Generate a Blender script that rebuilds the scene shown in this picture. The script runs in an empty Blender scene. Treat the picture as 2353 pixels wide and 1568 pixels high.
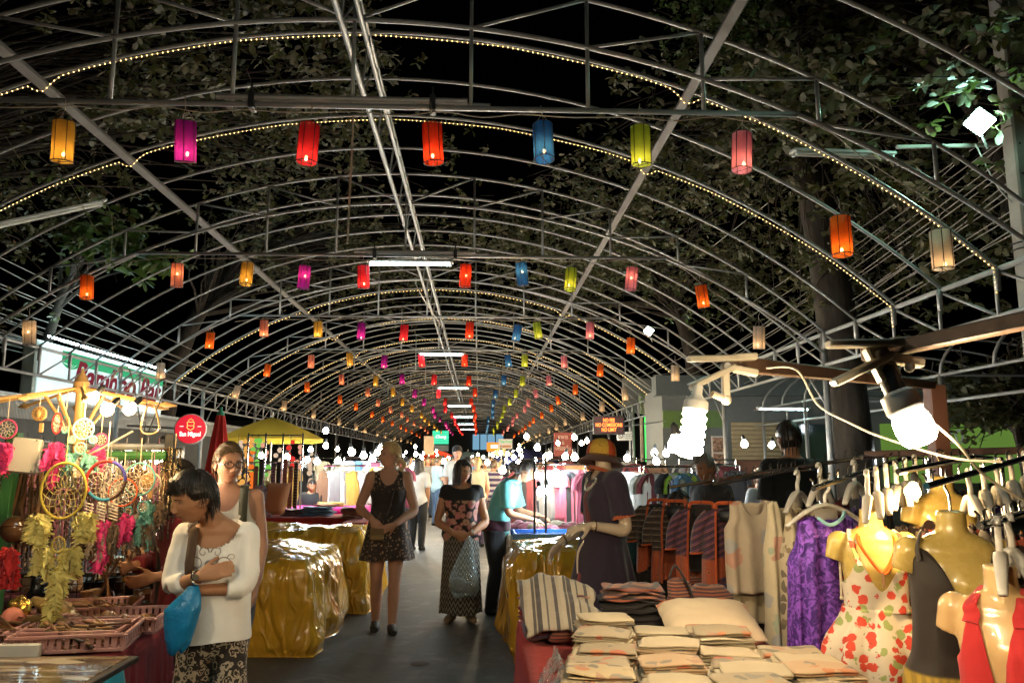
import bpy, bmesh, math, random
import numpy as np
from mathutils import Vector, Matrix, Euler, noise as mnoise
R = math.radians; PI = math.pi; PB = 1.6
random.seed(7); rng = np.random.default_rng(7)
sc = bpy.context.scene
C = sc.collection
# ------------------------------------------------------------ camera, night sky, exposure
CAMZ, PITCH, YAW, FPX = 1.55, R(8.75), R(2.39), 1802.0
cd = bpy.data.cameras.new('camera'); cam = bpy.data.objects.new('camera', cd); C.objects.link(cam)
cam.location = (0, 0, CAMZ); cam.rotation_euler = (R(90) + PITCH, 0, -YAW)
cd.sensor_width = 36; cd.lens = FPX / 2352 * 36; cd.clip_start = .05; cd.clip_end = 1200
sc.camera = cam
w = bpy.data.worlds.new('World'); sc.world = w; w.use_nodes = True
nt = w.node_tree
sky = nt.nodes.new('ShaderNodeTexSky'); sky.sky_type = 'NISHITA'; sky.sun_disc = False
sky.sun_elevation = R(-4.5); sky.sun_rotation = R(200)
nt.links.new(sky.outputs[0], nt.nodes['Background'].inputs[0]); nt.nodes['Background'].inputs[1].default_value = .012
vs = sc.view_settings; vs.view_transform = 'Standard'; vs.look = 'None'; vs.exposure = 1.12; vs.gamma = 1; vs.use_curve_mapping = False
sc.render.engine = 'CYCLES'; cy = sc.cycles
cy.use_denoising = True; cy.use_adaptive_sampling = True; cy.adaptive_threshold = .015
cy.max_bounces = 6; cy.diffuse_bounces = 3; cy.glossy_bounces = 3; cy.transmission_bounces = 4; cy.transparent_max_bounces = 8
cy.sample_clamp_indirect = 3; cy.sample_clamp_direct = 0; cy.caustics_reflective = False; cy.caustics_refractive = False

def at(px, py, Y):
    "world point at depth Y (metres along the lane) seen at pixel (px, py) of a 2352 wide picture"
    cx, cyy = (px - 1176) / FPX, (784 - py) / FPX
    fw = math.cos(PITCH) - math.sin(PITCH) * cyy; up = math.sin(PITCH) + math.cos(PITCH) * cyy
    X = cx * math.cos(YAW) + fw * math.sin(YAW); Yd = fw * math.cos(YAW) - cx * math.sin(YAW)
    return Vector((X / Yd * Y, Y, CAMZ + up / Yd * Y))

# ------------------------------------------------------------ materials
class NT:
    def __init__(s, name):
        s.m = bpy.data.materials.new(name); s.m.use_nodes = True; s.t = s.m.node_tree
        s.b = s.t.nodes['Principled BSDF']; s.out = s.t.nodes['Material Output']; s._c = None
    def n(s, typ, **kw):
        nd = s.t.nodes.new(typ)
        for k, v in kw.items(): setattr(nd, k, v)
        return nd
    def put(s, sock, val):
        if val is None: return
        if isinstance(val, bpy.types.NodeSocket): s.t.links.new(val, sock)
        elif isinstance(val, (tuple, list)) and len(val) == 3 and sock.type == 'RGBA': sock.default_value = (*val, 1)
        else: sock.default_value = val
    def co(s, scale=None, rot=None, kind='Object'):
        if s._c is None: s._c = s.n('ShaderNodeTexCoord')
        o = s._c.outputs[kind]
        if scale is None and rot is None: return o
        mp = s.n('ShaderNodeMapping'); s.put(mp.inputs[0], o)
        if scale is not None: mp.inputs['Scale'].default_value = scale if isinstance(scale, tuple) else (scale,) * 3
        if rot is not None: mp.inputs['Rotation'].default_value = rot
        return mp.outputs[0]
    def noise(s, sc_, vec=None, det=3, rough=.55, dist=0, out='Fac'):
        nd = s.n('ShaderNodeTexNoise'); nd.inputs['Scale'].default_value = sc_; nd.inputs['Detail'].default_value = det
        nd.inputs['Roughness'].default_value = rough; nd.inputs['Distortion'].default_value = dist
        s.put(nd.inputs['Vector'], vec if vec is not None else s.co()); return nd.outputs[out]
    def vor(s, sc_, vec=None, feat='F1', out='Distance', rnd=1):
        nd = s.n('ShaderNodeTexVoronoi', feature=feat); nd.inputs['Scale'].default_value = sc_; nd.inputs['Randomness'].default_value = rnd
        s.put(nd.inputs['Vector'], vec if vec is not None else s.co()); return nd.outputs[out]
    def wave(s, sc_, axis='Z', dist=0, det=2, vec=None, prof='SIN', typ='BANDS'):
        nd = s.n('ShaderNodeTexWave', wave_type=typ, wave_profile=prof); nd.bands_direction = axis
        nd.inputs['Scale'].default_value = sc_; nd.inputs['Distortion'].default_value = dist; nd.inputs['Detail'].default_value = det
        s.put(nd.inputs['Vector'], vec if vec is not None else s.co()); return nd.outputs['Fac']
    def ramp(s, fac, stops, interp='LINEAR'):
        nd = s.n('ShaderNodeValToRGB'); cr = nd.color_ramp; cr.interpolation = interp
        while len(cr.elements) < len(stops): cr.elements.new(.5)
        for e, (p, c) in zip(cr.elements, stops):
            e.position = p; e.color = (*c, 1) if isinstance(c, (tuple, list)) else (c, c, c, 1)
        s.put(nd.inputs[0], fac); return nd.outputs[0]
    def mix(s, fac, a, b, mode='MIX'):
        nd = s.n('ShaderNodeMix', data_type='RGBA', blend_type=mode)
        s.put(nd.inputs[0], fac); s.put(nd.inputs[6], a); s.put(nd.inputs[7], b); return nd.outputs[2]
    def math(s, op, a, b=None, c=None):
        nd = s.n('ShaderNodeMath', operation=op)
        for i, v in enumerate((a, b, c)):
            if v is not None: s.put(nd.inputs[i], v)
        return nd.outputs[0]
    def sep(s, vec=None):
        nd = s.n('ShaderNodeSeparateXYZ'); s.put(nd.inputs[0], vec if vec is not None else s.co()); return nd.outputs
    def bump(s, h, strength=.3, dist=.01):
        nd = s.n('ShaderNodeBump'); nd.inputs['Strength'].default_value = strength; nd.inputs['Distance'].default_value = dist
        s.put(nd.inputs['Height'], h); s.put(s.b.inputs['Normal'], nd.outputs[0])
    def set(s, **kw):
        names = dict(col='Base Color', rough='Roughness', metal='Metallic', spec='Specular IOR Level', coat='Coat Weight', alpha='Alpha',
                     trans='Transmission Weight', sheen='Sheen Weight', ecol='Emission Color', emit='Emission Strength', sss='Subsurface Weight')
        for k, v in kw.items(): s.put(s.b.inputs[names[k]], v)
        return s
MATS = {}
def mul(c, k): return tuple(max(0, min(1, x * k)) for x in c)
def mat(name, col, rough=.6, metal=0, var=.18, vs_=9, bump=0, bs=60, coat=0, translucent=0, sheen=0, spec=.5):
    if name in MATS: return MATS[name]
    k = NT(name); n1 = k.noise(vs_, det=4)
    k.set(col=k.mix(n1, mul(col, 1 - var), mul(col, 1 + var)), rough=rough, metal=metal, coat=coat, sheen=sheen, spec=spec)
    if var > .05: k.set(rough=k.math('ADD', k.math('MULTIPLY', k.noise(vs_ * 3), .2), rough - .1))
    if bump: k.bump(k.noise(bs, det=5), bump)
    if translucent:
        tr = k.n('ShaderNodeBsdfTranslucent'); k.put(tr.inputs[0], mul(col, 1.0)); mx = k.n('ShaderNodeMixShader')
        mx.inputs[0].default_value = translucent; k.put(mx.inputs[1], k.b.outputs[0]); k.put(mx.inputs[2], tr.outputs[0])
        k.put(k.out.inputs[0], mx.outputs[0])
    MATS[name] = k.m; return k.m
def cloth(name, col, rough=.85, var=.22, weave=420, vs_=7, translucent=0, bump=.25):
    if name in MATS: return MATS[name]
    k = NT(name); n1 = k.noise(vs_, det=5)
    k.set(col=k.mix(n1, mul(col, 1 - var), mul(col, 1 + var)), rough=rough, sheen=.15, spec=.25)
    k.bump(k.math('ADD', k.noise(weave, det=2), k.math('MULTIPLY', k.noise(18, det=4), 1.6)), bump, .004)
    MATS[name] = k.m; return k.m
def glow(name, col, strength, sampled=True):
    if name in MATS: return MATS[name]
    k = NT(name); e = k.n('ShaderNodeEmission'); k.put(e.inputs[0], col); e.inputs[1].default_value = strength
    k.put(k.out.inputs[0], e.outputs[0])
    if not sampled: k.m.cycles.emission_sampling = 'NONE'
    MATS[name] = k.m; return k.m

# ------------------------------------------------------------ mesh helpers
def frame_of(d):
    d = Vector(d).normalized(); a = Vector((0, 0, 1)) if abs(d.z) < .9 else Vector((1, 0, 0))
    u = d.cross(a).normalized(); return u, d.cross(u).normalized()
def catmull(pts, sub=6):
    P = [np.array(p, float) for p in pts]
    if len(P) < 3 or sub < 2: return P
    out = []
    for i in range(len(P) - 1):
        p0 = P[max(i - 1, 0)]; p1 = P[i]; p2 = P[i + 1]; p3 = P[min(i + 2, len(P) - 1)]
        for k in range(sub):
            t = k / sub
            out.append(.5 * (2 * p1 + (p2 - p0) * t + (2 * p0 - 5 * p1 + 4 * p2 - p3) * t * t + (3 * p1 - p0 - 3 * p2 + p3) * t ** 3))
    out.append(P[-1]); return out
class MB:
    def __init__(s): s.v = []; s.f = []; s.mi = []; s.cols = []; s.m = 0; s.c = None
    def add(s, verts, faces):
        o = len(s.v); s.v += [tuple(p) for p in verts]
        s.f += [tuple(i + o for i in f) for f in faces]; s.mi += [s.m] * len(faces)
        if s.c is not None: s.cols += [s.c] * len(verts)
        return s
    def box(s, c, size, rot=None, bev=0):
        x, y, z = (k / 2 for k in size)
        if bev:
            b = min(bev, x * .9, y * .9, z * .9); vs_ = []
            for sz in (-1, 1):
                for (ex, ez) in ((b, 0), (0, b)) if sz < 0 else ((0, b), (b, 0)):
                    X, Y, Z = x - ex, y - ex, sz * (z - ez)
                    bb = b
                    vs_ += [(X, -Y + bb, Z), (X, Y - bb, Z), (X - bb, Y, Z), (-X + bb, Y, Z), (-X, Y - bb, Z), (-X, -Y + bb, Z), (-X + bb, -Y, Z), (X - bb, -Y, Z)]
            fs = [tuple(range(7, -1, -1)), tuple(range(24, 32))]
            for r in range(3):
                for i in range(8): fs.append((r * 8 + i, r * 8 + (i + 1) % 8, r * 8 + 8 + (i + 1) % 8, r * 8 + 8 + i))
        else:
            vs_ = [(a, b_, d) for a in (-x, x) for b_ in (-y, y) for d in (-z, z)]
            fs = [(0, 1, 3, 2), (4, 6, 7, 5), (0, 4, 5, 1), (2, 3, 7, 6), (0, 2, 6, 4), (1, 5, 7, 3)]
        M = (rot if isinstance(rot, Matrix) else (Euler(rot).to_matrix() if rot else Matrix.Identity(3)))
        return s.add([M @ Vector(p) + Vector(c) for p in vs_], fs)
    def tube(s, pts, r, n=8, caps=True, sub=0, flat=1.0):
        if sub: 
            if not np.isscalar(r):
                rr = np.interp(np.linspace(0, len(r) - 1, (len(pts) - 1) * sub + 1), range(len(r)), r)
            pts = catmull(pts, sub); r = r if np.isscalar(r) else rr
        P = [Vector(p) for p in pts]; k = len(P); rs = [r] * k if np.isscalar(r) else list(r)
        vs_ = []; u = None
        for i in range(k):
            d = (P[min(i + 1, k - 1)] - P[max(i - 1, 0)])
            if d.length < 1e-9: d = Vector((0, 0, 1))
            d.normalize()
            if u is None: u, w_ = frame_of(d)
            else:
                u = (u - d * u.dot(d)); u = u.normalized() if u.length > 1e-6 else frame_of(d)[0]; w_ = d.cross(u)
            for j in range(n):
                a = 2 * PI * j / n; vs_.append(P[i] + (u * math.cos(a) + w_ * math.sin(a) * flat) * rs[i])
        fs = [(i * n + j, i * n + (j + 1) % n, (i + 1) * n + (j + 1) % n, (i + 1) * n + j) for i in range(k - 1) for j in range(n)]
        if caps: fs += [tuple(range(n - 1, -1, -1)), tuple((k - 1) * n + j for j in range(n))]
        return s.add(vs_, fs)
    def rings(s, rings, caps=(True, True), closed=True):
        n = len(rings[0]); k = len(rings); vs_ = [tuple(p) for r in rings for p in r]
        m = n if closed else n - 1
        fs = [(i * n + j, i * n + (j + 1) % n, (i + 1) * n + (j + 1) % n, (i + 1) * n + j) for i in range(k - 1) for j in range(m)]
        if closed and caps[0]: fs.append(tuple(range(n - 1, -1, -1)))
        if closed and caps[1]: fs.append(tuple((k - 1) * n + j for j in range(n)))
        return s.add(vs_, fs)
    def lathe(s, prof, c=(0, 0, 0), n=16, axis=None, caps=(True, True)):
        M = Matrix.Identity(3) if axis is None else Vector((0, 0, 1)).rotation_difference(Vector(axis)).to_matrix()
        c = Vector(c)
        return s.rings([[c + M @ Vector((r * math.cos(2 * PI * j / n), r * math.sin(2 * PI * j / n), z)) for j in range(n)] for r, z in prof], caps)
    def ball(s, c, r, n=12, m=8, rot=None):
        r = (r, r, r) if np.isscalar(r) else r; c = Vector(c); M = Euler(rot).to_matrix() if rot else Matrix.Identity(3)
        vs_ = [c + M @ Vector((0, 0, -r[2]))]
        for i in range(1, m):
            t = -PI / 2 + PI * i / m
            vs_ += [c + M @ Vector((r[0] * math.cos(t) * math.cos(2 * PI * j / n), r[1] * math.cos(t) * math.sin(2 * PI * j / n), r[2] * math.sin(t))) for j in range(n)]
        vs_.append(c + M @ Vector((0, 0, r[2]))); L = len(vs_) - 1
        fs = [(0, 1 + (j + 1) % n, 1 + j) for j in range(n)]
        fs += [(1 + i * n + j, 1 + i * n + (j + 1) % n, 1 + (i + 1) * n + (j + 1) % n, 1 + (i + 1) * n + j) for i in range(m - 2) for j in range(n)]
        fs += [(L, 1 + (m - 2) * n + j, 1 + (m - 2) * n + (j + 1) % n) for j in range(n)]
        return s.add(vs_, fs)
    def torus(s, c, R_, r, axis=(0, 0, 1), n=28, m=6, flat=(1, 1)):
        u, w_ = frame_of(axis); c = Vector(c)
        return s.tube([c + u * R_ * flat[0] * math.cos(2 * PI * i / n) + w_ * R_ * flat[1] * math.sin(2 * PI * i / n) for i in range(n + 1)], r, m, caps=False)
    def grid(s, P):
        k, n = len(P), len(P[0])
        return s.add([tuple(p) for r in P for p in r], [(i * n + j, i * n + j + 1, (i + 1) * n + j + 1, (i + 1) * n + j) for i in range(k - 1) for j in range(n - 1)])
    def mesh(s, name, smooth=True):
        me = bpy.data.meshes.new(name); me.from_pydata(s.v, [], s.f)
        if any(s.mi): me.polygons.foreach_set('material_index', s.mi)
        if smooth: me.polygons.foreach_set('use_smooth', [True] * len(s.f))
        if s.cols and len(s.cols) == len(s.v):
            a = me.color_attributes.new('Col', 'FLOAT_COLOR', 'POINT')
            a.data.foreach_set('color', np.array([(*c, 1) for c in s.cols], np.float32).ravel())
        me.update(); return me
    def build(s, name, m, parent=None, label=None, cat=None, group=None, kind=None, smooth=True, world=True, sharp=35, center=True):
        me = s.mesh(name, smooth)
        return link_mesh(name, me, m, parent, label, cat, group, kind, world, sharp if smooth else None, center)
def link_mesh(name, me, m, parent=None, label=None, cat=None, group=None, kind=None, world=True, sharp=35, center=True):
    for mm in (m if isinstance(m, (list, tuple)) else [m]): me.materials.append(mm)
    o = bpy.data.objects.new(name, me); C.objects.link(o)
    if sharp:
        try: me.set_sharp_from_angle(angle=R(sharp))
        except Exception: pass
    if parent is not None:
        o.parent = parent
        if world: me.transform(Matrix.Translation(-origin_of(parent)))
    elif center and len(me.vertices):
        co = np.empty(len(me.vertices) * 3); me.vertices.foreach_get('co', co); co = co.reshape(-1, 3)
        b = Vector(((co[:, 0].min() + co[:, 0].max()) / 2, (co[:, 1].min() + co[:, 1].max()) / 2, co[:, 2].min()))
        me.transform(Matrix.Translation(-b)); o.location = b
    tag(o, label, cat, group, kind); return o
def origin_of(o):
    v = Vector((0, 0, 0))
    while o is not None: v = v + o.location; o = o.parent
    return v
LABELS = {}
def tag(o, label=None, cat=None, group=None, kind=None):
    if label: o['label'] = label; LABELS.setdefault(label, []).append(o)
    if cat: o['category'] = cat
    if group: o['group'] = group
    if kind: o['kind'] = kind
    return o
def thing(name, label, cat, loc=(0, 0, 0), rz=0, group=None):
    o = bpy.data.objects.new(name, None); C.objects.link(o); o.location = loc; o.rotation_euler = (0, 0, rz); o.empty_display_size = .1
    return tag(o, label, cat, group)
def copy_tree(o, parent=None, label=None, group=None):
    c = o.copy(); C.objects.link(c); c.parent = parent
    if label: tag(c, label, None, group)
    for ch in list(o.children): copy_tree(ch, c)
    return c
def light(name, loc, power, col, radius=.03, parent=None, spot=None):
    ld = bpy.data.lights.new(name, 'POINT'); ld.energy = power; ld.color = col; ld.shadow_soft_size = radius
    o = bpy.data.objects.new(name, ld); C.objects.link(o); o.location = Vector(loc)
    if parent is not None: o.parent = parent; o.location = Vector(loc) - origin_of(parent)
    return o
WORK = bpy.data.scenes.new('workbench')
def eval_mesh(o):
    "evaluate one object in a scratch scene so that the big one is not updated"
    WORK.collection.objects.link(o); vl = WORK.view_layers[0]; vl.update(); dg = vl.depsgraph; me = bpy.data.meshes.new_from_object(o.evaluated_get(dg)); bpy.data.objects.remove(o); return me
def text_mesh(body, size=1, extrude=.002, shear=0, bold=0, align='CENTER', space=1):
    cu = bpy.data.curves.new('text_curve', 'FONT'); cu.body = body; cu.size = size; cu.extrude = extrude; cu.shear = shear; cu.offset = bold
    cu.align_x = align; cu.align_y = 'CENTER'; cu.space_line = space; cu.resolution_u = 4
    return eval_mesh(bpy.data.objects.new('text_curve', cu))
def put_text(name, body, m, center, rz, size, parent, width=None, tilt=0, **kw):
    "lettering standing upright on a sign whose face looks along -Y turned by rz"
    me = text_mesh(body, size, **kw)
    if width and len(me.vertices):
        xs = [v.co.x for v in me.vertices]; k = width / (max(xs) - min(xs)); me.transform(Matrix.Diagonal((k, 1, 1, 1)))
    me.transform(Matrix.Translation(center) @ Matrix.Rotation(rz, 4, 'Z') @ Matrix.Rotation(R(90) + tilt, 4, 'X'))
    return link_mesh(name, me, m, parent, sharp=None)
STEEL = NT('galvanised_steel')
n1 = STEEL.noise(6, det=5); n2 = STEEL.noise(55, det=3)
rust = STEEL.ramp(STEEL.noise(1.1, det=4, rough=.6), [(.66, 0.), (.72, 1.)])
STEEL.set(col=STEEL.mix(STEEL.math('MULTIPLY', rust, .8), STEEL.mix(n1, (.24, .24, .23), (.42, .42, .41)), (.16, .07, .04)), metal=.35, rough=STEEL.math('ADD', STEEL.math('MULTIPLY', n2, .3), .3))
STEEL.bump(n2, .15); STEEL = STEEL.m
BLACK = mat('black_plastic', (.015, .015, .016), .45, var=.1)
WHITEP = mat('white_plastic', (.72, .7, .64), .4, var=.06)
CHROME = mat('chrome', (.62, .61, .6), .16, metal=1, var=.06)
WIRE = mat('grey_wire', (.3, .28, .25), .6)
WIREW = mat('pale_wire', (.34, .29, .22), .5)
DARKW = mat('dark_wire', (.03, .03, .03), .6)
# ------------------------------------------------------------ ground
k = NT('asphalt')
big = k.noise(.35, det=4); fine = k.noise(140, det=3); mid = k.noise(5, det=5)
stain = k.ramp(k.noise(1.3, det=5, dist=.6), [(.42, 0.), (.62, 1.)])
colr = k.mix(mid, (.05, .05, .047), (.10, .10, .094)); colr = k.mix(k.math('MULTIPLY', stain, .45), colr, (.032, .03, .028))
grit = k.ramp(k.noise(260, det=2), [(.60, 0.), (.68, 1.)])
colr = k.mix(k.ramp(k.noise(30, det=4, rough=.7), [(.35, .55), (.65, 0.)]), colr, (.02, .02, .019)); colr = k.mix(k.ramp(k.noise(3.3, det=5, dist=1.2), [(.56, 0.), (.66, .5)]), colr, (.17, .165, .15))
colr = k.mix(k.math('MULTIPLY', grit, .45), colr, (.26, .25, .23))
k.set(col=colr, rough=k.math('ADD', k.math('MULTIPLY', big, .35), .38))
k.bump(k.math('ADD', fine, k.math('MULTIPLY', mid, 1.5)), .55, .006)
g = MB().grid([[(x, y, 0) for x in np.linspace(-300, 300, 13)] for y in np.linspace(-100, 600, 15)])
g.build('ground', k.m, kind='structure', smooth=False, center=False)
pm = MB(); c0 = at(965, 1518, 6.45); c0.z = 0
pm.lathe([(.001, .004), (.07, .006), (.075, .004)], c0, 20); pm.build('drain_cover', mat('iron_rust', (.06, .045, .035), .7), label='small rusty round cover set into the lane floor', cat='drain cover')

# ------------------------------------------------------------ arched canopy frame
TC, TY0, TS, NK = -1.12, 6.47, 4.98, 14
ZT, ZO, ZI, RO, RI, HW = 4.60, 5.88, 5.41, 9.52, 9.94, 6.33
def zo(x): return ZO - (RO - math.sqrt(RO * RO - x * x))
def zi(x): return ZI - (RI - math.sqrt(RI * RI - x * x))
canopy = thing('canopy_frame', 'long arched tunnel frame of galvanised steel pipe over the market lane', 'canopy frame', (TC, 0, 0))
def arc_mesh(zf, hw, r, n=36, seg=40, name='arch'):
    m = MB(); m.tube([(x, 0, zf(x)) for x in np.linspace(-hw, hw, seg)], r, 7); return m.mesh(name)
def place(name, me, y, parent, x=0):
    o = bpy.data.objects.new(name, me); C.objects.link(o); o.parent = parent; o.location = (x, y, 0); return o
a_near = arc_mesh(zo, HW, .0195); a_far = arc_mesh(zo, HW, .022, seg=26)
a_in = arc_mesh(zi, HW - .04, .022); tie = MB().tube([(-3.93, 0, ZT), (3.93, 0, ZT)], .024, 7).mesh('tie_bar')
for me in (a_near, a_far, a_in, tie): me.materials.append(STEEL)
hx = [i * 1.03 for i in range(-5, 6)]
hang = {}
for x in hx:
    lo = ZT if abs(x) < 3.9 else zi(x)
    me = MB().tube([(x, .004, zo(x)), (x, .004, lo)], .019, 6).mesh('hanger'); me.materials.append(STEEL); hang[x] = me
brace = []
for i in range(1, 6):
    for sgn in (-1, 1):
        xa, xb = sgn * (i - 1) * 1.03, sgn * i * 1.03
        if i > 1 or sgn > 0 or True:
            me = MB().tube([(xa, 0, zi(xa)), (xb, 0, zo(xb))], .015, 6).mesh('brace'); me.materials.append(STEEL); brace.append(me)
for kk in range(-1, NK + 1):
    y = TY0 + TS * kk
    t = place('roof_truss', a_near, y, canopy)
    place('lower_chord', a_in, 0, t); place('tie_bar', tie, 0, t)
    for x in hx:
        if kk < 8: place('hanger', hang[x], 0, t)
    for me in brace:
        if kk < 7: place('brace', me, 0, t)
    if kk < NK:
        for j in range(1, 5):
            if y + j * TS / 5 > 2.4: place('arch', a_near if kk < 4 else a_far, y + j * TS / 5 + random.uniform(-.05, .05), canopy)
YA, YB = 1.4, TY0 + TS * NK
for sgn in (-1, 1):
    x = sgn * 3.22; m = MB(); ang = math.atan2(x, math.sqrt(RO * RO - x * x))
    m.box((TC + x, (YA + YB) / 2, zo(x) - .075), (.095, YB - YA, .07), (0, ang, 0), .008); m.build('purlin', mat('dull_purlin', (.13, .12, .105), .7), canopy)
    xe = sgn * HW
    m = MB().tube([(TC + xe, YA, 3.47), (TC + xe, YB, 3.47)], .03, 7); m.build('eave_rail', STEEL, canopy)
    m = MB().tube([(TC + xe, YA, 3.0), (TC + xe, YB, 3.0)], .027, 7); ch = m.build('lower_eave_rail', STEEL, canopy)
    wv = MB().tube([(xe, 0, 3.47), (xe, 0, 3.0)], .02, 6).mesh('web_bar'); wv.materials.append(STEEL)
    wd = MB().tube([(xe, 0, 3.0), (xe, TS / 5, 3.47)], .016, 6).mesh('web_brace'); wd.materials.append(STEEL)
    st = MB().box((xe - sgn * .03, 0, 3.36), (.05, .05, .24), bev=.008).mesh('arch_socket'); st.materials.append(STEEL)
    kb = MB().tube([(xe, 0, 2.35), (xe, .75, 3.0)], .018, 6).mesh('knee_brace'); kb.materials.append(STEEL)
    ps = MB().tube([(xe, 0, 0), (xe, 0, 3.47)], .047, 10).mesh('post'); ps.materials.append(STEEL)
    for i in range(0, (NK + 1) * 5):
        y = TY0 - TS + i * TS / 5
        if y < 1.4 or y > YB - .5: continue
        place('web_bar', wv, y + .07, canopy); place('web_brace', wd, y + .07, canopy)
        if i < 40: place('arch_socket', st, y, canopy)
    for kk in range(-1, NK + 1):
        y = TY0 + TS * kk; p = place('post', ps, y + .09, canopy)
        if kk < 8: place('knee_brace', kb, 0, p)
# ridge girder: three pipes with zigzag webs
zr0, zr1 = 5.33, 5.74
for (dx, z, r) in ((-.10, zr0, .03), (.08, zr0, .024), (0, zr1, .024)):
    MB().tube([(TC + dx, YA, z), (TC + dx, YB, z)], r, 8).build('ridge_pipe', STEEL, canopy)
for i in range(int((YB - YA) / .62)):
    y = YA + i * .62
    if y > 45: break
    s_ = 1 if i % 2 else -1
    m = MB().tube([(TC + (.08 if s_ > 0 else -.10), y, zr0), (TC, y + .31, zr1)], .012, 5).tube([(TC, y + .31, zr1), (TC + (-.10 if s_ > 0 else .08), y + .62, zr0)], .012, 5)
    m.build('ridge_web', STEEL, canopy)
# clamped spare pipes on the first ties
for kk, (xa, xb) in ((0, (-1.15, 1.0)), (1, (-.75, 1.05))):
    y = TY0 + TS * kk
    m = MB().tube([(TC + xa, y - .035, ZT + .05), (TC + xb, y - .035, ZT + .05)], .026, 8).tube([(TC + xa + .2, y + .045, ZT + .05), (TC + xb + .2, y + .045, ZT + .05)], .022, 8)
    m.build('spare_pipe', STEEL, canopy)
    for x in (xa + .3, xb - .3):
        m = MB().box((TC + x, y - .01, ZT + .02), (.05, .13, .15), bev=.008).tube([(TC + x, y - .05, ZT + .08), (TC + x, y - .05, ZT + .17)], .01, 6); m.build('pipe_clamp', mat('clamp_black', (.05, .05, .05), .4, metal=.6), canopy)

# ------------------------------------------------------------ cloth lanterns
LCOL = {'white': (.62, .52, .42), 'orange': (.85, .17, .02), 'salmon': (.85, .30, .20), 'yellow': (.78, .46, .07), 'purple': (.40, .02, .34), 'crimson': (.82, .035, .05),
        'red': (.85, .06, .02), 'blue': (.03, .15, .42), 'green': (.46, .58, .06), 'pink': (.78, .26, .36)}
LH, LR = .34, .086
RIB = mat('lantern_wire_rib', (.03, .015, .01), .6)
BULB = glow('lantern_bulb', (1, .62, .26), 30, sampled=False)
def lantern_proto(cn, v):
    col = LCOL[cn]; k = NT('lantern_cloth_' + cn)
    df = k.n('ShaderNodeBsdfDiffuse'); tr = k.n('ShaderNodeBsdfTranslucent'); mx = k.n('ShaderNodeMixShader'); mx.inputs[0].default_value = .5
    cc = k.mix(k.noise(60, det=3), mul(col, .8), mul(col, 1.15))
    k.put(df.inputs[0], k.mix(.5, cc, (0, 0, 0))); k.put(tr.inputs[0], cc); k.put(mx.inputs[1], df.outputs[0]); k.put(mx.inputs[2], tr.outputs[0]); tp = k.n('ShaderNodeBsdfTransparent'); m2 = k.n('ShaderNodeMixShader'); m2.inputs[0].default_value = .06; k.put(m2.inputs[1], mx.outputs[0]); k.put(m2.inputs[2], tp.outputs[0]); k.put(k.out.inputs[0], m2.outputs[0])
    r_ = random.Random(v); n = 24
    def ring(z, rr, ph): return [((rr * (1 + .018 * math.cos(6 * (2 * PI * j / n)))) * math.cos(2 * PI * j / n), rr * (1 + .018 * math.cos(6 * 2 * PI * j / n)) * math.sin(2 * PI * j / n), z + ph * math.cos(2 * PI * j / n)) for j in range(n)]
    tw = r_.uniform(-.006, .006)
    sh = MB().rings([ring(-LH / 2, LR * .97, 0), ring(-LH / 2 + .012, LR, 0), ring(-.05, LR * (1 + tw), 0), ring(.08, LR * (1.01 - tw), 0), ring(LH / 2, LR * .985, tw)], (False, False)).mesh('shade')
    sh.materials.append(k.m)
    fr = MB()
    for j in range(6):
        a = 2 * PI * (j + .5) / 6; fr.tube([(LR * .99 * math.cos(a), LR * .99 * math.sin(a), -LH / 2), (LR * .99 * math.cos(a), LR * .99 * math.sin(a), LH / 2)], .0042, 4)
    fr.torus((0, 0, -LH / 2), LR, .0045, n=24, m=4).torus((0, 0, LH / 2), LR * .99, .0035, n=24, m=4)
    fr.tube([(-LR, 0, -LH / 2), (LR, 0, -LH / 2)], .003, 4)
    fr = fr.mesh('wire_frame'); fr.materials.append(RIB)
    hg = MB()
    for a in (0, PI * .66, PI * 1.33): hg.tube([(LR * .9 * math.cos(a), LR * .9 * math.sin(a), LH / 2), (0, 0, LH / 2 + .11)], .0018, 4)
    hg.tube([(0, 0, LH / 2 + .1), (.01, 0, LH / 2 + .15), (-.008, .006, LH / 2 + .2)], .004, 5)
    hg = hg.mesh('hanging_string'); hg.materials.append(WIREW)
    bl = MB().ball((0, 0, 0), (.014, .014, .02), 8, 6).mesh('bulb'); bl.materials.append(BULB)
    return sh, fr, hg, bl
LPROTO = {(cn, v): lantern_proto(cn, v) for cn in LCOL for v in (0, 1)}
LL = {}
for cn in LCOL:
    ld = bpy.data.lights.new('lantern_glow', 'POINT'); ld.energy = .17 if cn in ('yellow', 'salmon', 'white', 'green', 'pink') else (.24 if cn not in ('blue', 'purple') else .5); ld.color = (1, .62, .3); ld.shadow_soft_size = .02; LL[cn] = ld
ROWW = ['front row', 'second row', 'third row', 'fourth row', 'fifth row', 'sixth row', 'seventh row', 'eighth row', 'ninth row', 'tenth row', 'eleventh row', 'twelfth row', 'thirteenth row', 'fourteenth row', 'last row']
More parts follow.
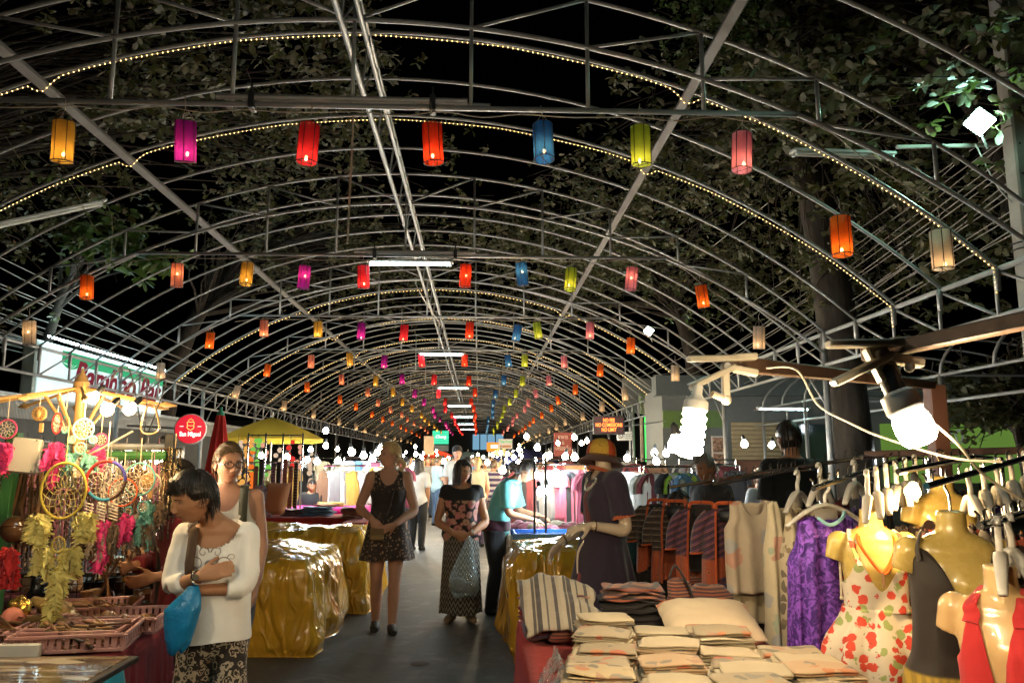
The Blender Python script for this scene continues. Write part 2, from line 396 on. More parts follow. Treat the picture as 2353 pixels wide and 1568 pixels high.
def lantern(cn, loc, label, tiltx=0, tilty=0, full=True, v=0, zb=-.1):
    sh, fr, hg, bl = LPROTO[(cn, v)]
    t = thing('hanging_lantern', label, 'lantern', loc, random.uniform(0, 6), 'cloth lanterns strung under the arched frame')
    t.rotation_euler = (tiltx, tilty, random.uniform(0, 6))
    for nm, me in (('shade', sh), ('wire_frame', fr), ('hanging_string', hg), ('bulb', bl)) if full else (('shade', sh), ('bulb', bl)):
        o = bpy.data.objects.new(nm, me); C.objects.link(o); o.parent = t
        if nm == 'bulb': o.location = (random.uniform(-.02, .02), random.uniform(-.02, .02), zb)
    l = bpy.data.objects.new('lantern_glow', LL[cn]); C.objects.link(l); l.parent = t; l.location = (0, 0, zb + .012)
pattern = [('white', -5.4, 3.43), ('orange', -4.5, 4.05), ('salmon', -3.4, 0), ('yellow', -2.35, 0), ('purple', -1.35, 0), ('crimson', -.53, 0), ('red', .83, 0),
           ('blue', 1.83, 0), ('green', 2.46, 0), ('pink', 3.45, 0), ('orange', 4.38, 4.02), ('white', 5.2, 3.42)]
row0 = {'yellow': (145, 326), 'purple': (426, 325), 'crimson': (708, 330), 'red': (994, 330), 'blue': (1248, 327), 'green': (1472, 335), 'pink': (1704, 350), 'orangeR': (1932, 543), 'whiteR': (2163, 574)}
for kk in range(NK + 1):
    for i, (cn, dx, z) in enumerate(pattern):
        tone = {'crimson': 'crimson', 'salmon': 'salmon pink'}.get(cn, cn)
        side = ' by the drink sign side eave' if i < 2 else (' on the clamp lamp side' if i > 9 else '')
        if cn in ('white', 'orange'): lab = '%s cloth lantern low at the %s eave, %s of lanterns' % (tone, 'dreamcatcher-side' if i < 6 else 'clothes-rail-side', ROWW[kk])
        else: lab = '%s cloth lantern under the tie bar, %s of lanterns' % (tone, ROWW[kk])
        y = TY0 + TS * kk - .03 + random.uniform(-.04, .04)
        if kk == 0:
            key = cn + ('R' if i > 9 else '')
            if key not in row0: continue
            p = at(*row0[key], TY0 - .06)
        else:
            p = Vector((TC + dx + random.uniform(-.13, .13), y, (z if z else ZT - .31) + random.uniform(-.05, .03)))
        lantern(cn, p, lab, random.gauss(0, .08), random.gauss(0, .09), kk < 7, (i + kk) % 2, -LH / 2 + (.035 if kk != 1 else random.choice((.05, .17))) + random.uniform(0, .04))
# wires slung along the ties that feed the lanterns
for kk in range(0, 6):
    y = TY0 + TS * kk - .05; pts = []
    for i in range(25):
        x = -4.0 + 8.2 * i / 24; pts.append((TC + x, y + .01 * math.sin(i), ZT - .05 - .05 * abs(math.sin(i * 1.35)) - (.0 if abs(x) < 3.9 else .1)))
    pts += [(TC + 4.5, y, 4.16), (TC + 5.2, y, 3.7)]
    MB().tube(pts, .006, 5, sub=3).build('lantern_cable', WIREW, label='pale cable looping along the tie bar of the %s of lanterns' % ROWW[kk], cat='cable', group='cables along the tie bars')
# rope lights under some arches
ROPE = mat('rope_sleeve', (.5, .4, .25), .3); BEAD = glow('rope_light_bead', (1, .62, .18), 7, sampled=False)
rope_y = [7.47, 9.46] + [TY0 + TS * (2 + .6), TY0 + TS * 3.4] + [TY0 + TS * q for q in (4.2, 4.6, 5.4, 6.2, 6.6, 7.4, 8.2, 8.8, 9.4, 10.2, 11.2, 12.2, 13.2)]
rw = ['front', 'second', 'third', 'fourth', 'fifth', 'sixth', 'seventh', 'eighth', 'ninth', 'tenth', 'eleventh', 'twelfth', 'thirteenth', 'fourteenth', 'fifteenth', 'sixteenth', 'seventeenth']
for i, y in enumerate(rope_y):
    def rz_(x):
        d = min(abs(abs(x) - 3.22), .2); return zo(x) - .034 - (.13 * (1 - d / .14) if d < .14 else 0) - .012 * abs(math.sin(x * 2.3))
    pts = [(TC + x, y, rz_(x)) for x in np.linspace(-HW + .05, HW - .05, 160)] + [(TC + HW - .05, y, 3.2)]
    t = thing('rope_light', '%s lit rope light bound under a roof arch' % rw[i], 'rope light', (TC, y, 3.2), group='rope lights under the arches')
    MB().tube(pts, .006, 5).build('sleeve', ROPE, t)
    b = MB(); step = .052 if y < 12 else (.09 if y < 30 else .16); L = 0; acc = 0
    for a, c in zip(pts[:-1], pts[1:]):
        a, c = Vector(a), Vector(c); d = (c - a).length
        while acc < d:
            p = a.lerp(c, acc / d); s_ = .0075 if y < 12 else .009
            b.add([p + Vector(q) * s_ for q in ((1.3, 0, 0), (-1.3, 0, 0), (0, 1, 0), (0, -1, 0), (0, 0, .6), (0, 0, -1.4))], [(0, 2, 4), (2, 1, 4), (1, 3, 4), (3, 0, 4), (2, 0, 5), (1, 2, 5), (3, 1, 5), (0, 3, 5)])
            acc += step
        acc -= d
    b.build('light_beads', BEAD, t, kind='stuff', smooth=False)
# ------------------------------------------------------------ fluorescent battens under the ties
TUBE = glow('fluorescent_tube', (.62, .93, 1.0), 34); BATT = mat('batten_white', (.6, .62, .6), .45)
def batten(name, label, c, half, ax=(1, 0, 0), lit=True, tubes=2, group=None):
    c = Vector(c); ax = Vector(ax).normalized(); sd = ax.cross(Vector((0, 0, 1))).normalized()
    t = thing(name, label, 'light fitting', c, group=group)
    M = Matrix((ax, sd, Vector((0, 0, 1)))).transposed()
    MB().box(c + Vector((0, 0, .03)), (half * 2 + .08, .13, .035), M, .006).build('housing', BATT, t)
    for s_ in ((-1, 1) if tubes == 2 else (0,)):
        MB().tube([c + ax * a + sd * s_ * .035 for a in (-half, half)], .016, 8).build('tube', TUBE if lit else mat('dead_tube', (.55, .55, .5), .3), t)
        for e in (-half, half): MB().box(c + ax * e + sd * s_ * .035 + Vector((0, 0, .005)), (.03, .04, .06), M, .004).build('tube_holder', BATT, t)
    return t
batten('fluorescent_light', 'lit white double fluorescent tube overhead, before the front row of lanterns', (TC + .08, TY0 - TS - .02, ZT - .13), .6)
for i, kk in enumerate((1, 3, 5, 7, 9, 11, 13)):
    y = TY0 + TS * kk
    batten('fluorescent_light', 'lit white double fluorescent tube under the ridge, %s along the lane' % ('first second third fourth fifth sixth seventh'.split()[i]), (TC + .08, y - .02, ZT - .13), .6, group='lit fluorescent tubes under the ridge')
# ------------------------------------------------------------ trees over the lane
def leaf_mat(name, a, b, c):
    k = NT(name); isl = k.n('ShaderNodeNewGeometry').outputs['Random Per Island']
    col = k.ramp(isl, [(0, a), (.45, b), (.8, c), (1, (.11, .07, .03))])
    col = k.mix(k.math('MULTIPLY', k.noise(25), .4), col, mul(a, .6))
    k.set(col=col, rough=.5, spec=.4); tr = k.n('ShaderNodeBsdfTranslucent'); k.put(tr.inputs[0], k.mix(.5, col, (.1, .14, .02))); mx = k.n('ShaderNodeMixShader'); mx.inputs[0].default_value = .3
    k.put(mx.inputs[1], k.b.outputs[0]); k.put(mx.inputs[2], tr.outputs[0]); k.put(k.out.inputs[0], mx.outputs[0]); return k.m
LEAF1 = leaf_mat('broad_leaf', (.10, .10, .045), (.14, .13, .065), (.05, .065, .022))
LEAF2 = leaf_mat('green_leaf', (.07, .14, .03), (.10, .18, .04), (.06, .12, .02))
k = NT('bark'); nb = k.noise(7, vec=k.co((1, 1, .25)), det=6); k.set(col=k.ramp(nb, [(.3, (.018, .014, .01)), (.7, (.06, .046, .032))]), rough=.9); k.bump(nb, .8, .03); BARK = k.m
def leaves(centers, axis, size, per, spread, droop=.25):
    "rosettes of obovate leaves, a bent six point blade each"
    n = len(centers); cen = np.repeat(np.array(centers), per, 0); N = len(cen)
    az = rng.uniform(0, 2 * PI, N); el = rng.normal(-droop, .45, N); L = size * rng.uniform(.6, 1.25, N)
    d = np.stack([np.cos(az) * np.cos(el), np.sin(az) * np.cos(el), np.sin(el)], 1)
    s = np.cross(d, np.array([0, 0, 1.])); s /= np.linalg.norm(s, axis=1)[:, None] + 1e-9
    rl = rng.uniform(-.9, .9, N)[:, None]; up = np.cross(s, d); s2 = s * np.cos(rl) + up * np.sin(rl); up = np.cross(s2, d); s = s2
    base = cen + rng.normal(0, spread, (N, 3))
    L = L[:, None]; w_ = L * .30
    P = np.stack([base, base + d * L * .55 + s * w_ * .85 + up * L * .06, base + d * L * .92 + s * w_ * .6 + up * L * .0, base + d * L * 1.02 - up * L * .05, base + d * L * .92 - s * w_ * .6, base + d * L * .55 - s * w_ * .85 + up * L * .06, base + d * L * .6 - up * L * .03], 1)
    V = P.reshape(-1, 3); o = (np.arange(N) * 7)[:, None]
    F = np.concatenate([o + np.array([[0, 1, 6, 5]]), o + np.array([[1, 2, 3, 6]]), o + np.array([[6, 3, 4, 5]])], 0)
    return V, F
def mesh_np(name, V, F):
    me = bpy.data.meshes.new(name); me.vertices.add(len(V)); me.vertices.foreach_set('co', V.astype(np.float32).ravel())
    k = F.shape[1]; me.loops.add(F.size); me.loops.foreach_set('vertex_index', F.astype(np.int32).ravel())
    me.polygons.add(len(F)); me.polygons.foreach_set('loop_start', np.arange(0, F.size, k, dtype=np.int32)); me.update(); return me
def clear_of_canopy(p, gap=.3):
    dx = abs(p[0] - TC)
    if dx < HW + .35 and p[1] < YB: return p[2] > (zo(min(dx, HW)) + gap)
    return p[2] > 1.0
def tree(name, label, base, trunk_pts, trunk_r, blobs, size=.135, per=9, leafm=None, nbr=40, seed=1, lianas=0):
    r_ = random.Random(seed); base = Vector(base)
    t = thing(name, label, 'tree', base, group='trees beside the lane')
    tk = MB().tube(trunk_pts, trunk_r, 12, sub=6); tk.build('trunk', BARK, t)
    br = MB(); cen = []
    top = Vector(trunk_pts[-1]); mid = Vector(trunk_pts[-2])
    for (c, rad, n) in blobs:
        c = Vector(c)
        for j in range(max(3, nbr * n // 400)):
            while True:
                q = Vector((r_.uniform(-1, 1), r_.uniform(-1, 1), r_.uniform(-1, 1)))
                if .25 < q.length < 1: break
            e = c + Vector((q.x * rad[0], q.y * rad[1], q.z * rad[2])); a = mid.lerp(top, r_.random())
            m_ = a.lerp(e, .5) + Vector((r_.uniform(-.4, .4), r_.uniform(-.4, .4), r_.uniform(.1, .9)))
            if not (clear_of_canopy(e) and clear_of_canopy(m_)): continue
            m2 = a.lerp(m_, .5); m2.z += .15
            br.tube([a, m2, m_, e], [.055, .035, .018, .005], 5, sub=3)
        k = 0; tries = 0
        while k < n and tries < n * 6:
            tries += 1; q = Vector((r_.gauss(0, .48), r_.gauss(0, .48), r_.gauss(0, .48)))
            if q.length > 1.15: continue
            e = c + Vector((q.x * rad[0], q.y * rad[1], q.z * rad[2]))
            h = mnoise.noise(e * .55) 
            if h < -.02: continue
            if not clear_of_canopy(e): continue
            cen.append(e); k += 1
            if k % 5 == 0:
                d = Vector((r_.uniform(-.5, .5), r_.uniform(-.5, .5), r_.uniform(-.1, .5))); br.tube([e + d, e + d * .4 + Vector((0, 0, .05)), e], [.012, .008, .004], 4)
    br.build('branch', BARK, t)
    V, F = leaves([tuple(c) for c in cen], None, size, per, .035)
    me = mesh_np('crown', V - np.array(base), F); o = bpy.data.objects.new('crown', me); C.objects.link(o); o.parent = t; me.materials.append(leafm or LEAF1)
    return t
tree('almond_tree', 'broad trunked tree beside the post behind the clothes rails', (6.35, 13.2, 0), [(6.35, 13.2, 0), (6.3, 13.2, 2.2), (6.2, 13.25, 4.4), (5.9, 13.2, 6.6), (5.4, 13.0, 8.4)], [.42, .36, .33, .28, .2],
     [((4.2, 11.5, 6.6), (2.8, 3.4, 1.9), 520), ((6.8, 13.2, 5.4), (2.0, 3.4, 1.7), 420), ((3.2, 16.5, 7.0), (3.2, 3.4, 1.6), 420)], seed=3)
tree('almond_tree', 'big leaved tree whose boughs hang over the utility pole', (9.5, 8.5, 0), [(9.5, 8.5, 0), (9.4, 8.5, 2.5), (9.0, 8.5, 5), (8.2, 8.6, 7.2)], [.3, .26, .22, .12],
     [((5.4, 8.8, 6.6), (2.4, 2.2, 1.7), 380), ((6.6, 10.2, 4.6), (.7, 1.6, 1.2), 90)], size=.16, seed=4)
tree('almond_tree', 'dim spreading tree above the dreamcatcher stall side', (-10.2, 11.5, 0), [(-10.2, 11.5, 0), (-10.1, 11.5, 2.6), (-9.6, 11.5, 5), (-8.6, 11.3, 7.4)], [.34, .28, .24, .15],
     [((-4.6, 10.2, 7.3), (3.2, 2.8, 1.5), 520), ((-2.2, 9.8, 7.4), (1.3, 2.0, 1.0), 150), ((-8.0, 13.5, 6.0), (2.2, 2.8, 1.9), 240), ((-3.4, 14.6, 7.5), (3.2, 2.2, 1.2), 330)], seed=5)
tree('fig_tree', 'small bright green leaved tree above the bar sign', (-9.8, 17.4, 0), [(-9.8, 17.4, 0), (-9.6, 17.2, 2.6), (-8.8, 16.4, 4.6), (-7.8, 15.2, 5.6)], [.16, .13, .09, .05],
     [((-6.9, 14.4, 5.35), (1.3, .7, .75), 60)], size=.24, leafm=LEAF2, nbr=60, seed=6)
tree('almond_tree', 'dark crowned tree arching over the middle of the lane', (-10, 25, 0), [(-10, 25, 0), (-9.8, 25, 3), (-9, 24.8, 6), (-7, 24.4, 8.6)], [.36, .3, .24, .14],
     [((-4.4, 21, 7.6), (3.6, 2.8, 1.5), 420), ((-3.4, 27, 7.7), (4.2, 3.6, 1.6), 360), ((.5, 19.5, 7.0), (2.4, 2.8, .9), 200)], seed=7)
tree('almond_tree', 'tall dark tree beyond the no fee sign', (7.2, 25, 0), [(7.2, 25, 0), (7.1, 25, 3), (6.6, 24.8, 6), (5, 24.2, 8.4)], [.36, .3, .24, .14],
     [((3.0, 21.5, 7.2), (3.0, 3.4, 1.4), 420), ((6.4, 19.5, 6.2), (1.8, 2.8, 1.5), 260), ((2.2, 29, 7.6), (3.8, 3.2, 1.5), 330)], size=.14, seed=8)
tree('rain_tree', 'fine leaved green tree above the purlin near the floodlight', (7.6, 9.9, 0), [(7.6, 9.9, 0), (7.5, 9.9, 3), (6.6, 9.6, 6.2), (4.2, 9.2, 8.6)], [.22, .18, .14, .08],
     [((3.5, 10.2, 8.0), (1.0, .9, 1.5), 330)], size=.085, per=10, leafm=LEAF2, seed=9)
tree('garden_shrub', 'leafy shrub in front of the lit green wall', (8.8, 12.4, 0), [(8.8, 12.4, 0), (8.8, 12.4, .9), (8.7, 12.4, 1.8), (8.6, 12.3, 2.6)], [.08, .06, .05, .03],
     [((8.2, 12.6, 2.4), (1.0, 1.0, .95), 200), ((9.6, 12.0, 3.0), (1.0, 1.0, 1.2), 200)], size=.15, seed=10)
# two hanging creepers
for i, (px, py, Y, drop) in enumerate(((120, 390, 7.9, .5), (205, 460, 8.1, .6))):
    c = at(px, py, Y); t = MB(); pts = [c + Vector((-.5, 0, .35)), c + Vector((-.2, .02, -.05)), c + Vector((.15, 0, -.1)), c + Vector((.4, 0, -.35 - drop * .3)), c + Vector((.5, .05, -.5 - drop * .3))]
    if i: pts = [c + Vector((-.4, 0, .45)), c + Vector((0, 0, .1)), c + Vector((.22, .02, -.12)), c + Vector((.27, 0, -.55)), c + Vector((.25, 0, -.72))]
    th = thing('creeper', ('thin pale creeper dangling by the yellow lantern', 'leafy creeper tip trailing below the rope light arch')[i], 'creeper', c)
    t.tube(pts, .004, 4, sub=5).build('stem', mat('creeper_stem', (.3, .28, .16), .7), th)
    V, F = leaves([tuple(p) for p in catmull(pts, 3)[3:]], None, .075, 3, .02); me = mesh_np('foliage', V - np.array(c), F); o = bpy.data.objects.new('foliage', me); C.objects.link(o); o.parent = th; me.materials.append(LEAF2)

# ------------------------------------------------------------ utility pole, floodlights, dead batten, cables
CONC = mat('pole_concrete', (.36, .34, .30), .85, bump=.4, bs=25)
PX = at(2366, 600, 8.4).x
pole = thing('utility_pole', 'square concrete utility pole behind the clothes rails', 'utility pole', (PX, 8.4, 0))
MB().box((PX, 8.4, 4.5), (.24, .22, 9), bev=.02).build('shaft', CONC, pole)
for z in np.arange(1.2, 8.8, .36): MB().lathe([(.013, -.004), (.013, .0)], (PX - .06, 8.287, z), 8, (0, -1, 0)).build('bolt_hole', BLACK, pole)
for z in (3.93, 4.0, 6.1): MB().torus((PX, 8.4, z), .17, .008, n=4 * 5, m=5).build('wire_band', DARKW, pole)
FL = glow('floodlight_lens', (.50, 1.0, .78), 150)
def flood(label, c, half, aim, power):
    c = Vector(c); t = thing('floodlight', label, 'floodlight', c); aim = Vector(aim).normalized()
    M = Vector((0, -1, 0)).rotation_difference(aim).to_matrix() @ Matrix.Rotation(R(38), 3, 'Y')
    MB().box(c - aim * .03, (half * 2.1, .05, half * 2.1), M, .012).build('housing', mat('flood_grey', (.25, .26, .26), .4, metal=.5), t)
    MB().box(c + aim * .0, (half * 1.9, .012, half * 1.9), M).build('lens', FL, t)
    MB().tube([c - aim * .05, c - aim * .1 + Vector((0, 0, -.1)), c - aim * .06 + Vector((.1, .05, -.3))], .012, 6).build('bracket', STEEL, t)
    return t
flood('square green-white floodlight on the utility pole', at(2250, 280, 7.9), .115, (-.42, -.75, -.5), 0)
flood('small glaring floodlight above an orange lantern', at(1490, 760, 20), .10, (-.2, -.9, -.4), 0)
a0, a1 = at(1800, 352, 8.0), at(2070, 362, 8.2)
batten('dead_batten', 'unlit double fluorescent batten on an arm of the utility pole', (a0 + a1) / 2, .58, (a1 - a0), lit=False)
MB().tube([at(2060, 338, 8.2), at(2290, 333, 8.3)], .024, 8).build('pole_arm', mat('pale_pipe', (.5, .5, .45), .4), label='pale pipe arm holding the unlit batten', cat='bracket arm')
MB().tube([at(2240, 330, 8.15), at(2275, 400, 8.2), at(2300, 440, 8.2), at(2325, 465, 8.22)], .008, 5, sub=4).build('lamp_cable', mat('white_cable', (.6, .62, .6), .5), label='white cable drooping from the floodlight arm to the pole', cat='cable')
a0, a1 = at(0, 524, 8.4), at(208, 478, 9.0)
batten('side_batten', 'fluorescent batten with one tube catching light at the dreamcatcher-side eave', (a0 + a1) / 2 + Vector((0, 0, .02)), .62, a1 - a0, lit=False)
def sag(a, b, s, n=9): return [a.lerp(b, i / n) - Vector((0, 0, s * 4 * (i / n) * (1 - i / n))) for i in range(n + 1)]
r_ = random.Random(21)
for i in range(14):
    a = Vector((-8.4 - r_.uniform(0, 1.4), 7, 3.4 + r_.uniform(0, 2.2))); b = Vector((-8.6 - r_.uniform(0, 1.2), 60, 3.6 + r_.uniform(0, 2.0)))
    MB().tube(sag(a, b, r_.uniform(.1, .7), 14), .009, 4).build('overhead_cable', WIRE, label='thin overhead cable running beyond the dreamcatcher-side eave', cat='cable', group='overhead cables beyond the dreamcatcher-side eave')
for i in range(14):
    a = Vector((PX, 8.4, 4.2 + i * .11 + r_.uniform(-.05, .05))); b = Vector((7.2 + r_.uniform(-.5, 1), 36, 4.0 + i * .12))
    MB().tube(sag(a, b, r_.uniform(.15, .8), 14), .008, 4).build('overhead_cable', WIRE, label='thin overhead cable strung from the utility pole', cat='cable', group='overhead cables from the utility pole')
MB().tube([at(2352, 5, 8.2), at(1600, 595, 18)], .009, 4).build('stay_wire', WIREW, label='straight stay wire slanting across behind the arches', cat='cable')
# feed wires
MB().tube([at(950, 640, 11.4), at(975, 690, 12), at(1010, 742, 16.2), at(1020, 760, 16.4)], .008, 5, sub=5).build('drop_cable', WIREW, label='white cable hanging from the first lit tube to the next tie', cat='cable')
MB().tube([at(812, 268, 6.5), at(806, 400, 6.6), at(800, 520, 6.6), at(798, 560, 6.6)], .009, 5, sub=4).build('dangling_chain', WIREW, label='thin beaded chain dangling from the front tie bar', cat='chain')
# ------------------------------------------------------------ low building and bar sign on the dreamcatcher side
k = NT('corrugated_iron'); wv = k.wave(7, 'Y', 0); k.set(col=k.mix(k.noise(3, det=5), (.16, .17, .16), (.28, .27, .24)), rough=.5, metal=.4); k.bump(wv, .8, .03); CORR = k.m
bld = thing('low_building', 'low building with a corrugated iron roof under the bar sign', 'building', (-12, 20, 0))
DKW = mat('dark_wall', (.10, .10, .09), .8)
MB().box((-12.2, 21, 1.4), (6.6, 24, 2.8)).build('wall', DKW, bld)
MB().box((-11.0, 21, 2.92), (5.6, 26, .05), (0, R(7), 0)).build('roof', CORR, bld)
MB().box((-8.27, 21, 2.5), (.04, 26, .34)).build('fascia', CORR, bld)
MB().tube([(-8.22, 8, 2.72), (-8.22, 34, 2.72)], .05, 6).build('gutter', mat('gutter_white', (.5, .5, .47), .5), bld)
for y in (13.5, 16, 18.5, 21, 23.5):
    w0 = MB().box((-8.88, y, 1.35), (.04, 1.5, 1.3)).build('window', mat('dark_glass', (.02, .03, .03), .1, var=0), bld)
    MB().box((-8.84, y, 1.35), (.05, .06, 1.3)).build('mullion', DKW, w0)
sg = thing('bar_sign', 'long backlit bar sign with red lettering and a green palm stripe', 'sign', (-8.3, 17.6, 2.7))
k = NT('backlit_panel'); z = k.sep(k.co())[2]
base = k.ramp(k.noise(1.4, det=2), [(.3, (.42, .66, .70)), (.7, (.66, .86, .88))])
k.set(col=(.5, .6, .6), rough=.4, ecol=base, emit=.36); PANEL = k.m
MB().box((-8.42, 17.9, 3.27), (.24, 6.0, 1.14), bev=.01).build('casing', mat('sign_casing', (.35, .42, .38), .5), sg)
MB().box((-8.29, 17.9, 3.27), (.02, 5.8, 1.0)).build('panel', PANEL, sg)
MB().box((-8.40, 14.885, 3.27), (.2, .02, 1.0)).build('end_panel', mat('sign_end', (.35, .42, .38), .5), sg)
MB().box((-8.27, 18.3, 3.63), (.012, 5.0, .24)).build('green_stripe', glow('green_stripe', (.05, .42, .18), .5, False), sg)
for i in range(7):
    a = R(20 + i * 24); c = Vector((-8.262, 16.15, 3.4)); d = Vector((0, math.cos(a), math.sin(a)))
    MB().add([c, c + d * .2 + Vector((0, -.03 * math.sin(a), .03 * math.cos(a))), c + d * .42, c + d * .2 - Vector((0, -.03 * math.sin(a), .03 * math.cos(a)))], [(0, 1, 2, 3)]).build('palm_leaf', glow('palm_green', (.03, .35, .12), .6, False), sg)
REDL = glow('red_lettering', (.24, .03, .045), .42, False)
put_text('lettering', 'Bamboo Bar', REDL, (-8.26, 18.4, 3.30), R(90), .80, sg, width=4.4, shear=.3, bold=.012, extrude=.012)
MB().tube([(-8.2, 15.1, 3.92), (-8.2, 20.7, 3.92)], .02, 8).build('top_tube', TUBE, sg)
# round drink sign
c = at(438, 985, 11.0); rs = thing('round_sign', 'round red drink sign with white blackletter on a bracket', 'sign', c)
k = NT('red_sign_face'); k.set(col=(.55, .01, .025), rough=.25, ecol=(.6, .012, .03), emit=.55, coat=.5); RSF = k.m
ax = Vector((.25, -1, 0)).normalized()
MB().lathe([(.001, -.03), (.205, -.03), (.21, -.02), (.21, .02), (.2, .03)], c, 40, ax).build('rim', WHITEP, rs)
MB().lathe([(.001, .036), (.195, .034), (.197, .03)], c, 40, ax, (False, True)).build('face', RSF, rs)
rzs = math.atan2(.25, 1)
WGL = glow('sign_white_print', (.9, .85, .75), .8, False); GGL = glow('sign_gold_print', (.9, .6, .15), .7, False)
put_text('lettering', 'San Miguel', WGL, c + ax * .04 + Vector((0, 0, -.07)), rzs, .085, rs, width=.27, bold=.003)
for sx in (-1, 1): MB().box(c + ax * .04 + Vector((sx * .11, sx * .028, .035)), (.05, .004, .008), (0, 0, rzs)).build('side_mark', WGL, rs)
sh = [(-.045, .06), (-.03, .068), (0, .062), (.03, .068), (.045, .06), (.04, .02), (.045, -.01), (.03, -.03), (0, -.045), (-.03, -.03), (-.045, -.01), (-.04, .02)]
U = Vector((math.cos(rzs), math.sin(rzs), 0)); pts = [c + ax * .041 + U * x + Vector((0, 0, z + .03)) for x, z in sh]
MB().tube(pts + [pts[0]], .005, 5).tube([c + ax * .041 + U * -.04 + Vector((0, 0, .045)), c + ax * .041 + U * .04 + Vector((0, 0, .045))], .004, 4).build('shield', GGL, rs)
cr = MB()
for i in range(5): cr.ball(c + ax * .041 + U * (-.03 + .015 * i) + Vector((0, 0, .115 + .012 * (2 - abs(i - 2)))), .007, 6, 4)
cr.build('crown', GGL, rs)
MB().tube([c + Vector((0, .03, 0)), c + Vector((-.35, .05, .02)), c + Vector((-.9, .1, .05))], .015, 6).build('bracket', STEEL, rs)
# ------------------------------------------------------------ far end of the lane: building, sign, umbrellas
fb = thing('far_building', 'dark building closing the far end of the lane', 'building', (0, 92, 0))
MB().box((0, 94, 2.9), (60, 4, 5.8)).build('wall', mat('far_wall', (.09, .085, .08), .8), fb)
MB().box((0, 92.0, 6.0), (60, 6, .4)).build('roof', mat('far_roof', (.05, .05, .05), .7), fb)
BWIN = glow('far_window', (.10, .20, .28), .9, False)
for (pa, pb) in ((1086, 1118), (1120, 1156)):
    a, b = at(pa, 997, 91.9), at(pb, 1032, 91.9); w0 = MB().box((a + b) / 2, (abs(b.x - a.x), .1, abs(a.z - b.z))).build('window', BWIN, fb)
    MB().box((a + b) / 2 + Vector((0, -.06, 0)), (.12, .05, abs(a.z - b.z) + .2)).build('mullion', DKW, w0)
a, b = at(1162, 995, 91.9), at(1180, 1034, 91.9); MB().box((a + b) / 2, (abs(b.x - a.x), .2, abs(a.z - b.z))).build('pier', mat('far_pier', (.3, .29, .27), .8), fb)
c = at(1012, 1004, 74); gs = thing('drink_sign', 'green lit drink sign hanging at the end of the tunnel', 'sign', c)
k = NT('green_sign'); rr = k.wave(1.6, typ='RINGS', vec=k.co(), dist=1.0); k.set(col=(.02, .3, .16), ecol=k.mix(rr, (.01, .30, .15), (.05, .55, .30)), emit=.9); GS = k.m
MB().box(c, (1.5, .2, 1.25), bev=.03).build('panel', GS, gs); put_text('lettering', 'Chang', WGL, c + Vector((0, -.12, .05)), 0, .4, gs, width=1.0, shear=.2, bold=.01)
MB().box(c + Vector((0, .05, -1.0)), (1.5, .1, .55)).build('lower_panel', mat('sign_grey', (.55, .55, .52), .6), gs)
MB().tube([c + Vector((-.7, .1, .6)), c + Vector((-.7, .1, 1.6))], .03, 6).tube([c + Vector((.7, .1, .6)), c + Vector((.7, .1, 1.6))], .03, 6).build('hanger_rod', STEEL, gs)
def umbrella(label, c, r, h, col, n=8, pole_z=0, val=.12, seed=0):
    c = Vector(c); t = thing('market_umbrella', label, 'umbrella', (c.x, c.y, pole_z)); cm = mat('umbrella_' + '%02x%02x%02x' % tuple(int(99 * q) for q in col), col, .8, var=.12, translucent=.45)
    P = []; m = 6
    for i in range(m + 1):
        f = i / m; ring = []
        for j in range(n * 4):
            a = 2 * PI * j / (n * 4) + .2; sc_ = abs(math.sin(a * n / 2 - .2 * n / 2)); rr = r * f * (1 - .07 * sc_ * f)
            ring.append((c.x + rr * math.cos(a), c.y + rr * math.sin(a), c.z - h * f ** 1.25 - .05 * h * sc_ * f * (1 if f < 1 else 1)))
        P.append(ring)
    P.append([(x, y, z - val) for x, y, z in P[-1]])
    MB().rings(P, (True, False)).build('cover', cm, t)
    MB().tube([(c.x, c.y, pole_z), (c.x, c.y, c.z + .06)], .02, 8).ball((c.x, c.y, c.z + .07), .03, 8, 6).build('pole', mat('umbrella_pole', (.4, .38, .33), .4, metal=.5), t)
    for j in range(n):
        a = 2 * PI * j / n + .2; MB().tube([(c.x, c.y, c.z - .03), (c.x + r * .98 * math.cos(a), c.y + r * .98 * math.sin(a), c.z - h - .015)], .006, 4).build('rib', STEEL, t)
    return t
umbrella('yellow parasol over the round cotton lights stall', at(625, 958, 13.6), .86, .36, (.66, .48, .05), n=6, val=.06)
umbrella('red parasol far down the lane', at(1008, 1034, 45), 1.35, .55, (.55, .05, .02))
umbrella('grey parasol far down the lane', at(1075, 1036, 42), 1.7, .55, (.16, .2, .18))
umbrella('blue parasol beside the food sign', at(1205, 1030, 33), 1.5, .5, (.10, .09, .24))
umbrella('small pastel parasol lamp shade', at(1152, 1028, 30), .5, .25, (.5, .42, .2), val=.03)
# closed red parasol
c = at(507, 950, 9.6); t = thing('closed_parasol', 'closed red parasol standing behind the woman with glasses', 'umbrella', (c.x, c.y, 0))
rings = []
for i in range(22):
    f = i / 21; rr = .035 + .13 * f ** .8; rings.append([(c.x + rr * (1 + .28 * math.sin(7 * a + f * 3)) * math.cos(a), c.y + rr * (1 + .28 * math.sin(7 * a + f * 3)) * math.sin(a), c.z - 1.25 * f) for a in np.linspace(0, 2 * PI, 56, endpoint=False)])
MB().rings(rings).build('cover', cloth('red_canvas', (.55, .03, .03)), t)
MB().tube([(c.x, c.y, 0), (c.x, c.y, c.z + .03)], .018, 8).build('pole', STEEL, t); MB().lathe([(.05, 0), (.045, .03), (.02, .06), (.02, .1)], (c.x, c.y, c.z - .02), 10).build('cap', mat('green_cap', (.03, .25, .15), .4), t)
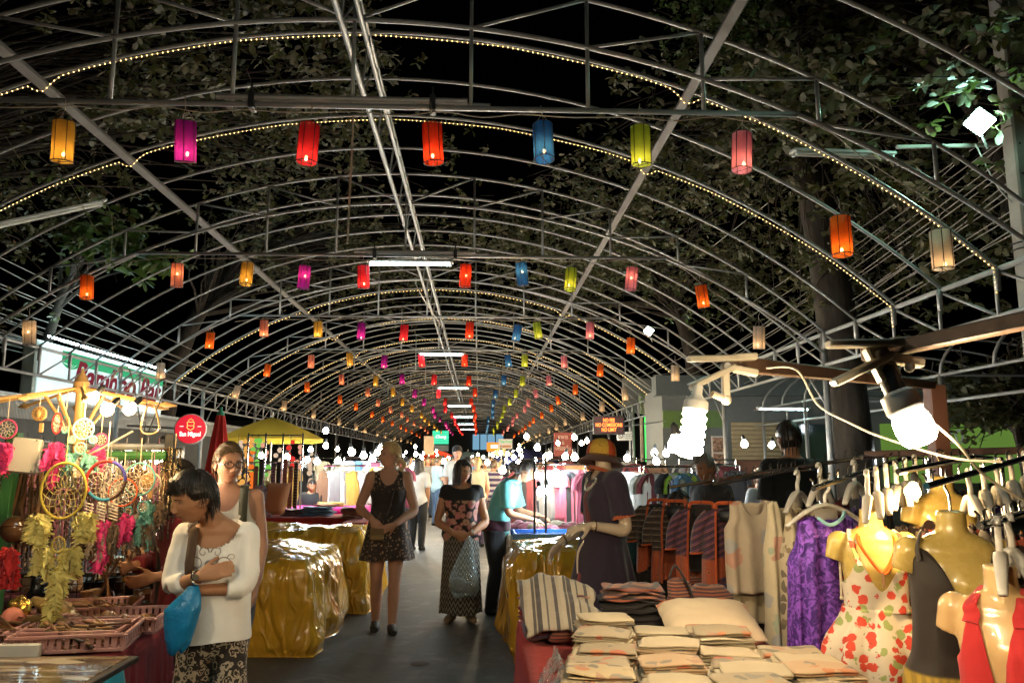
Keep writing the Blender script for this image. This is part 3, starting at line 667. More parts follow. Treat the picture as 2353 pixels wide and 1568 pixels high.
# ------------------------------------------------------------ signs on the clothes side
def board(name, label, c, w_, h, m, rz=0, d=.05, cat='sign'):
    t = thing(name, label, cat, c); MB().box(c, (w_, d, h), (0, 0, rz), .006).build('board', m, t); return t
RED_E = glow('led_red', (1, .16, .03), 2.6, False); YEL_E = glow('led_core', (1, .35, .06), 5, False)
c = at(1398, 976, 14.0); t = board('led_sign', 'dark LED sign with three glowing red lines of text', c, .52, .30, mat('led_board', (.05, .01, .01), .5))
put_text('lettering', 'NO FEE\nNO COMISSIONS\nNO LIMIT', RED_E, c + Vector((0, -.032, 0)), 0, .088, t, width=.475, bold=.002, space=.95)
for s_ in (-1, 1): MB().box(c + Vector((s_ * .27, 0, 0)), (.02, .07, .32)).build('side_rim', BLACK, t); MB().box(c + Vector((0, 0, s_ * .158)), (.56, .07, .016)).build('edge_rim', BLACK, t)
MB().tube([c + Vector((.26, .04, -.02)), c + Vector((.6, .08, .02)), c + Vector((1.1, .3, .09))], .012, 6).build('bracket', STEEL, t)
c = at(1435, 1001, 14.2); t = board('no_smoking_sign', 'small white no smoking notice under the LED sign', c, .27, .155, mat('sign_white', (.62, .64, .6), .5))
BK = mat('print_black', (.04, .04, .04), .6)
MB().torus(c + Vector((-.085, -.03, 0)), .042, .006, (0, 1, 0), 20, 5).tube([c + Vector((-.115, -.03, .03)), c + Vector((-.055, -.03, -.03))], .005, 5).build('emblem', BK, t)
put_text('lettering', 'ห้ามสูบบุหรี่\nNo Smoking\nin this area', BK, c + Vector((.045, -.03, 0)), 0, .036, t)
c = at(1293, 1020, 24); t = board('menu_sign', 'dull red food and drinks sign on a post', c, .55, .72, mat('menu_red', (.26, .045, .03), .6))
put_text('lettering', 'อาหาร\n&\nเครื่องดื่ม', mat('menu_print', (.62, .45, .36), .6), c + Vector((0, -.035, .05)), 0, .17, t, width=.46, bold=.002)
MB().tube([c + Vector((0, .05, .3)), Vector((c.x, c.y + .05, 0))], .025, 6).build('post', STEEL, t)
c = at(1161, 1019, 36); t = board('food_sign', 'cream sign with green food lettering', c, .62, .44, glow('food_sign_face', (.55, .42, .28), .75, False)); put_text('lettering', 'Thai Food', glow('food_green', (.03, .45, .15), .7, False), c + Vector((0, -.04, .1)), 0, .17, t, width=.55, bold=.004)
MB().box(c + Vector((0, -.03, -.11)), (.5, .02, .1)).build('picture_strip', glow('food_strip', (.6, .25, .1), .5, False), t); MB().tube([c + Vector((.2, .05, 0)), Vector((c.x + .2, c.y + .05, 0))], .03, 6).build('post', STEEL, t)
c = at(1133, 1026, 37); t = board('orange_sign', 'orange lit sign behind the cream food sign', c, .6, .42, glow('orange_face', (.9, .22, .03), .9, False)); MB().box(c + Vector((.05, -.04, .02)), (.34, .02, .16)).build('print_block', WGL, t); MB().tube([c + Vector((-.2, .05, 0)), Vector((c.x - .2, c.y + .05, 0))], .03, 6).build('post', STEEL, t)
c = at(985, 1022, 26); t = board('panel_board', 'narrow brown panel on a post beside the blonde woman', c, .32, .6, mat('board_brown', (.4, .28, .18), .7)); MB().tube([c, Vector((c.x, c.y + .05, 0))], .02, 6).build('post', STEEL, t); t.location = t.location
# ------------------------------------------------------------ shop front and second canopy on the clothes side
sh = thing('shop_front', 'pale shop front with a slatted shutter and green fascia behind the rails', 'shop', (8.2, 19.5, 0))
CREAM = mat('shutter_cream', (.40, .31, .18), .6); SWALL = mat('shop_wall', (.13, .14, .135), .7)
MB().box((8.6, 20.6, 1.7), (8.0, 2, 3.4)).build('wall', SWALL, sh)
MB().box((8.6, 19.57, 3.45), (8.4, .5, .5)).build('header', mat('shop_header', (.09, .11, .11), .6), sh)
for i in range(9):
    MB().box((6.95, 19.55, 1.66 + i * .105), (1.25, .05, .095), (R(8), 0, 0), .01).build('slat', CREAM, sh)
d0 = MB().box((6.75, 19.56, .8), (.75, .06, 1.6)).build('doorway', mat('shop_interior', (.16, .07, .04), .7), sh)
MB().box((7.25, 19.56, .8), (.12, .08, 1.6)).build('door_jamb', CREAM, sh)
MB().box((5.35, 19.56, 2.62), (1.5, .06, .42)).build('green_fascia', mat('fascia_green', (.10, .17, .03), .5), sh)
MB().box((8.5, 19.56, 1.4), (1.5, .05, 2.2)).build('glass_door', mat('shop_glass', (.03, .05, .055), .08, var=0), sh)
for i in range(4): MB().tube([(7.75 + i * .5, 19.5, 0), (7.75 + i * .5, 19.5, 2.9)], .03, 6).build('mullion', STEEL, sh)
pc = at(1648, 985, 19); t = board('picture_board', 'narrow board of small pictures beside the cream shutter', (5.95, 19.5, 1.75), .32, .9, mat('picture_board', (.5, .45, .38), .6))
for i in range(2):
    k = NT('picture_print%d' % i); k.set(col=k.ramp(k.noise(16, det=4), [(.35, (.05, .03, .02)), (.6, (.4, .2, .1)), (.75, (.7, .6, .4))]), rough=.4); MB().box((5.95, 19.46, 1.98 - i * .4), (.26, .02, .36)).build('picture', k.m, t)
a0, a1 = at(1743, 939, 17), at(1856, 940, 17)
batten('fluorescent_light', 'lit single fluorescent tube above the man in the dark shirt', (a0 + a1) / 2, .55, a1 - a0, tubes=1)
# green lit doorway strip behind the LED sign
gsh = thing('green_stall', 'green and white lit kiosk behind the LED sign', 'kiosk', (5.2, 26, 0))
GRN = glow('kiosk_green', (.06, .55, .10), 1.0, False); KWH = glow('kiosk_white', (.75, .9, .8), 1.4)
for pa, pb, m in ((1480, 1500, GRN), (1502, 1510, KWH), (1512, 1530, GRN), (1470, 1478, mat('kiosk_cream', (.55, .45, .3), .6))):
    a, b = at(pa, 955, 26), at(pb, 1060, 26); MB().box((a + b) / 2, (abs(b.x - a.x), .1, abs(a.z - b.z))).build('panel', m, gsh)
a, b = at(1470, 950, 25.8), at(1540, 905, 25.8); MB().box((a + b) / 2, (abs(b.x - a.x), .3, abs(a.z - b.z))).build('fascia', mat('kiosk_olive', (.2, .26, .12), .6), gsh)
a, b = at(1430, 948, 30), at(1560, 868, 30); c_ = thing('pale_hoarding', 'pale round cornered hoarding behind the far eave', 'hoarding', (a.x, 30, 0)); MB().box(((a.x + b.x) / 2, 30, (a.z + b.z) / 2), (abs(b.x - a.x), .12, abs(a.z - b.z)), bev=.3).build('board', mat('hoarding_white', (.22, .22, .21), .6), c_); MB().tube([(a.x + .3, 30.1, 0), (a.x + .3, 30.1, a.z + .5)], .06, 6).tube([(b.x - .3, 30.1, 0), (b.x - .3, 30.1, a.z + .5)], .06, 6).build('leg', STEEL, c_)
C2, H2, E2 = 9.7, 2.75, 2.85
c2 = thing('second_canopy_frame', 'bare arched steel canopy frame standing behind the clothes rails', 'canopy frame', (C2, 9, 0))
am = MB().tube([(H2 * math.cos(a), 0, E2 + 1.15 * math.sin(a)) for a in np.linspace(0, PI, 24)], .024, 6).mesh('arch'); am.materials.append(STEEL)
pm2 = MB().tube([(0, 0, 0), (0, 0, E2)], .035, 7).mesh('post'); pm2.materials.append(STEEL)
for i in range(12):
    y = 9 + i * 1.25; o = place('arch', am, i * 1.25, c2)
    if i % 2 == 0:
        for s_ in (-1, 1): place('post', pm2, i * 1.25, c2, s_ * H2)
for s_ in (-1, 1):
    for z in (E2, E2 - .4): MB().tube([(C2 + s_ * H2, 9, z), (C2 + s_ * H2, 24, z)], .024, 6).build('eave_rail', STEEL, c2)
for y in (9, 11.5, 14, 16.5): MB().tube([(C2 - H2, y, E2), (C2 + H2, y, E2)], .02, 6).build('tie_bar', STEEL, c2)
gw = thing('lit_wall', 'lime green lit hoarding behind the shrub', 'hoarding', (12, 17.2, 0))
a, b = at(2120, 1025, 17.2), at(2350, 975, 17.2); MB().box(((a.x + b.x) / 2, 17.2, 1.75), (4.2, .1, 1.3)).build('board', glow('lime_board', (.16, .30, .05), .3, False), gw)
put_text('lettering', '20', mat('lime_print', (.5, .5, .45), .6), ((a.x + b.x) / 2 - .5, 17.1, 2.1), 0, .45, gw)
MB().tube([(a.x, 17.3, 0), (a.x, 17.3, 2.3)], .04, 6).tube([(b.x, 17.3, 0), (b.x, 17.3, 2.3)], .04, 6).build('leg', STEEL, gw)
# ------------------------------------------------------------ figures
def remesh(mb, voxel, smooth=3):
    me = mb.mesh('raw'); o = bpy.data.objects.new('raw', me)
    m = o.modifiers.new('r', 'REMESH'); m.mode = 'VOXEL'; m.voxel_size = voxel
    if smooth: m = o.modifiers.new('s', 'SMOOTH'); m.iterations = smooth; m.factor = .5
    return eval_mesh(o)
def get_vf(me):
    V = np.empty(len(me.vertices) * 3); me.vertices.foreach_get('co', V); return V.reshape(-1, 3), [tuple(p.vertices) for p in me.polygons]
def normals(me):
    N = np.empty(len(me.vertices) * 3); me.vertices.foreach_get('normal', N); return N.reshape(-1, 3)
def wrinkle(me, amp, freq=(9, 9, 5), seed=0, fn=None):
    V, _ = get_vf(me); N = normals(me); d = np.empty(len(V))
    for i, p in enumerate(V):
        q = Vector((p[0] * freq[0] + seed, p[1] * freq[1], p[2] * freq[2])); a = mnoise.noise(q)
        d[i] = (1 - abs(a) * 2) * .6 + mnoise.noise(q * 2.3) * .5
    A = amp if fn is None else amp * np.array([fn(p) for p in V])
    V = V + N * (d * A)[:, None]; me.vertices.foreach_set('co', V.ravel()); me.update(); return me
def cut(me, f, snap=True):
    "remove where f(p) < 0, then pull the border onto f = 0"
    V, F = get_vf(me); v = f(V); keep = v > 0
    Fk = [q for q in F if all(keep[i] for i in q)]
    if snap:
        cnt = {}
        for q in Fk:
            for a, b in zip(q, q[1:] + q[:1]):
                e = (min(a, b), max(a, b)); cnt[e] = cnt.get(e, 0) + 1
        bd = np.array(sorted({i for e, c_ in cnt.items() if c_ == 1 for i in e}), int)
        if len(bd):
            for _ in range(3):
                P = V[bd]; fv = f(P); g = np.stack([(f(P + np.eye(3)[k] * 1e-4) - fv) / 1e-4 for k in range(3)], 1); gg = (g * g).sum(1) + 1e-9
                st = g * (fv / gg)[:, None]; L = np.linalg.norm(st, axis=1); sc_ = np.minimum(1, .012 / (L + 1e-9)); P = P - st * sc_[:, None]; V[bd] = P
            nb = {int(i): [] for i in bd}
            for e, c_ in cnt.items():
                if c_ == 1: nb[e[0]].append(e[1]); nb[e[1]].append(e[0])
            for _ in range(14):
                W = V.copy()
                for i, q in nb.items():
                    if len(q) >= 2: W[i] = .5 * V[i] + .5 * V[q].mean(0)
                V = W
    used = np.array(sorted({i for q in Fk for i in q}), int); mp = np.full(len(V), -1); mp[used] = np.arange(len(used))
    m2 = bpy.data.meshes.new('cut'); m2.from_pydata([tuple(p) for p in V[used]], [], [tuple(int(mp[i]) for i in q) for q in Fk]); m2.polygons.foreach_set('use_smooth', [True] * len(Fk)); m2.update()
    return m2
def ss(a, b, x):
    t = min(1, max(0, (x - a) / (b - a))); return t * t * (3 - 2 * t)
SKINM = {}
def vcol_skin(name='skin', rough=.58):
    if name in MATS: return MATS[name]
    k = NT(name); a = k.n('ShaderNodeAttribute', attribute_name='Col').outputs['Color']
    col = k.mix(k.math('MULTIPLY', k.noise(45, det=4), .35), a, k.mix(.35, a, (.30, .09, .05)))
    k.set(col=col, rough=rough, sss=.08, spec=.4); k.b.inputs['Subsurface Radius'].default_value = (.012, .005, .003); k.b.inputs['Subsurface Scale'].default_value = .5
    k.bump(k.noise(300, det=2), .08, .002); MATS[name] = k.m; return k.m
def hair_mat(name, a, b):
    if name in MATS: return MATS[name]
    k = NT(name); k.set(col=k.mix(k.noise(90, vec=k.co((1, 1, .15)), det=4), a, b), rough=.36, spec=.5); k.bump(k.noise(160, vec=k.co((1, 1, .12)), det=3), .5, .004); MATS[name] = k.m; return k.m
def G(x, x0, sx, z, z0, sz): return np.exp(-((np.abs(x) - x0) / sx) ** 2 - ((z - z0) / sz) ** 2)
class Head:
    def __init__(s, NU=72, NV=80, fem=1, fat=1.0, nose=1.0):
        S_ = np.linspace(-PI, PI, NU, endpoint=False); A = S_ - .62 * np.sin(S_); T = np.linspace(-PI / 2, PI / 2, NV)
        s.NU, s.NV = NU, NV; a, t = np.meshgrid(A, T); s.a = a
        dx, dy, dz = np.sin(a) * np.cos(t), -np.cos(a) * np.cos(t), np.sin(t)
        x = .075 * fat * dx; y = np.where(dy < 0, .088, .098) * dy; z = .116 * dz
        k = np.clip((-.015 - z) / .1, 0, 1); x *= 1 - (.40 if fem else .30) / fat * k ** 1.4; y = np.where(y > 0, y * (1 - .55 * k), y * (1 - .02 * k))
        y = y - .012 * k * np.clip(-dy, 0, 1)
        x *= 1 + .05 * np.clip(z / .1, 0, 1) * np.clip(dy, 0, 1)
        fr = np.clip(-dy * 1.6 - .15, 0, 1)
        d = -.010 * G(x, .031, .018, z, .004, .014) + .005 * G(x, .026, .024, z, .025, .010) + nose * (.011 * G(x, 0, .0085, z, -.004, .02) + .021 * G(x, 0, .0115, z, -.032, .014) + .010 * G(x, .011, .0075, z, -.037, .008))
        d += .005 * G(x, .043, .02, z, -.022, .022) + .0085 * G(x, 0, .020, z, -.060, .0055) + .0085 * G(x, 0, .017, z, -.0715, .006) - .005 * G(x, 0, .024, z, -.0655, .0024) + .009 * G(x, 0, .022, z, -.098, .013) - .004 * G(x, 0, .018, z, -.083, .006)
        y = y - d * fr; s.P = np.stack([x, y, z], -1)
        s.front = (dy < -.1)
    def surf(s, x, z):
        P = s.P[s.front]; dd = (P[:, 0] - x) ** 2 + (P[:, 2] - z) ** 2; i = np.argsort(dd)[:4]; w_ = 1 / (dd[i] + 1e-8); return float((P[i, 1] * w_).sum() / w_.sum())
    def geo(s, mb, M, skin, lid=1.0, brow=(.03, .02, .015), lips=None, gaze=0, age=0, eyes=True):
        NU, NV = s.NU, s.NV; V = s.P.reshape(-1, 3); lips = lips or mul((skin[0] * .85, skin[1] * .52, skin[2] * .5), 1)
        n0 = len(mb.v)
        fs = [(i * NU + j, i * NU + (j + 1) % NU, (i + 1) * NU + (j + 1) % NU, (i + 1) * NU + j) for i in range(NV - 1) for j in range(NU)]
        x, z = V[:, 0], V[:, 2]; ck = np.clip(G(x, .043, .022, z, -.025, .02) * .25 + G(x, 0, .012, z, -.034, .012) * .2, 0, 1) * (V[:, 1] < 0)
        col = np.array(skin)[None] * (1 - ck[:, None]) + ck[:, None] * np.array([skin[0] * 1.02, skin[1] * .72, skin[2] * .68])[None]
        mb.v += [tuple(M @ Vector(p)) for p in V]; mb.f += [tuple(i + n0 for i in f) for f in fs]; mb.mi += [0] * len(fs); mb.cols += [tuple(c) for c in col]
        def patch(fn, nu, nv):
            g = [[fn(i / (nu - 1), j / (nv - 1)) for i in range(nu)] for j in range(nv)]; o = len(mb.v)
            for r in g:
                for (px, pz, off, c) in r: mb.v.append(tuple(M @ Vector((px, s.surf(px, pz) - off, pz)))); mb.cols.append(c)
            q = [(o + j * nu + i, o + j * nu + i + 1, o + (j + 1) * nu + i + 1, o + (j + 1) * nu + i) for j in range(nv - 1) for i in range(nu - 1)]; mb.f += q; mb.mi += [0] * len(q)
        if eyes:
            for sg_ in (-1, 1):
                def eye(u, v):
                    px = sg_ * .031 + (u - .5) * .027; e = max(0, 1 - (2 * u - 1) ** 2); hh = .0062 * lid; pz = .004 + (v - .45) * 2 * hh * e * (1 if v > .5 else .8)
                    di = math.hypot(px - sg_ * .031 - gaze * .006, (pz - .004) * 1.0)
                    c = (.015, .008, .006) if (di < .0056 or v > .9) else ((.10, .05, .035) if (v < .06 or u < .06 or u > .94) else (.52, .47, .42))
                    return px, pz, .0016 + .002 * e * (1 - abs(2 * v - 1)), c
                patch(eye, 15, 8)
                patch(lambda u, v: (sg_ * (.014 + u * .034), .021 + .006 * math.sin(u * 2.4) - .003 * u + (v - .5) * .0055 * (1.1 - u * .7), .0018, brow), 10, 3)
        patch(lambda u, v: ((u - .5) * .044, -.0655 + (v - .5) * .019 * max(0, 1 - (2 * u - 1) ** 2) ** .7 + .001 * math.cos((u - .5) * 9), .0012, mul(lips, .55) if abs(v - .5) < .09 else lips), 15, 9)
        for sg_ in (-1, 1):   # ears
            mb.c = skin; o = len(mb.v); tmp = MB(); tmp.ball((0, 0, 0), (.007, .017, .031), 10, 8); tmp.torus((sg_ * .003, 0, .0), .02, .005, (1, 0, 0), 16, 5, (1.4, .8))
            mb.add([M @ (Vector(p) + Vector((sg_ * .0755, .008, -.012))) for p in tmp.v], tmp.f); mb.c = None
def hair(s, M, mask, thick, length, flow=None, locks=220, seed=0, rad=.0045, extra=None, fall=.0, hl=.045):
    "scalp shell plus tapered locks that run from the crown and hang"
    r_ = random.Random(seed); mb = MB(); NU, NV = s.NU, s.NV; P = s.P; cen = np.array([0, .01, .0]); out = P - cen; out /= np.linalg.norm(out, axis=-1, keepdims=True)
    mk = np.vectorize(mask)(s.a, P[..., 2]); th = np.clip(mk / .03, 0, 1) * thick
    Q = P + out * th[..., None]; ok = mk > 0; idx = -np.ones((NV, NU), int); n = 0
    for i in range(NV):
        for j in range(NU):
            if ok[i, j]: idx[i, j] = n; n += 1; mb.v.append(tuple(M @ Vector(Q[i, j] + out[i, j] * .002 * mnoise.noise(Vector((P[i, j, 0] * 90, P[i, j, 1] * 90, P[i, j, 2] * 20))))))
    for i in range(NV - 1):
        for j in range(NU):
            q = (idx[i, j], idx[i, (j + 1) % NU], idx[i + 1, (j + 1) % NU], idx[i + 1, j])
            if min(q) >= 0: mb.f.append(q); mb.mi.append(0)
    cand = np.argwhere(ok); pts = Q[ok]
    crown = Vector((r_.uniform(-.01, .01), .035, .115)) if flow is None else Vector(flow)
    for _ in range(locks):
        i, j = cand[r_.randrange(len(cand))]; p = Vector(Q[i, j]); L = length(s.a[i, j], P[i, j, 2]) * r_.uniform(.75, 1.1); path = [p]; left = L; step = .016
        while left > 0 and len(path) < 40:
            d = (p - crown); d.normalize() if d.length > 1e-5 else None
            nrm = Vector((p.x / .085 ** 2, (p.y - .005) / .108 ** 2, p.z / .13 ** 2)); nn = nrm.normalized(); d = d - nn * d.dot(nn); d = d.normalized() if d.length > .01 else Vector((0, 0, -1))
            if p.z < -.02: d = (d * .3 + Vector((0, .02, -1))).normalized()
            d.z -= fall; p = p + d * step; rr = (p.x / (.079 + thick)) ** 2 + ((p.y - .005) / (.098 + thick)) ** 2 + (p.z / (.119 + thick)) ** 2
            if rr < 1 and p.z > -.06: p = Vector((p.x, p.y, p.z)) * (1 / math.sqrt(rr)) ** .8
            if p.y < -.01 and p.z < hl: break
            path.append(p); left -= step
        rr = [rad * (1 - .85 * (q / (len(path) - 1)) ** 2) for q in range(len(path))] if len(path) > 1 else [rad]
        if len(path) > 1: mb.tube([M @ q for q in path], rr, 4, caps=False)
    if extra: extra(mb, M)
    return mb
class Fig:
    """proportioned figure; local frame faces -Y, person's own left is +X"""
    SEC = [(0, .095, .075, .09), (.06, .150, .10, .115), (.16, .176, .11, .13), (.24, .172, .105, .12), (.36, .142, .10, .095), (.45, .134, .10, .088), (.58, .146, .112, .092), (.72, .160, .118, .10), (.84, .168, .10, .092), (.92, .150, .075, .075), (.97, .095, .058, .062), (1.0, .060, .052, .055)]
    def __init__(s, h=1.6, w=1.0, lean=0, twist=0, bust=0, belly=0, hipshift=(0, 0, 0)):
        s.h, s.k, s.w, s.lean, s.twist, s.bust, s.belly = h, h / 1.70, w, lean, twist, bust, belly
        s.base = Vector((0, 0, .80 * s.k)) + Vector(hipshift); s.L = .655 * s.k; s.mb = MB(); s.mb.c = None
        s.fr = []; p = s.base.copy(); N = 40
        for i in range(N + 1):
            t = i / N; ang = lean * ss(.05, .8, t); d = Vector((0, -math.sin(ang), math.cos(ang)))
            if i: p = p + d * (s.L / N)
            tw = twist * ss(.2, .9, t); X = Vector((math.cos(tw), math.sin(tw), 0)); s.fr.append((p.copy(), X, d, X.cross(d) * -1))
    def frame(s, t):
        f = min(max(t, 0), 1) * 40; i = min(int(f), 39); a = f - i; (p0, X0, d0, y0), (p1, X1, d1, y1) = s.fr[i], s.fr[i + 1]
        return p0.lerp(p1, a), X0.lerp(X1, a), d0.lerp(d1, a), y0.lerp(y1, a)
    def sec(s, t):
        T = [q[0] for q in s.SEC]; v = [np.interp(t, T, [q[k] for q in s.SEC]) * s.k for k in (1, 2, 3)]
        w_ = s.w if t < .9 else 1 + (s.w - 1) * .4; return v[0] * w_, (v[1] + s.belly * math.exp(-((t - .4) / .2) ** 2)) * w_, v[2] * w_
    def pt(s, t, a, infl=0):
        "surface point, a = 0 front, +a towards the person's left"
        p, X, d, Yb = s.frame(t); hw, hf, hb = s.sec(t); ca, sa = math.cos(a), math.sin(a)
        e = .82; ca2 = math.copysign(abs(ca) ** e, ca); sa2 = math.copysign(abs(sa) ** e, sa)
        b = s.bust * math.exp(-((t - .71) / .085) ** 2) * (math.exp(-((a - .55) / .42) ** 2) + math.exp(-((a + .55) / .42) ** 2)) if ca > 0 else 0
        F = X.cross(d); F = F if F.y < 0 else -F
        return p + X * (sa2 * (hw + infl)) + F * (ca2 * ((hf if ca > 0 else hb) + infl + b))
    def torso(s, mb, t0=0, t1=1, infl=0, n=32, m=30, ext=None, cap=True):
        T = np.linspace(t0, t1, m); rings = [[s.pt(t, 2 * PI * j / n, infl) for j in range(n)] for t in T]
        mb.rings(rings, (cap, cap)); return mb
    def shoulder(s, sd): p, X, d, y = s.frame(.88); return p + X * (sd * .158 * s.k * s.w ** .5)
    def arm_path(s, sd, el, wr): return [s.shoulder(sd) - s.frame(.9)[1] * sd * .03, s.shoulder(sd), Vector(el), Vector(wr)]
    def limb(s, mb, a, b, c, r, sub=7):
        a, b, c = Vector(a), Vector(b), Vector(c); e = (b - a).normalized() * .035; g = (c - b).normalized() * .035
        pts = [a, a.lerp(b, .45), b - e, b + g, b.lerp(c, .4), c]; mb.tube([tuple(p) for p in pts], r, 14, sub=4); return mb
    def arm(s, mb, sd, el, wr, infl=0, upto=2.0, th=1.0):
        k = s.k * th; S = s.shoulder(sd); el, wr = Vector(el), Vector(wr); i = infl
        if upto >= 2: s.limb(mb, S, el, wr, [.054 * k + i, .047 * k + i, .040 * k + i, .043 * k + i, .038 * k + i, .026 * k + i])
        elif upto > 1:
            f = upto - 1; e2 = el.lerp(wr, f); s.limb(mb, S, el, e2, [.054 * k + i, .047 * k + i, .042 * k + i, .045 * k + i, .043 * k + i, (.043 - .015 * f) * k + i * 1.2])
        else: e2 = S.lerp(el, upto); mb.tube([tuple(S), tuple(S.lerp(e2, .5)), tuple(e2)], [.056 * k + i, .052 * k + i, .050 * k + i * 1.4], 16, sub=4)
        c_ = S - s.frame(.9)[1] * sd * .05; mb.tube([tuple(c_), tuple(S)], [.055 * k + i, .055 * k + i], 14); mb.ball(S, .055 * k + i, 14, 10)
    def leg(s, mb, sd, kn, an, infl=0, th=1.0, upto=2):
        k = s.k * th * (.6 + .4 * s.w); p, X, d, y = s.frame(.1); H = p + X * sd * .085 * s.k * s.w; i = infl; kn, an = Vector(kn), Vector(an)
        if upto >= 2: s.limb(mb, H, kn, an, [.092 * k + i, .080 * k + i, .057 * k + i, .054 * k + i, .055 * k + i, .037 * k + i])
        else: e2 = H.lerp(kn, upto); mb.tube([tuple(H), tuple(H.lerp(e2, .5)), tuple(e2)], [.094 * k + i, .088 * k + i, .08 * k + i], 16, sub=4)
        mb.ball(H, .092 * k + i, 14, 10)
    def foot(s, mb, an, ang=0, L=.15, infl=0):
        an = Vector(an); k = s.k; D = Vector((math.sin(ang), -math.cos(ang), 0)); f = an.copy(); f.z = 0
        mb.tube([tuple(an), tuple(an * .5 + f * .5 + Vector((0, 0, .02)))], [.036 * k + infl, .038 * k + infl], 12)
        mb.tube([tuple(f - D * .05 * k + Vector((0, 0, .035))), tuple(f + Vector((0, 0, .045 * k))), tuple(f + D * .09 * k + Vector((0, 0, .034))), tuple(f + D * L * k + Vector((0, 0, .024)))], [.033 * k + infl, .038 * k + infl, .040 * k + infl, .024 * k + infl], 12, sub=4)
    def hand(s, mb, wr, d, nrm, sd, curl=.5, size=1.0, spread=.12, thumb=.6):
        "palm, four unequal fingers and a thumb; d = towards fingertips, nrm = palm side normal, sd = +1 thumb towards cross(d,nrm)"
        k = s.k * size; wr = Vector(wr); d = Vector(d).normalized(); nrm = Vector(nrm); nrm = (nrm - d * nrm.dot(d)).normalized(); X = d.cross(nrm) * sd
        rings = []
        for f, hw, ht in ((-.01, .022, .018), (.02, .030, .018), (.055, .039, .016), (.08, .041, .014), (.092, .038, .011)):
            c = wr + d * f * k; rings.append([c + X * math.cos(a) * hw * k + nrm * math.sin(a) * ht * k for a in np.linspace(0, 2 * PI, 16, endpoint=False)])
        mb.rings(rings)
        for i, (off, L, r) in enumerate(((.030, .070, .0088), (.010, .078, .0092), (-.010, .072, .0088), (-.029, .056, .0078))):
            p = wr + d * .084 * k + X * off * k; dd = (d + X * off / .03 * spread).normalized(); pts = [p - dd * .015 * k, p]; c = curl * (1 + .12 * i) * .5
            for seg in (.45, .32, .23):
                dd = (dd * math.cos(c) + nrm * math.sin(c)); nn = nrm; p = p + dd * L * seg * k; pts.append(p); c = curl * 1.0
                nrm2 = nrm - dd * nrm.dot(dd); nrm_l = nrm2.normalized() if nrm2.length > .05 else nrm; dd = dd.normalized()
            mb.tube([tuple(q) for q in pts], [r * k * 1.02, r * k * 1.05, r * k, r * k * .92, r * k * .7], 9, sub=3)
        p = wr + d * .02 * k + X * .026 * k; dd = (d * .75 + X * thumb + nrm * .35).normalized(); pts = [p - dd * .012 * k, p]
        for seg in (.040, .032, .025): p = p + dd * seg * k; pts.append(p); dd = (dd + d * .25 + nrm * curl * .2).normalized()
        mb.tube([tuple(q) for q in pts], [.012 * k, .0125 * k, .0105 * k, .0098 * k, .0075 * k], 9, sub=3)
    def head_matrix(s, yaw=0, pitch=0, roll=0, fwd=.03, up=0, scale=None):
        p, X, d, y = s.frame(1.0); sc_ = (scale or 1.0) * s.k
        c = p + d * (.03 + up) * s.k; M = Matrix.Translation(c + Vector((0, -fwd * s.k, 0))) @ Matrix.Rotation(yaw, 4, 'Z') @ Matrix.Rotation(pitch, 4, 'X') @ Matrix.Rotation(roll, 4, 'Y') @ Matrix.Translation((0, -.012 * sc_, .095 * sc_)) @ Matrix.Scale(sc_, 4)
        return M
    def neck(s, mb, M, r=.052):
        p, X, d, y = s.frame(.95); q = M @ Vector((0, .028, -.045)); mb.tube([tuple(p), tuple(p.lerp(q, .5) + Vector((0, .004, 0))), tuple(q)], [r * 1.25 * s.k, r * s.k, r * .98 * s.k], 14, sub=3)
def paint(me, col, fn=None):
    V, _ = get_vf(me); c = np.tile(np.array((*col, 1), np.float32), (len(V), 1))
    if fn is not None: c = fn(V, c)
    a = me.color_attributes.new('Col', 'FLOAT_COLOR', 'POINT'); a.data.foreach_set('color', c.astype(np.float32).ravel())
def join_head(me, hb):
    V, F = get_vf(me); ca = np.empty(len(V) * 4, np.float32); me.color_attributes['Col'].data.foreach_get('color', ca)
    if hb is None: hb = MB()
    m = bpy.data.meshes.new('body'); n = len(V); m.from_pydata([tuple(p) for p in V] + hb.v, [], F + [tuple(i + n for i in f) for f in hb.f])
    a = m.color_attributes.new('Col', 'FLOAT_COLOR', 'POINT'); hc = np.array([(*c, 1) for c in hb.cols], np.float32).reshape(-1) if hb.cols else np.zeros(0, np.float32)
    a.data.foreach_set('color', np.concatenate([ca, hc])); m.polygons.foreach_set('use_smooth', [True] * len(m.polygons)); m.update(); return m
def finish(me, name, m, loc, rz, label=None, cat=None, group=None, parent=None):
    for mm in (m if isinstance(m, (list, tuple)) else [m]): me.materials.append(mm)
    me.polygons.foreach_set('use_smooth', [True] * len(me.polygons))
    o = bpy.data.objects.new(name, me); C.objects.link(o)
    if parent is not None: o.parent = parent
    else: o.location = loc; o.rotation_euler = (0, 0, rz)
    return tag(o, label, cat, group)
def skirt(f, z0, z1, a0, a1, folds=9, amp=.02, m=26, n=72, y0=0, seed=0, sway=(0, 0), p=1.0, closed=True):
    "rings from waist z0 to hem z1; a = (half width, half depth)"
    mb = MB(); rings = []
    for i in range(m):
        t = i / (m - 1); z = z0 + (z1 - z0) * t; hw = a0[0] + (a1[0] - a0[0]) * t ** p; hd = a0[1] + (a1[1] - a0[1]) * t ** p; r = []
        for j in range(n):
            a = 2 * PI * j / n; w_ = 1 + amp / hw * t * math.sin(folds * a + seed + 1.5 * math.sin(2 * a + seed)); r.append((hw * w_ * math.sin(a) + sway[0] * t, -hd * w_ * math.cos(a) + y0 + sway[1] * t, z + .008 * t * math.sin(3 * a + seed)))
        rings.append(r)
    mb.rings(rings, (False, False)); return mb
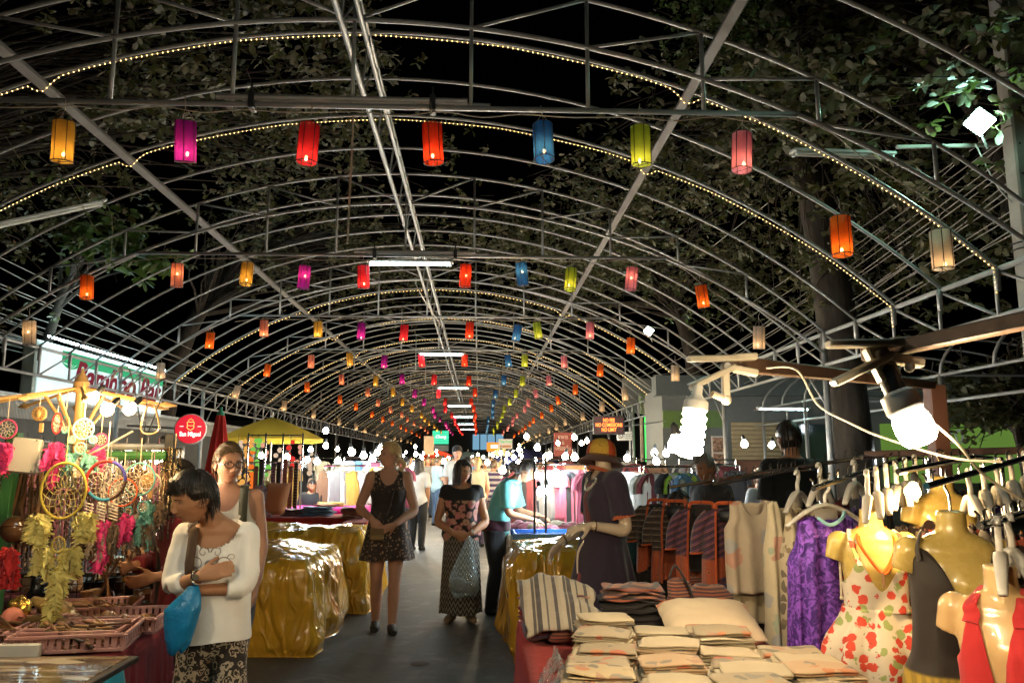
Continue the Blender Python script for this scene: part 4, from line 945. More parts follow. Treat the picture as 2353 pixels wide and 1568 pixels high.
BLKH = hair_mat('black_hair', (.006, .005, .004), (.03, .022, .016))
BRNH = hair_mat('brown_hair', (.05, .028, .014), (.16, .10, .05))
BLNH = hair_mat('blonde_hair', (.34, .20, .07), (.70, .50, .24))
GRYH = hair_mat('grey_hair', (.05, .045, .04), (.26, .24, .21))
SKIN_A, SKIN_W, SKIN_D = (.42, .215, .115), (.46, .245, .155), (.32, .155, .082)
def short_mask(front=.060, side=-.012, back=-.075):
    def f(a, z):
        b = abs(a); zl = front + (side - front) * ss(.75, 1.25, b) if b < 1.4 else (.004 if b < 1.75 else .004 + (back - .004) * ss(1.75, 2.1, b)); return z - zl
    return f
SK = vcol_skin()
# ---------------------------------------------- woman in a white top with folded arms
def woman_white():
    base = at(492, 1400, 3.55); loc = (base.x, 3.55, 0); rz = R(3)
    f = Fig(1.53, .79, lean=R(5), bust=.020, belly=.012); k = f.k; b = MB()
    f.torso(b); eR, wR, eL, wL = (-.165, -.065, 1.03), (-.015, -.19, 1.09), (.15, -.085, 1.03), (-.03, -.16, 1.03)
    hR = Vector((.05, -.20, 1.125))
    f.arm(b, -1, eR, wR, th=.90); f.arm(b, 1, eL, wL, th=.90)
    f.hand(b, wR, Vector((.115, .035, .03)), Vector((-.1, .8, -.3)), 1, .35, 1.0, .05); f.hand(b, wL, Vector((-.1, .05, -.02)), Vector((0, .6, -.6)), -1, .9)
    f.leg(b, -1, (-.1, -.01, .45), (-.1, .02, .08)); f.leg(b, 1, (.1, -.01, .45), (.1, .02, .08)); f.foot(b, (-.1, .02, .08)); f.foot(b, (.1, .02, .08))
    M = Matrix.Translation((-.066, -.01, -.008)) @ f.head_matrix(R(-50), R(17), R(8), fwd=.045, up=-.004); f.neck(b, M, .050)
    me = remesh(b, .0065, 3); paint(me, SKIN_A)
    H = Head(fem=1, fat=1.06, nose=.85); hb = MB(); H.geo(hb, M, SKIN_A, lid=.45, brow=(.05, .035, .03), lips=(.30, .10, .075))
    p = finish(join_head(me, hb), 'person', SK, loc, rz, 'woman in a white printed top with folded arms holding a blue bag', 'person')
    def bang(mb, M):
        r_ = random.Random(4)
        for i in range(240):
            a = r_.uniform(-1.2, 1.2); z0 = .072 + r_.uniform(0, .03); q = Vector((.07 * math.sin(a), -.084 * math.cos(a) + .012, z0 + .012)); L = r_.uniform(.02, .05)
            d = Vector((math.sin(a) * .35 + r_.uniform(-.25, .1), -math.cos(a) * .3, -1)).normalized(); o = Vector((math.sin(a), -math.cos(a), 0)) * .012
            mb.tube([M @ (q), M @ (q + o + d * L * .45), M @ (q + o * .9 + d * L)], [.0026, .0022, .0005], 4, caps=False, sub=3)
    hm = hair(H, M, short_mask(.066, .006, -.088), .021, lambda a, z: .055, locks=1000, seed=2, rad=.0024, extra=bang)
    hm.build('hair', BLKH, p, world=False, sharp=None)
    # white three quarter sleeve top
    s_ = MB(); T = np.linspace(.10, .97, 30); n = 40; rings = []
    zlow = .865
    for i in range(8):
        z = .80 + (zlow + .06 - .80) * i / 8; rings.append([(.158 * math.sin(a) * (1.02 - .01 * i), -.138 * math.cos(a) + .0, z) for a in np.linspace(0, 2 * PI, n, endpoint=False)])
    mxw = 0
    for t in np.linspace(.37, .985, 26):
        r = []
        for a in np.linspace(0, 2 * PI, n, endpoint=False):
            q = f.pt(t, a, .014 + .009 * ss(.8, .95, t) + .02 * (1 - ss(.45, .75, t))); c = f.frame(t)[0]
            if t < .62: d = q - c; g = .154 * (1 - .03 * ss(.0, .62, t)); gy = .134; q = Vector((c.x + max(abs(d.x), g * abs(math.sin(a))) * (1 if d.x > 0 else -1), c.y + math.copysign(max(abs(d.y), gy * abs(math.cos(a))), d.y), q.z))
            r.append(tuple(q))
        rings.append(r)
    s_.rings(rings); f.arm(s_, -1, eR, wR, .0105, 1.50, .93); f.arm(s_, 1, eL, wL, .0105, 1.42, .93)
    sm = remesh(s_, .0065, 4)
    def amp(q): return .35 + .65 * ss(.9, 1.2, q[2]) if abs(q[0]) < .17 else 1.0
    wrinkle(sm, .0045, (6, 6, 10), 3, amp); wrinkle(sm, .0015, (13, 13, 24), 8, amp)
    nk = f.frame(1.0)[0]
    sm = cut(sm, lambda V: np.sqrt((V[:, 0] / .106) ** 2 + ((V[:, 1] - nk.y + .055) / .125) ** 2 + ((V[:, 2] - nk.z - .008) / .115) ** 2) - 1)
    sm = cut(sm, lambda V: V[:, 2] - .812 - .006 * np.sin(V[:, 0] * 22))
    kk = NT('white_jersey'); X, Y, Z = kk.sep(); n1 = kk.noise(300); kk.set(col=kk.mix(kk.noise(5), (.78, .77, .73), (.87, .86, .83)), rough=.8, sheen=.1, spec=.2); kk.bump(n1, .2, .002)
    so = finish(sm, 'top', kk.m, None, 0, parent=p)
    # printed swirls on the chest
    pr = MB(); cz = 1.15; r_ = random.Random(3)
    from mathutils.bvhtree import BVHTree
    Vs, Fs = get_vf(sm); bv = BVHTree.FromPolygons([tuple(q) for q in Vs], Fs)
    def fy(x, z):
        h_ = bv.ray_cast(Vector((x, -1, z)), Vector((0, 1, 0))); return h_[0].y if h_[0] else -.15
    def swirl(x, z, R0, tn, sg_, r=.0028):
        pts = [];
        for i in range(20):
            a = i / 19 * tn; rr = R0 * (1 - i / 24); q = (x + sg_ * rr * math.cos(a), z + rr * math.sin(a)); pts.append((q[0], fy(*q) - .0012, q[1]))
        pr.tube(pts, [r * .75 * (1 - .5 * i / 19) for i in range(20)], 4)
    for sg_ in (-1, 1):
        swirl(sg_ * .055, cz - .02, .034, 7, sg_); swirl(sg_ * .028, cz + .028, .024, 7, -sg_); swirl(sg_ * .012, cz + .062, .016, 6, sg_, .002); swirl(sg_ * .088, cz + .006, .016, 6, -sg_, .002); swirl(sg_ * .075, cz - .03, .02, 5, sg_, .0035)
    pr.build('chest_print', mat('print_brown', (.16, .10, .08), .6), p, world=False, sharp=None)
    md = MB().ball((0, fy(0, cz - .02) - .004, cz - .02), (.017, .003, .017), 14, 8); md.build('print_medallion', mat('print_blue', (.18, .22, .27), .6), p, world=False)
    # trousers with a pale print
    kk = NT('elephant_print'); vv = kk.mix(.05, kk.co(), kk.noise(24, out='Color', det=2)); v1 = kk.vor(30, vv); e = kk.vor(60, vv); pat = kk.math('ADD', kk.ramp(kk.math('ABSOLUTE', kk.math('SUBTRACT', v1, .42)), [(.05, 1.), (.09, 0.)]), kk.ramp(v1, [(.10, 1.), (.16, 0.)]))
    pat = kk.math('MAXIMUM', pat, kk.math('MULTIPLY', kk.ramp(e, [(.18, 1.), (.26, 0.)]), kk.ramp(kk.noise(9), [(.45, 0.), (.55, 1.)])))
    pat = kk.math('MAXIMUM', pat, kk.ramp(kk.noise(17, det=1, dist=2.2), [(.60, 0.), (.64, 1.)])); kk.set(col=kk.mix(pat, (.022, .016, .014), (.46, .38, .28)), rough=.85, sheen=.1); kk.bump(kk.noise(14), .4, .01)
    tr = MB(); f.torso(tr, .02, .3, .004)
    for sd in (-1, 1): f.leg(tr, sd, (sd * .092, -.01, .45), (sd * .10, .0, .12), .018, .86)
    tm = remesh(tr, .010, 4); wrinkle(tm, .008, (10, 10, 5), 5); finish(tm, 'trousers', kk.m, None, 0, parent=p)
    for sd in (-1, 1): ft = MB(); f.foot(ft, (sd * .1, .02, .06), 0, .16, .004); ft.build('sandal', BLACK, p, world=False)
    # shoulder strap and watch
    pts = [f.pt(t, -.55 + .0 * t, .03 - .004) for t in np.linspace(.62, .93, 7)]
    pts = [Vector((-.075, q.y - .004, q.z)) for q in pts] + [Vector((-.088, f.frame(.95)[0].y + .02, f.frame(.95)[0].z + .012)), Vector((-.09, .07, f.frame(.85)[0].z))]
    st = MB()
    L_ = [q + Vector((-.019, 0, 0)) for q in pts]; Rr = [q + Vector((.019, -.001, 0)) for q in pts]; st.grid([L_, Rr]); sm2 = st.build('shoulder_strap', cloth('brown_strap', (.09, .055, .035)), p, world=False); mo = sm2.modifiers.new('t', 'SOLIDIFY'); mo.thickness = .004
    wv = Vector(wR) - Vector(eR); wc = Vector(eR).lerp(Vector(wR), .93); wt = MB().torus(wc, .0275, .0055, wv, 26, 6); wt.build('watch_band', CHROME, p, world=False)
    fc = wc + Vector((.0, -.03, .004)); MB().lathe([(.001, .004), (.012, .004), (.013, .0), (.013, -.004)], fc, 14, (0, -1, .1)).build('watch_face', mat('watch_face', (.35, .3, .22), .2, metal=.6), p, world=False)
    return p
WW = woman_white()
# blue carrier bag under her arm
def bag(name, label, cat, pts, depth, m, seed, parent=None, amp=.02, voxel=.009):
    "crumpled bag: outline given as stations (centre, half width, half depth) from handle down"
    b = MB(); rings = []; n = 28
    for i, (c, hw, hd) in enumerate(pts):
        rings.append([(c[0] + hw * math.cos(a), c[1] + hd * math.sin(a), c[2]) for a in np.linspace(0, 2 * PI, n, endpoint=False)])
    R_ = []
    for i in range(len(rings) - 1):
        for q in range(5): t = q / 5; R_.append([tuple(np.array(rings[i][j]) * (1 - t) + np.array(rings[i + 1][j]) * t) for j in range(n)])
    R_.append(rings[-1]); out = []
    for i, r in enumerate(R_):
        c = np.mean(r, 0); rr = []
        for j, q in enumerate(r):
            d = np.array(q) - c; a = j / n * 2 * PI; z = q[2]
            u = 1 + amp * 8 * (mnoise.noise(Vector((math.cos(a) * 1.6 + seed, math.sin(a) * 1.6, z * 4))) * .8 + .45 * (1 - 2 * abs(mnoise.noise(Vector((math.cos(a) * 4 + seed, math.sin(a) * 4, z * 9))))))
            rr.append(tuple(c + d * u + np.array([0, 0, .012 * math.sin(3 * a + seed)]) * (i / len(R_))))
        out.append(rr)
    b.rings(out); return b.build(name, m, parent, label, cat, sharp=None)
k = NT('blue_plastic'); k.set(col=k.mix(k.noise(9), (.01, .22, .50), (.02, .33, .66)), rough=.28, spec=.5); k.bump(k.math('ADD', k.noise(26, dist=1.5), k.vor(14)), .5, .012)
tr = k.n('ShaderNodeBsdfTranslucent'); k.put(tr.inputs[0], (.02, .3, .65)); mx = k.n('ShaderNodeMixShader'); mx.inputs[0].default_value = .3; k.put(mx.inputs[1], k.b.outputs[0]); k.put(mx.inputs[2], tr.outputs[0]); k.put(k.out.inputs[0], mx.outputs[0]); BLUEP = k.m
q = [at(445, 1345, 3.36), at(438, 1365, 3.35), at(420, 1400, 3.34), at(413, 1440, 3.34), at(408, 1475, 3.34), at(400, 1497, 3.34)]
bag('carrier_bag', 'blue plastic carrier bag hanging from the folded arms', 'bag', [(q[0], .018, .018), (q[1], .036, .025), (q[2], .066, .04), (q[3], .058, .045), (q[4], .046, .04), (q[5], .026, .02)], 0, BLUEP, 3)

# ---------------------------------------------- blonde woman in a patterned dress
def woman_blonde():
    base = at(885, 1470, 7.65); loc = (base.x, 7.65, 0); rz = R(4); f = Fig(1.74, 1.03, lean=R(2), bust=.02); k = f.k; b = MB(); f.torso(b)
    eR, wR = (-.275, .02, 1.12), (-.14, -.19, 1.035); eL, wL = (.25, -.02, 1.10), (.07, -.215, .985)
    f.arm(b, -1, eR, wR, th=1.08); f.arm(b, 1, eL, wL, th=1.08); f.hand(b, wR, (.09, -.03, -.09), (.1, .9, -.1), -1, .5); f.hand(b, wL, (-.11, -.01, -.05), (.1, .9, .1), 1, .45)
    f.leg(b, -1, (-.095, -.03, .48), (-.10, .12, .09)); f.leg(b, 1, (.075, -.06, .48), (.06, -.06, .08)); f.foot(b, (-.10, .12, .09), 0); f.foot(b, (.06, -.06, .08), .1)
    M = f.head_matrix(R(-58), R(-6), 0, fwd=.02); f.neck(b, M, .053); me = remesh(b, .009, 3); paint(me, SKIN_W)
    H = Head(60, 64); hb = MB(); H.geo(hb, M, SKIN_W, brow=(.2, .12, .06), lips=(.36, .14, .11))
    p = finish(join_head(me, hb), 'person', SK, loc, rz, 'blonde woman in a short dark patterned dress walking up the lane', 'person')
    def braid(mb, M):
        q0 = M @ Vector((.03, .085, -.02)); pts = [q0, q0 + Vector((.055, -.0, -.06)), Vector((.10, -.02, q0.z - .13)), Vector((.105, -.07, q0.z - .22)), Vector((.10, -.09, q0.z - .3))]
        for i, c in enumerate(catmull(pts, 6)): mb.ball(c, (.026 - .0004 * i, .022, .022), 8, 6, (0, .6 * (-1) ** i, 0))
    hair(H, M, short_mask(.07, -.0, -.07), .014, lambda a, z: .10, flow=(0, -.07, .09), locks=500, seed=5, rad=.0025, extra=braid, fall=.0).build('hair', BLNH, p, world=False, sharp=None)
    kk = NT('brown_floral'); n1 = kk.noise(34, det=3, dist=1.2); v = kk.vor(36, kk.mix(.04, kk.co(), kk.noise(20, out='Color'))); Z = kk.sep()[2]
    fl = kk.ramp(v, [(.16, (.44, .28, .16)), (.28, (.18, .10, .06)), (.42, (.03, .02, .016))]); spl = kk.ramp(n1, [(.34, 0.), (.46, 1.)]); mid = kk.ramp(kk.math('ABSOLUTE', kk.math('SUBTRACT', Z, 1.18)), [(.07, 0.), (.17, 1.)])
    kk.set(col=kk.mix(kk.math('MULTIPLY', spl, mid), (.025, .016, .014), fl), rough=.85, sheen=.1); kk.bump(kk.noise(11), .4, .01)
    d = MB(); f.torso(d, .3, .985, .010, 40, 34); dm = remesh(d, .009, 3); wrinkle(dm, .004, (9, 9, 5), 2)
    sx = f.shoulder(1).x; fz = lambda t: f.frame(t)[0].z
    def neckcut(V):
        neck = np.sqrt((V[:, 0] / .088) ** 2 + ((V[:, 1] + .07) / .16) ** 2 + ((V[:, 2] - fz(.98)) / .155) ** 2) - 1
        arm_ = np.sqrt(((np.abs(V[:, 0]) - sx - .022) / .056) ** 2 + ((V[:, 2] - fz(.90)) / .15) ** 2) - 1
        return np.minimum(neck, arm_)
    dm = cut(dm, neckcut); finish(dm, 'dress_bodice', kk.m, None, 0, parent=p)
    sk = skirt(f, 1.17, .655, (.158, .128), (.25, .20), 8, .02, seed=1, y0=-.005, p=1.3); sk.build('dress_skirt', kk.m, p, world=False, sharp=None)
    for a_, ang in (((-.10, .12, .075), 0), ((.06, -.06, .065), .1)): ft = MB(); f.foot(ft, a_, ang, .155, .006); ft.build('shoe', mat('dark_shoe', (.02, .018, .016), .7), p, world=False)
    # pouch at the hip with a cross strap
    return p
WB = woman_blonde()
c = WB.location + Vector((-.075, -.215, .90)); t = MB(); t.box(c, (.13, .035, .11), (R(-6), 0, R(4)), .012); o = t.build('hip_pouch', cloth('tan_pouch', (.26, .17, .07), var=.4), label='small tan pouch at the hip of the blonde woman', cat='pouch')
MB().box(c + Vector((0, -.021, .022)), (.125, .008, .055), (R(-6), 0, R(4)), .003).build('flap', cloth('tan_flap', (.18, .11, .05)), o)
MB().tube([c + Vector((.05, 0, .05)), c + Vector((.13, .0, .32)), c + Vector((.19, .1, .56))], .006, 5, sub=4).build('strap', cloth('dark_strap', (.04, .025, .02)), o)

# ---------------------------------------------- woman in black floral top and zigzag skirt
def woman_floral():
    base = at(1058, 1420, 8.1); loc = (base.x, 8.1, 0); rz = R(0); f = Fig(1.57, 1.16, lean=R(3), bust=.022, belly=.022); k = f.k; b = MB(); f.torso(b)
    eR, wR = (-.245, -.02, .965), (-.075, -.215, .865); eL, wL = (.245, -.02, .955), (.085, -.215, .855)
    f.arm(b, -1, eR, wR, th=1.12); f.arm(b, 1, eL, wL, th=1.12); f.hand(b, wR, (.12, -.02, -.02), (.0, .9, .2), -1, .6); f.hand(b, wL, (-.10, -.02, -.05), (.0, .8, .3), 1, .9)
    f.leg(b, -1, (-.09, -.01, .45), (-.09, .02, .07)); f.leg(b, 1, (.09, -.01, .45), (.09, .02, .07)); f.foot(b, (-.09, .02, .07), -.35); f.foot(b, (.09, .02, .07), .35)
    M = f.head_matrix(R(34), R(5), R(0), fwd=.03); f.neck(b, M, .050); me = remesh(b, .009, 3); paint(me, SKIN_A)
    H = Head(60, 64, fat=1.1, nose=.85); hb = MB(); H.geo(hb, M, SKIN_A, lid=.7, lips=(.30, .10, .08))
    p = finish(join_head(me, hb), 'person', SK, loc, rz, 'woman in a black floral top and zigzag skirt with a clear plastic bag', 'person')
    def bob(mb, M):
        r_ = random.Random(9)
        for i in range(520):
            sd = r_.choice((-1, 1)); a = r_.uniform(.75, 3.1) * sd; q = Vector((.088 * math.sin(a), -.095 * math.cos(a) + .01, r_.uniform(.02, .08))); L = r_.uniform(.15, .20); o = Vector((math.sin(a), -math.cos(a), 0))
            mb.tube([M @ q, M @ (q + o * .012 + Vector((0, 0, -L * .5))), M @ (q + o * .008 + Vector((0, 0, -L)))], [.004, .0045, .001], 4, caps=False, sub=3)
    hair(H, M, short_mask(.068, -.03, -.1), .020, lambda a, z: .08, flow=(0, -.06, .108), locks=350, seed=8, rad=.003, extra=bob).build('hair', BLKH, p, world=False, sharp=None)
    GL = MB()
    for sg_ in (-1, 1): GL.torus(M @ Vector((sg_ * .031, -.098, .001)), .019 * k, .0011, M.to_3x3() @ Vector((0, 1, 0)), 20, 4); GL.tube([M @ Vector((sg_ * .05, -.094, .003)), M @ Vector((sg_ * .078, -.02, .004))], .001, 4)
    GL.tube([M @ Vector((-.012, -.101, .004)), M @ Vector((.012, -.101, .004))], .001, 4); GL.build('spectacles', CHROME, p, world=False)
    kk = NT('black_floral'); vec = kk.mix(.06, kk.co(), kk.noise(12, out='Color')); v = kk.vor(15, vec); cc = kk.vor(15, vec, out='Color'); Z = kk.sep()[2]
    pet = kk.math('ADD', v, kk.math('MULTIPLY', kk.math('SINE', kk.math('MULTIPLY', kk.noise(40), 30)), .05)); fl = kk.mix(kk.sep(cc)[0], (.44, .28, .18), (.50, .17, .17)); fl = kk.mix(kk.ramp(pet, [(.05, .8), (.25, 0.)]), fl, (.16, .09, .06))
    msk = kk.math('MULTIPLY', kk.ramp(pet, [(.52, 1.), (.58, 0.)]), kk.ramp(kk.math('DIVIDE', Z, 2), [(.585, 1.), (.59, 0.)])); kk.set(col=kk.mix(msk, (.012, .010, .011), fl), rough=.8); kk.bump(kk.noise(10), .4, .01)
    d = MB(); f.torso(d, .06, .985, .014, 40, 34)
    for sd, e in ((-1, eR), (1, eL)): f.arm(d, sd, e, e, .010, .26)
    dm = remesh(d, .009, 3); wrinkle(dm, .005, (9, 9, 7), 5); nk = f.frame(1.0)[0]
    dm = cut(dm, lambda V: np.sqrt((V[:, 0] / .118) ** 2 + ((V[:, 1] - nk.y + .03) / .115) ** 2 + ((V[:, 2] - nk.z - .012) / .082) ** 2) - 1); finish(dm, 'top', kk.m, None, 0, parent=p)
    kk = NT('zigzag_weave'); X, Y, Z = kk.sep(); ang = kk.math('ARCTAN2', X, Y); zz = kk.math('ABSOLUTE', kk.math('SUBTRACT', kk.math('FRACT', kk.math('MULTIPLY', ang, 4.5)), .5)); band = kk.math('FRACT', kk.math('MULTIPLY', kk.math('ADD', Z, kk.math('MULTIPLY', zz, .10)), 17))
    kk.set(col=kk.mix(kk.math('MULTIPLY', kk.ramp(band, [(.45, 0.), (.55, 1.), (.9, 1.), (1., 0.)]), kk.ramp(kk.noise(120), [(.4, .4), (.6, 1.)])), (.016, .015, .015), (.27, .25, .19)), rough=.85); kk.bump(kk.noise(9), .4, .01)
    skirt(f, .86, .085, (.172, .15), (.205, .18), 7, .014, m=34, seed=4).build('skirt', kk.m, p, world=False, sharp=None)
    for a_, ang in (((-.09, .02, .055), -.35), ((.09, .02, .055), .35)): ft = MB(); f.foot(ft, a_, ang, .155, .004); ft.build('sandal', mat('tan_sandal', (.22, .15, .09), .6), p, world=False)
    MB().torus(Vector(wL) + Vector((.02, .01, .015)), .03, .006, (-.6, -.5, -.4), 20, 5).build('watch_band', mat('watch_gold', (.5, .38, .2), .3, metal=.8), p, world=False)
    MB().lathe([(.001, .004), (.016, .004), (.017, 0)], Vector(wL) + Vector((.03, -.022, .03)), 14, (.3, -1, .3)).build('watch_face', WHITEP, p, world=False)
    return p
WF = woman_floral()
k = NT('clear_plastic'); k.set(col=(.55, .68, .72), rough=.12, spec=.6, alpha=.30); k.bump(k.math('ADD', k.noise(18, dist=2), k.vor(9)), .7, .02); CLEARP = k.m
b0 = WF.location
st = [((b0.x + .075, b0.y - .25, .845), .016, .02), ((b0.x + .07, b0.y - .26, .74), .045, .03), ((b0.x + .05, b0.y - .27, .62), .085, .06), ((b0.x + .03, b0.y - .275, .46), .135, .085), ((b0.x + .03, b0.y - .275, .36), .145, .095), ((b0.x + .03, b0.y - .275, .285), .11, .08)]
bag('clear_bag', 'clear plastic bag full of dark goods held low by both hands', 'bag', st, 0, CLEARP, 11)
g = MB(); r_ = random.Random(5)
g.ball((b0.x - .02, b0.y - .27, .385), (.085, .06, .075), 16, 10).ball((b0.x + .085, b0.y - .275, .36), (.06, .055, .06), 14, 9); g.build('bagged_goods', cloth('dark_bundle', (.06, .06, .055), var=.6), label='dark folded goods bundled inside the clear bag', cat='goods')
# ---------------------------------------------- vendor in a teal polo bending over the jewellery
def man_teal():
    base = at(1140, 1410, 8.5); loc = (base.x, 8.5, 0); rz = R(72); f = Fig(1.64, 1.04, lean=R(30)); k = f.k; b = MB(); f.torso(b)
    sh_ = f.shoulder(1); shr = f.shoulder(-1)
    eR, wR, eL, wL = shr + Vector((-.03, -.03, -.27)), shr + Vector((.06, -.27, -.33)), sh_ + Vector((.04, -.05, -.27)), sh_ + Vector((-.05, -.29, -.30))
    f.arm(b, -1, eR, wR); f.arm(b, 1, eL, wL); f.hand(b, wR, (.03, -.12, -.03), (.2, .2, -.9), -1, .6); f.hand(b, wL, (-.03, -.12, -.03), (-.2, .2, -.9), 1, .6)
    f.leg(b, -1, (-.09, -.03, .46), (-.09, .04, .08)); f.leg(b, 1, (.09, -.02, .46), (.1, .08, .08)); f.foot(b, (-.09, .04, .08)); f.foot(b, (.1, .08, .08))
    M = f.head_matrix(R(8), R(28), 0, fwd=.075, up=-.01); f.neck(b, M, .056); me = remesh(b, .010, 3); paint(me, SKIN_D)
    H = Head(56, 60, fem=0); hb = MB(); H.geo(hb, M, SKIN_D, lid=.5)
    p = finish(join_head(me, hb), 'person', SK, loc, rz, 'vendor in a teal polo shirt bending over the blue jewellery tray', 'person')
    hair(H, M, short_mask(.07, .0, -.07), .016, lambda a, z: .06, locks=240, seed=3, rad=.0045).build('hair', GRYH, p, world=False, sharp=None)
    d = MB(); f.torso(d, .02, .985, .020, 40, 34)
    for sd, e in ((-1, eR), (1, eL)): f.arm(d, sd, e, e, .022, .80)
    dm = remesh(d, .010, 4); wrinkle(dm, .008, (8, 8, 8), 2); nk = f.frame(1.0)[0]
    dm = cut(dm, lambda V: np.linalg.norm((V - np.array(nk) - np.array([0, -.02, .02])) / np.array([.07, .075, .06]), axis=1) - 1); finish(dm, 'polo_shirt', cloth('teal_jersey', (.12, .42, .42)), None, 0, parent=p)
    cl = MB(); c = f.frame(.985)[0] + Vector((0, -.0, .0)); cl.tube([c + Vector((.068 * math.cos(a), .068 * math.sin(a) - .01, .01 + .012 * math.sin(a))) for a in np.linspace(PI * 1.62, PI * 3.38, 18)], .013, 6); cl.build('collar', cloth('teal_collar', (.13, .46, .46)), p, world=False)
    tr = MB(); f.torso(tr, .0, .3, .012)
    for sd, an in ((-1, (-.09, .04, .05)), (1, (.1, .08, .05))): f.leg(tr, sd, (sd * .09, -.03, .46), an, .02, 1.08)
    tm = remesh(tr, .012, 3); wrinkle(tm, .006, (9, 9, 5), 7); finish(tm, 'trousers', cloth('dark_trousers', (.018, .02, .024)), None, 0, parent=p)
    ap = MB(); f.torso(ap, .10, .30, .030); am_ = remesh(ap, .012, 3); finish(am_, 'waist_pouch', cloth('maroon_apron', (.055, .02, .03)), None, 0, parent=p)
    for a_ in ((-.09, .04, .06), (.1, .08, .06)): ft = MB(); f.foot(ft, a_, 0, .16, .006); ft.build('shoe', BLACK, p, world=False)
    return p
MT = man_teal()
# ---------------------------------------------- shoppers behind the woman in white
def simple(label, px, D, h, rz, hair_m, hstyle, skin, top, toprgb, bottom, botrgb, sleeve=.8, arms=None, yaw=0, pitch=0, w=1.0, lean=0, legs=True, vox=.012, py=1400, seed=0, extra=None, gap=None, long_=0, neckw=.07, tank=False, group=None, fem=1, hipz=0, lod=1):
    base = at(px, py, D); loc = (base.x, D, 0); f = Fig(h, w, lean=lean, bust=.016 if fem else 0); k = f.k; b = MB(); f.torso(b)
    S = [f.shoulder(-1), f.shoulder(1)]
    arms = arms or (((-.05, .02, -.27), (-.03, -.05, -.50)), ((.05, .02, -.27), (.03, -.05, -.50)))
    A = [(S[i] + Vector(arms[i][0]) * k, S[i] + Vector(arms[i][1]) * k) for i in (0, 1)]
    for i, sd in enumerate((-1, 1)):
        f.arm(b, sd, *A[i]); d = (A[i][1] - A[i][0]); f.hand(b, A[i][1], d, (-sd, .3, .1), sd * -1, .45)
    if legs:
        for sd in (-1, 1): f.leg(b, sd, (sd * .085, -.02, .47 * k), (sd * .09, .03, .07)); f.foot(b, (sd * .09, .03, .07))
    M = f.head_matrix(yaw, pitch, 0, fwd=.025); f.neck(b, M); me = remesh(b, vox, 2); paint(me, skin)
    H = Head(*((56, 60) if lod else (36, 40)), fem=fem); hb = MB(); H.geo(hb, M, skin)
    p = finish(join_head(me, hb), 'person', SK, loc, rz, label, 'person', group)
    def ex(mb, M):
        r_ = random.Random(seed + 5)
        if long_:
            for i in range(150 if lod else 70):
                a = r_.uniform(1.3, 2 * PI - 1.3); q = Vector((.086 * math.sin(a), -.1 * math.cos(a) + .01, r_.uniform(.0, .08))); L = long_ * r_.uniform(.85, 1.05); o = Vector((math.sin(a), -math.cos(a), 0))
                mb.tube([M @ q, M @ (q + o * .012 + Vector((0, .01, -L * .5))), M @ (q + o * .004 + Vector((0, .02, -L)))], [.008, .009, .002], 4, caps=False, sub=2)
        if hstyle == 'bun': mb.ball(M @ Vector((0, .10, .06)), (.045 * k, .04 * k, .042 * k), 12, 8)
        if hstyle == 'tail': mb.tube([M @ Vector((0, .09, .03)), M @ Vector((0, .135, -.01)), M @ Vector((.01, .13, -.1)), M @ Vector((.01, .11, -.2))], [.02, .03, .026, .006], 8, sub=4)
        if extra: extra(mb, M)
    fl = (0, -.07, .09) if hstyle in ('bun', 'tail') else None
    hair(H, M, short_mask(.068, -.005, -.085), .013 if hstyle in ('bun', 'tail', 'crop') else .018, lambda a, z: .08, flow=fl, locks=360 if lod else 60, seed=seed, rad=.003 if lod else .005, extra=ex).build('hair', hair_m, p, world=False, sharp=None)
    d = MB(); f.torso(d, -.0, .985, .016 if not tank else .012, 32, 28)
    if not tank:
        for i, sd in enumerate((-1, 1)):
            if sleeve <= 1: f.arm(d, sd, A[i][0], A[i][0], .016, sleeve)
            else: f.arm(d, sd, A[i][0], A[i][1], .014, sleeve)
    dm = remesh(d, vox, 3); wrinkle(dm, .006, (9, 9, 7), seed); nk = f.frame(1.0)[0]; sx = f.shoulder(1).x; fz = lambda t: f.frame(t)[0].z
    if tank: dm = cut(dm, lambda V: np.minimum(np.sqrt((V[:, 0] / .085) ** 2 + ((V[:, 1] + .07) / .16) ** 2 + ((V[:, 2] - fz(.98)) / .15) ** 2) - 1, np.sqrt(((np.abs(V[:, 0]) - sx - .022) / .056) ** 2 + ((V[:, 2] - fz(.90)) / .15) ** 2) - 1))
    else: dm = cut(dm, lambda V: np.linalg.norm((V - np.array(nk) - np.array([0, -.02, .015])) / np.array([neckw, neckw + .015, .06]), axis=1) - 1)
    tm_ = toprgb if isinstance(toprgb, bpy.types.Material) else cloth(top + '_' + '%02d%02d%02d' % tuple(int(99 * q) for q in toprgb), toprgb)
    finish(dm, top, tm_, None, 0, parent=p)
    if legs:
        tr = MB(); f.torso(tr, .0, .2, .010)
        for sd in (-1, 1): f.leg(tr, sd, (sd * .085, -.02, .47 * k), (sd * .09, .03, .06), .018, 1.05)
        tm = remesh(tr, vox, 2); finish(tm, bottom, cloth(bottom + '_' + '%02d%02d%02d' % tuple(int(99 * q) for q in botrgb), botrgb), None, 0, parent=p)
        for sd in (-1, 1): ft = MB(); f.foot(ft, (sd * .09, .03, .055), 0, .16, .006); ft.build('shoe', BLACK, p, world=False)
    return p, f, M
G1, f1, M1 = simple('woman with glasses in a white vest with a dark shoulder strap', 506, 4.75, 1.66, R(14), BRNH, 'bun', SKIN_W, 'vest', (.68, .65, .58), 'trousers', (.05, .05, .06), yaw=R(22), pitch=R(4), vox=.009, w=1.08, tank=True, seed=3)
gl = MB(); sg3 = M1.to_3x3()
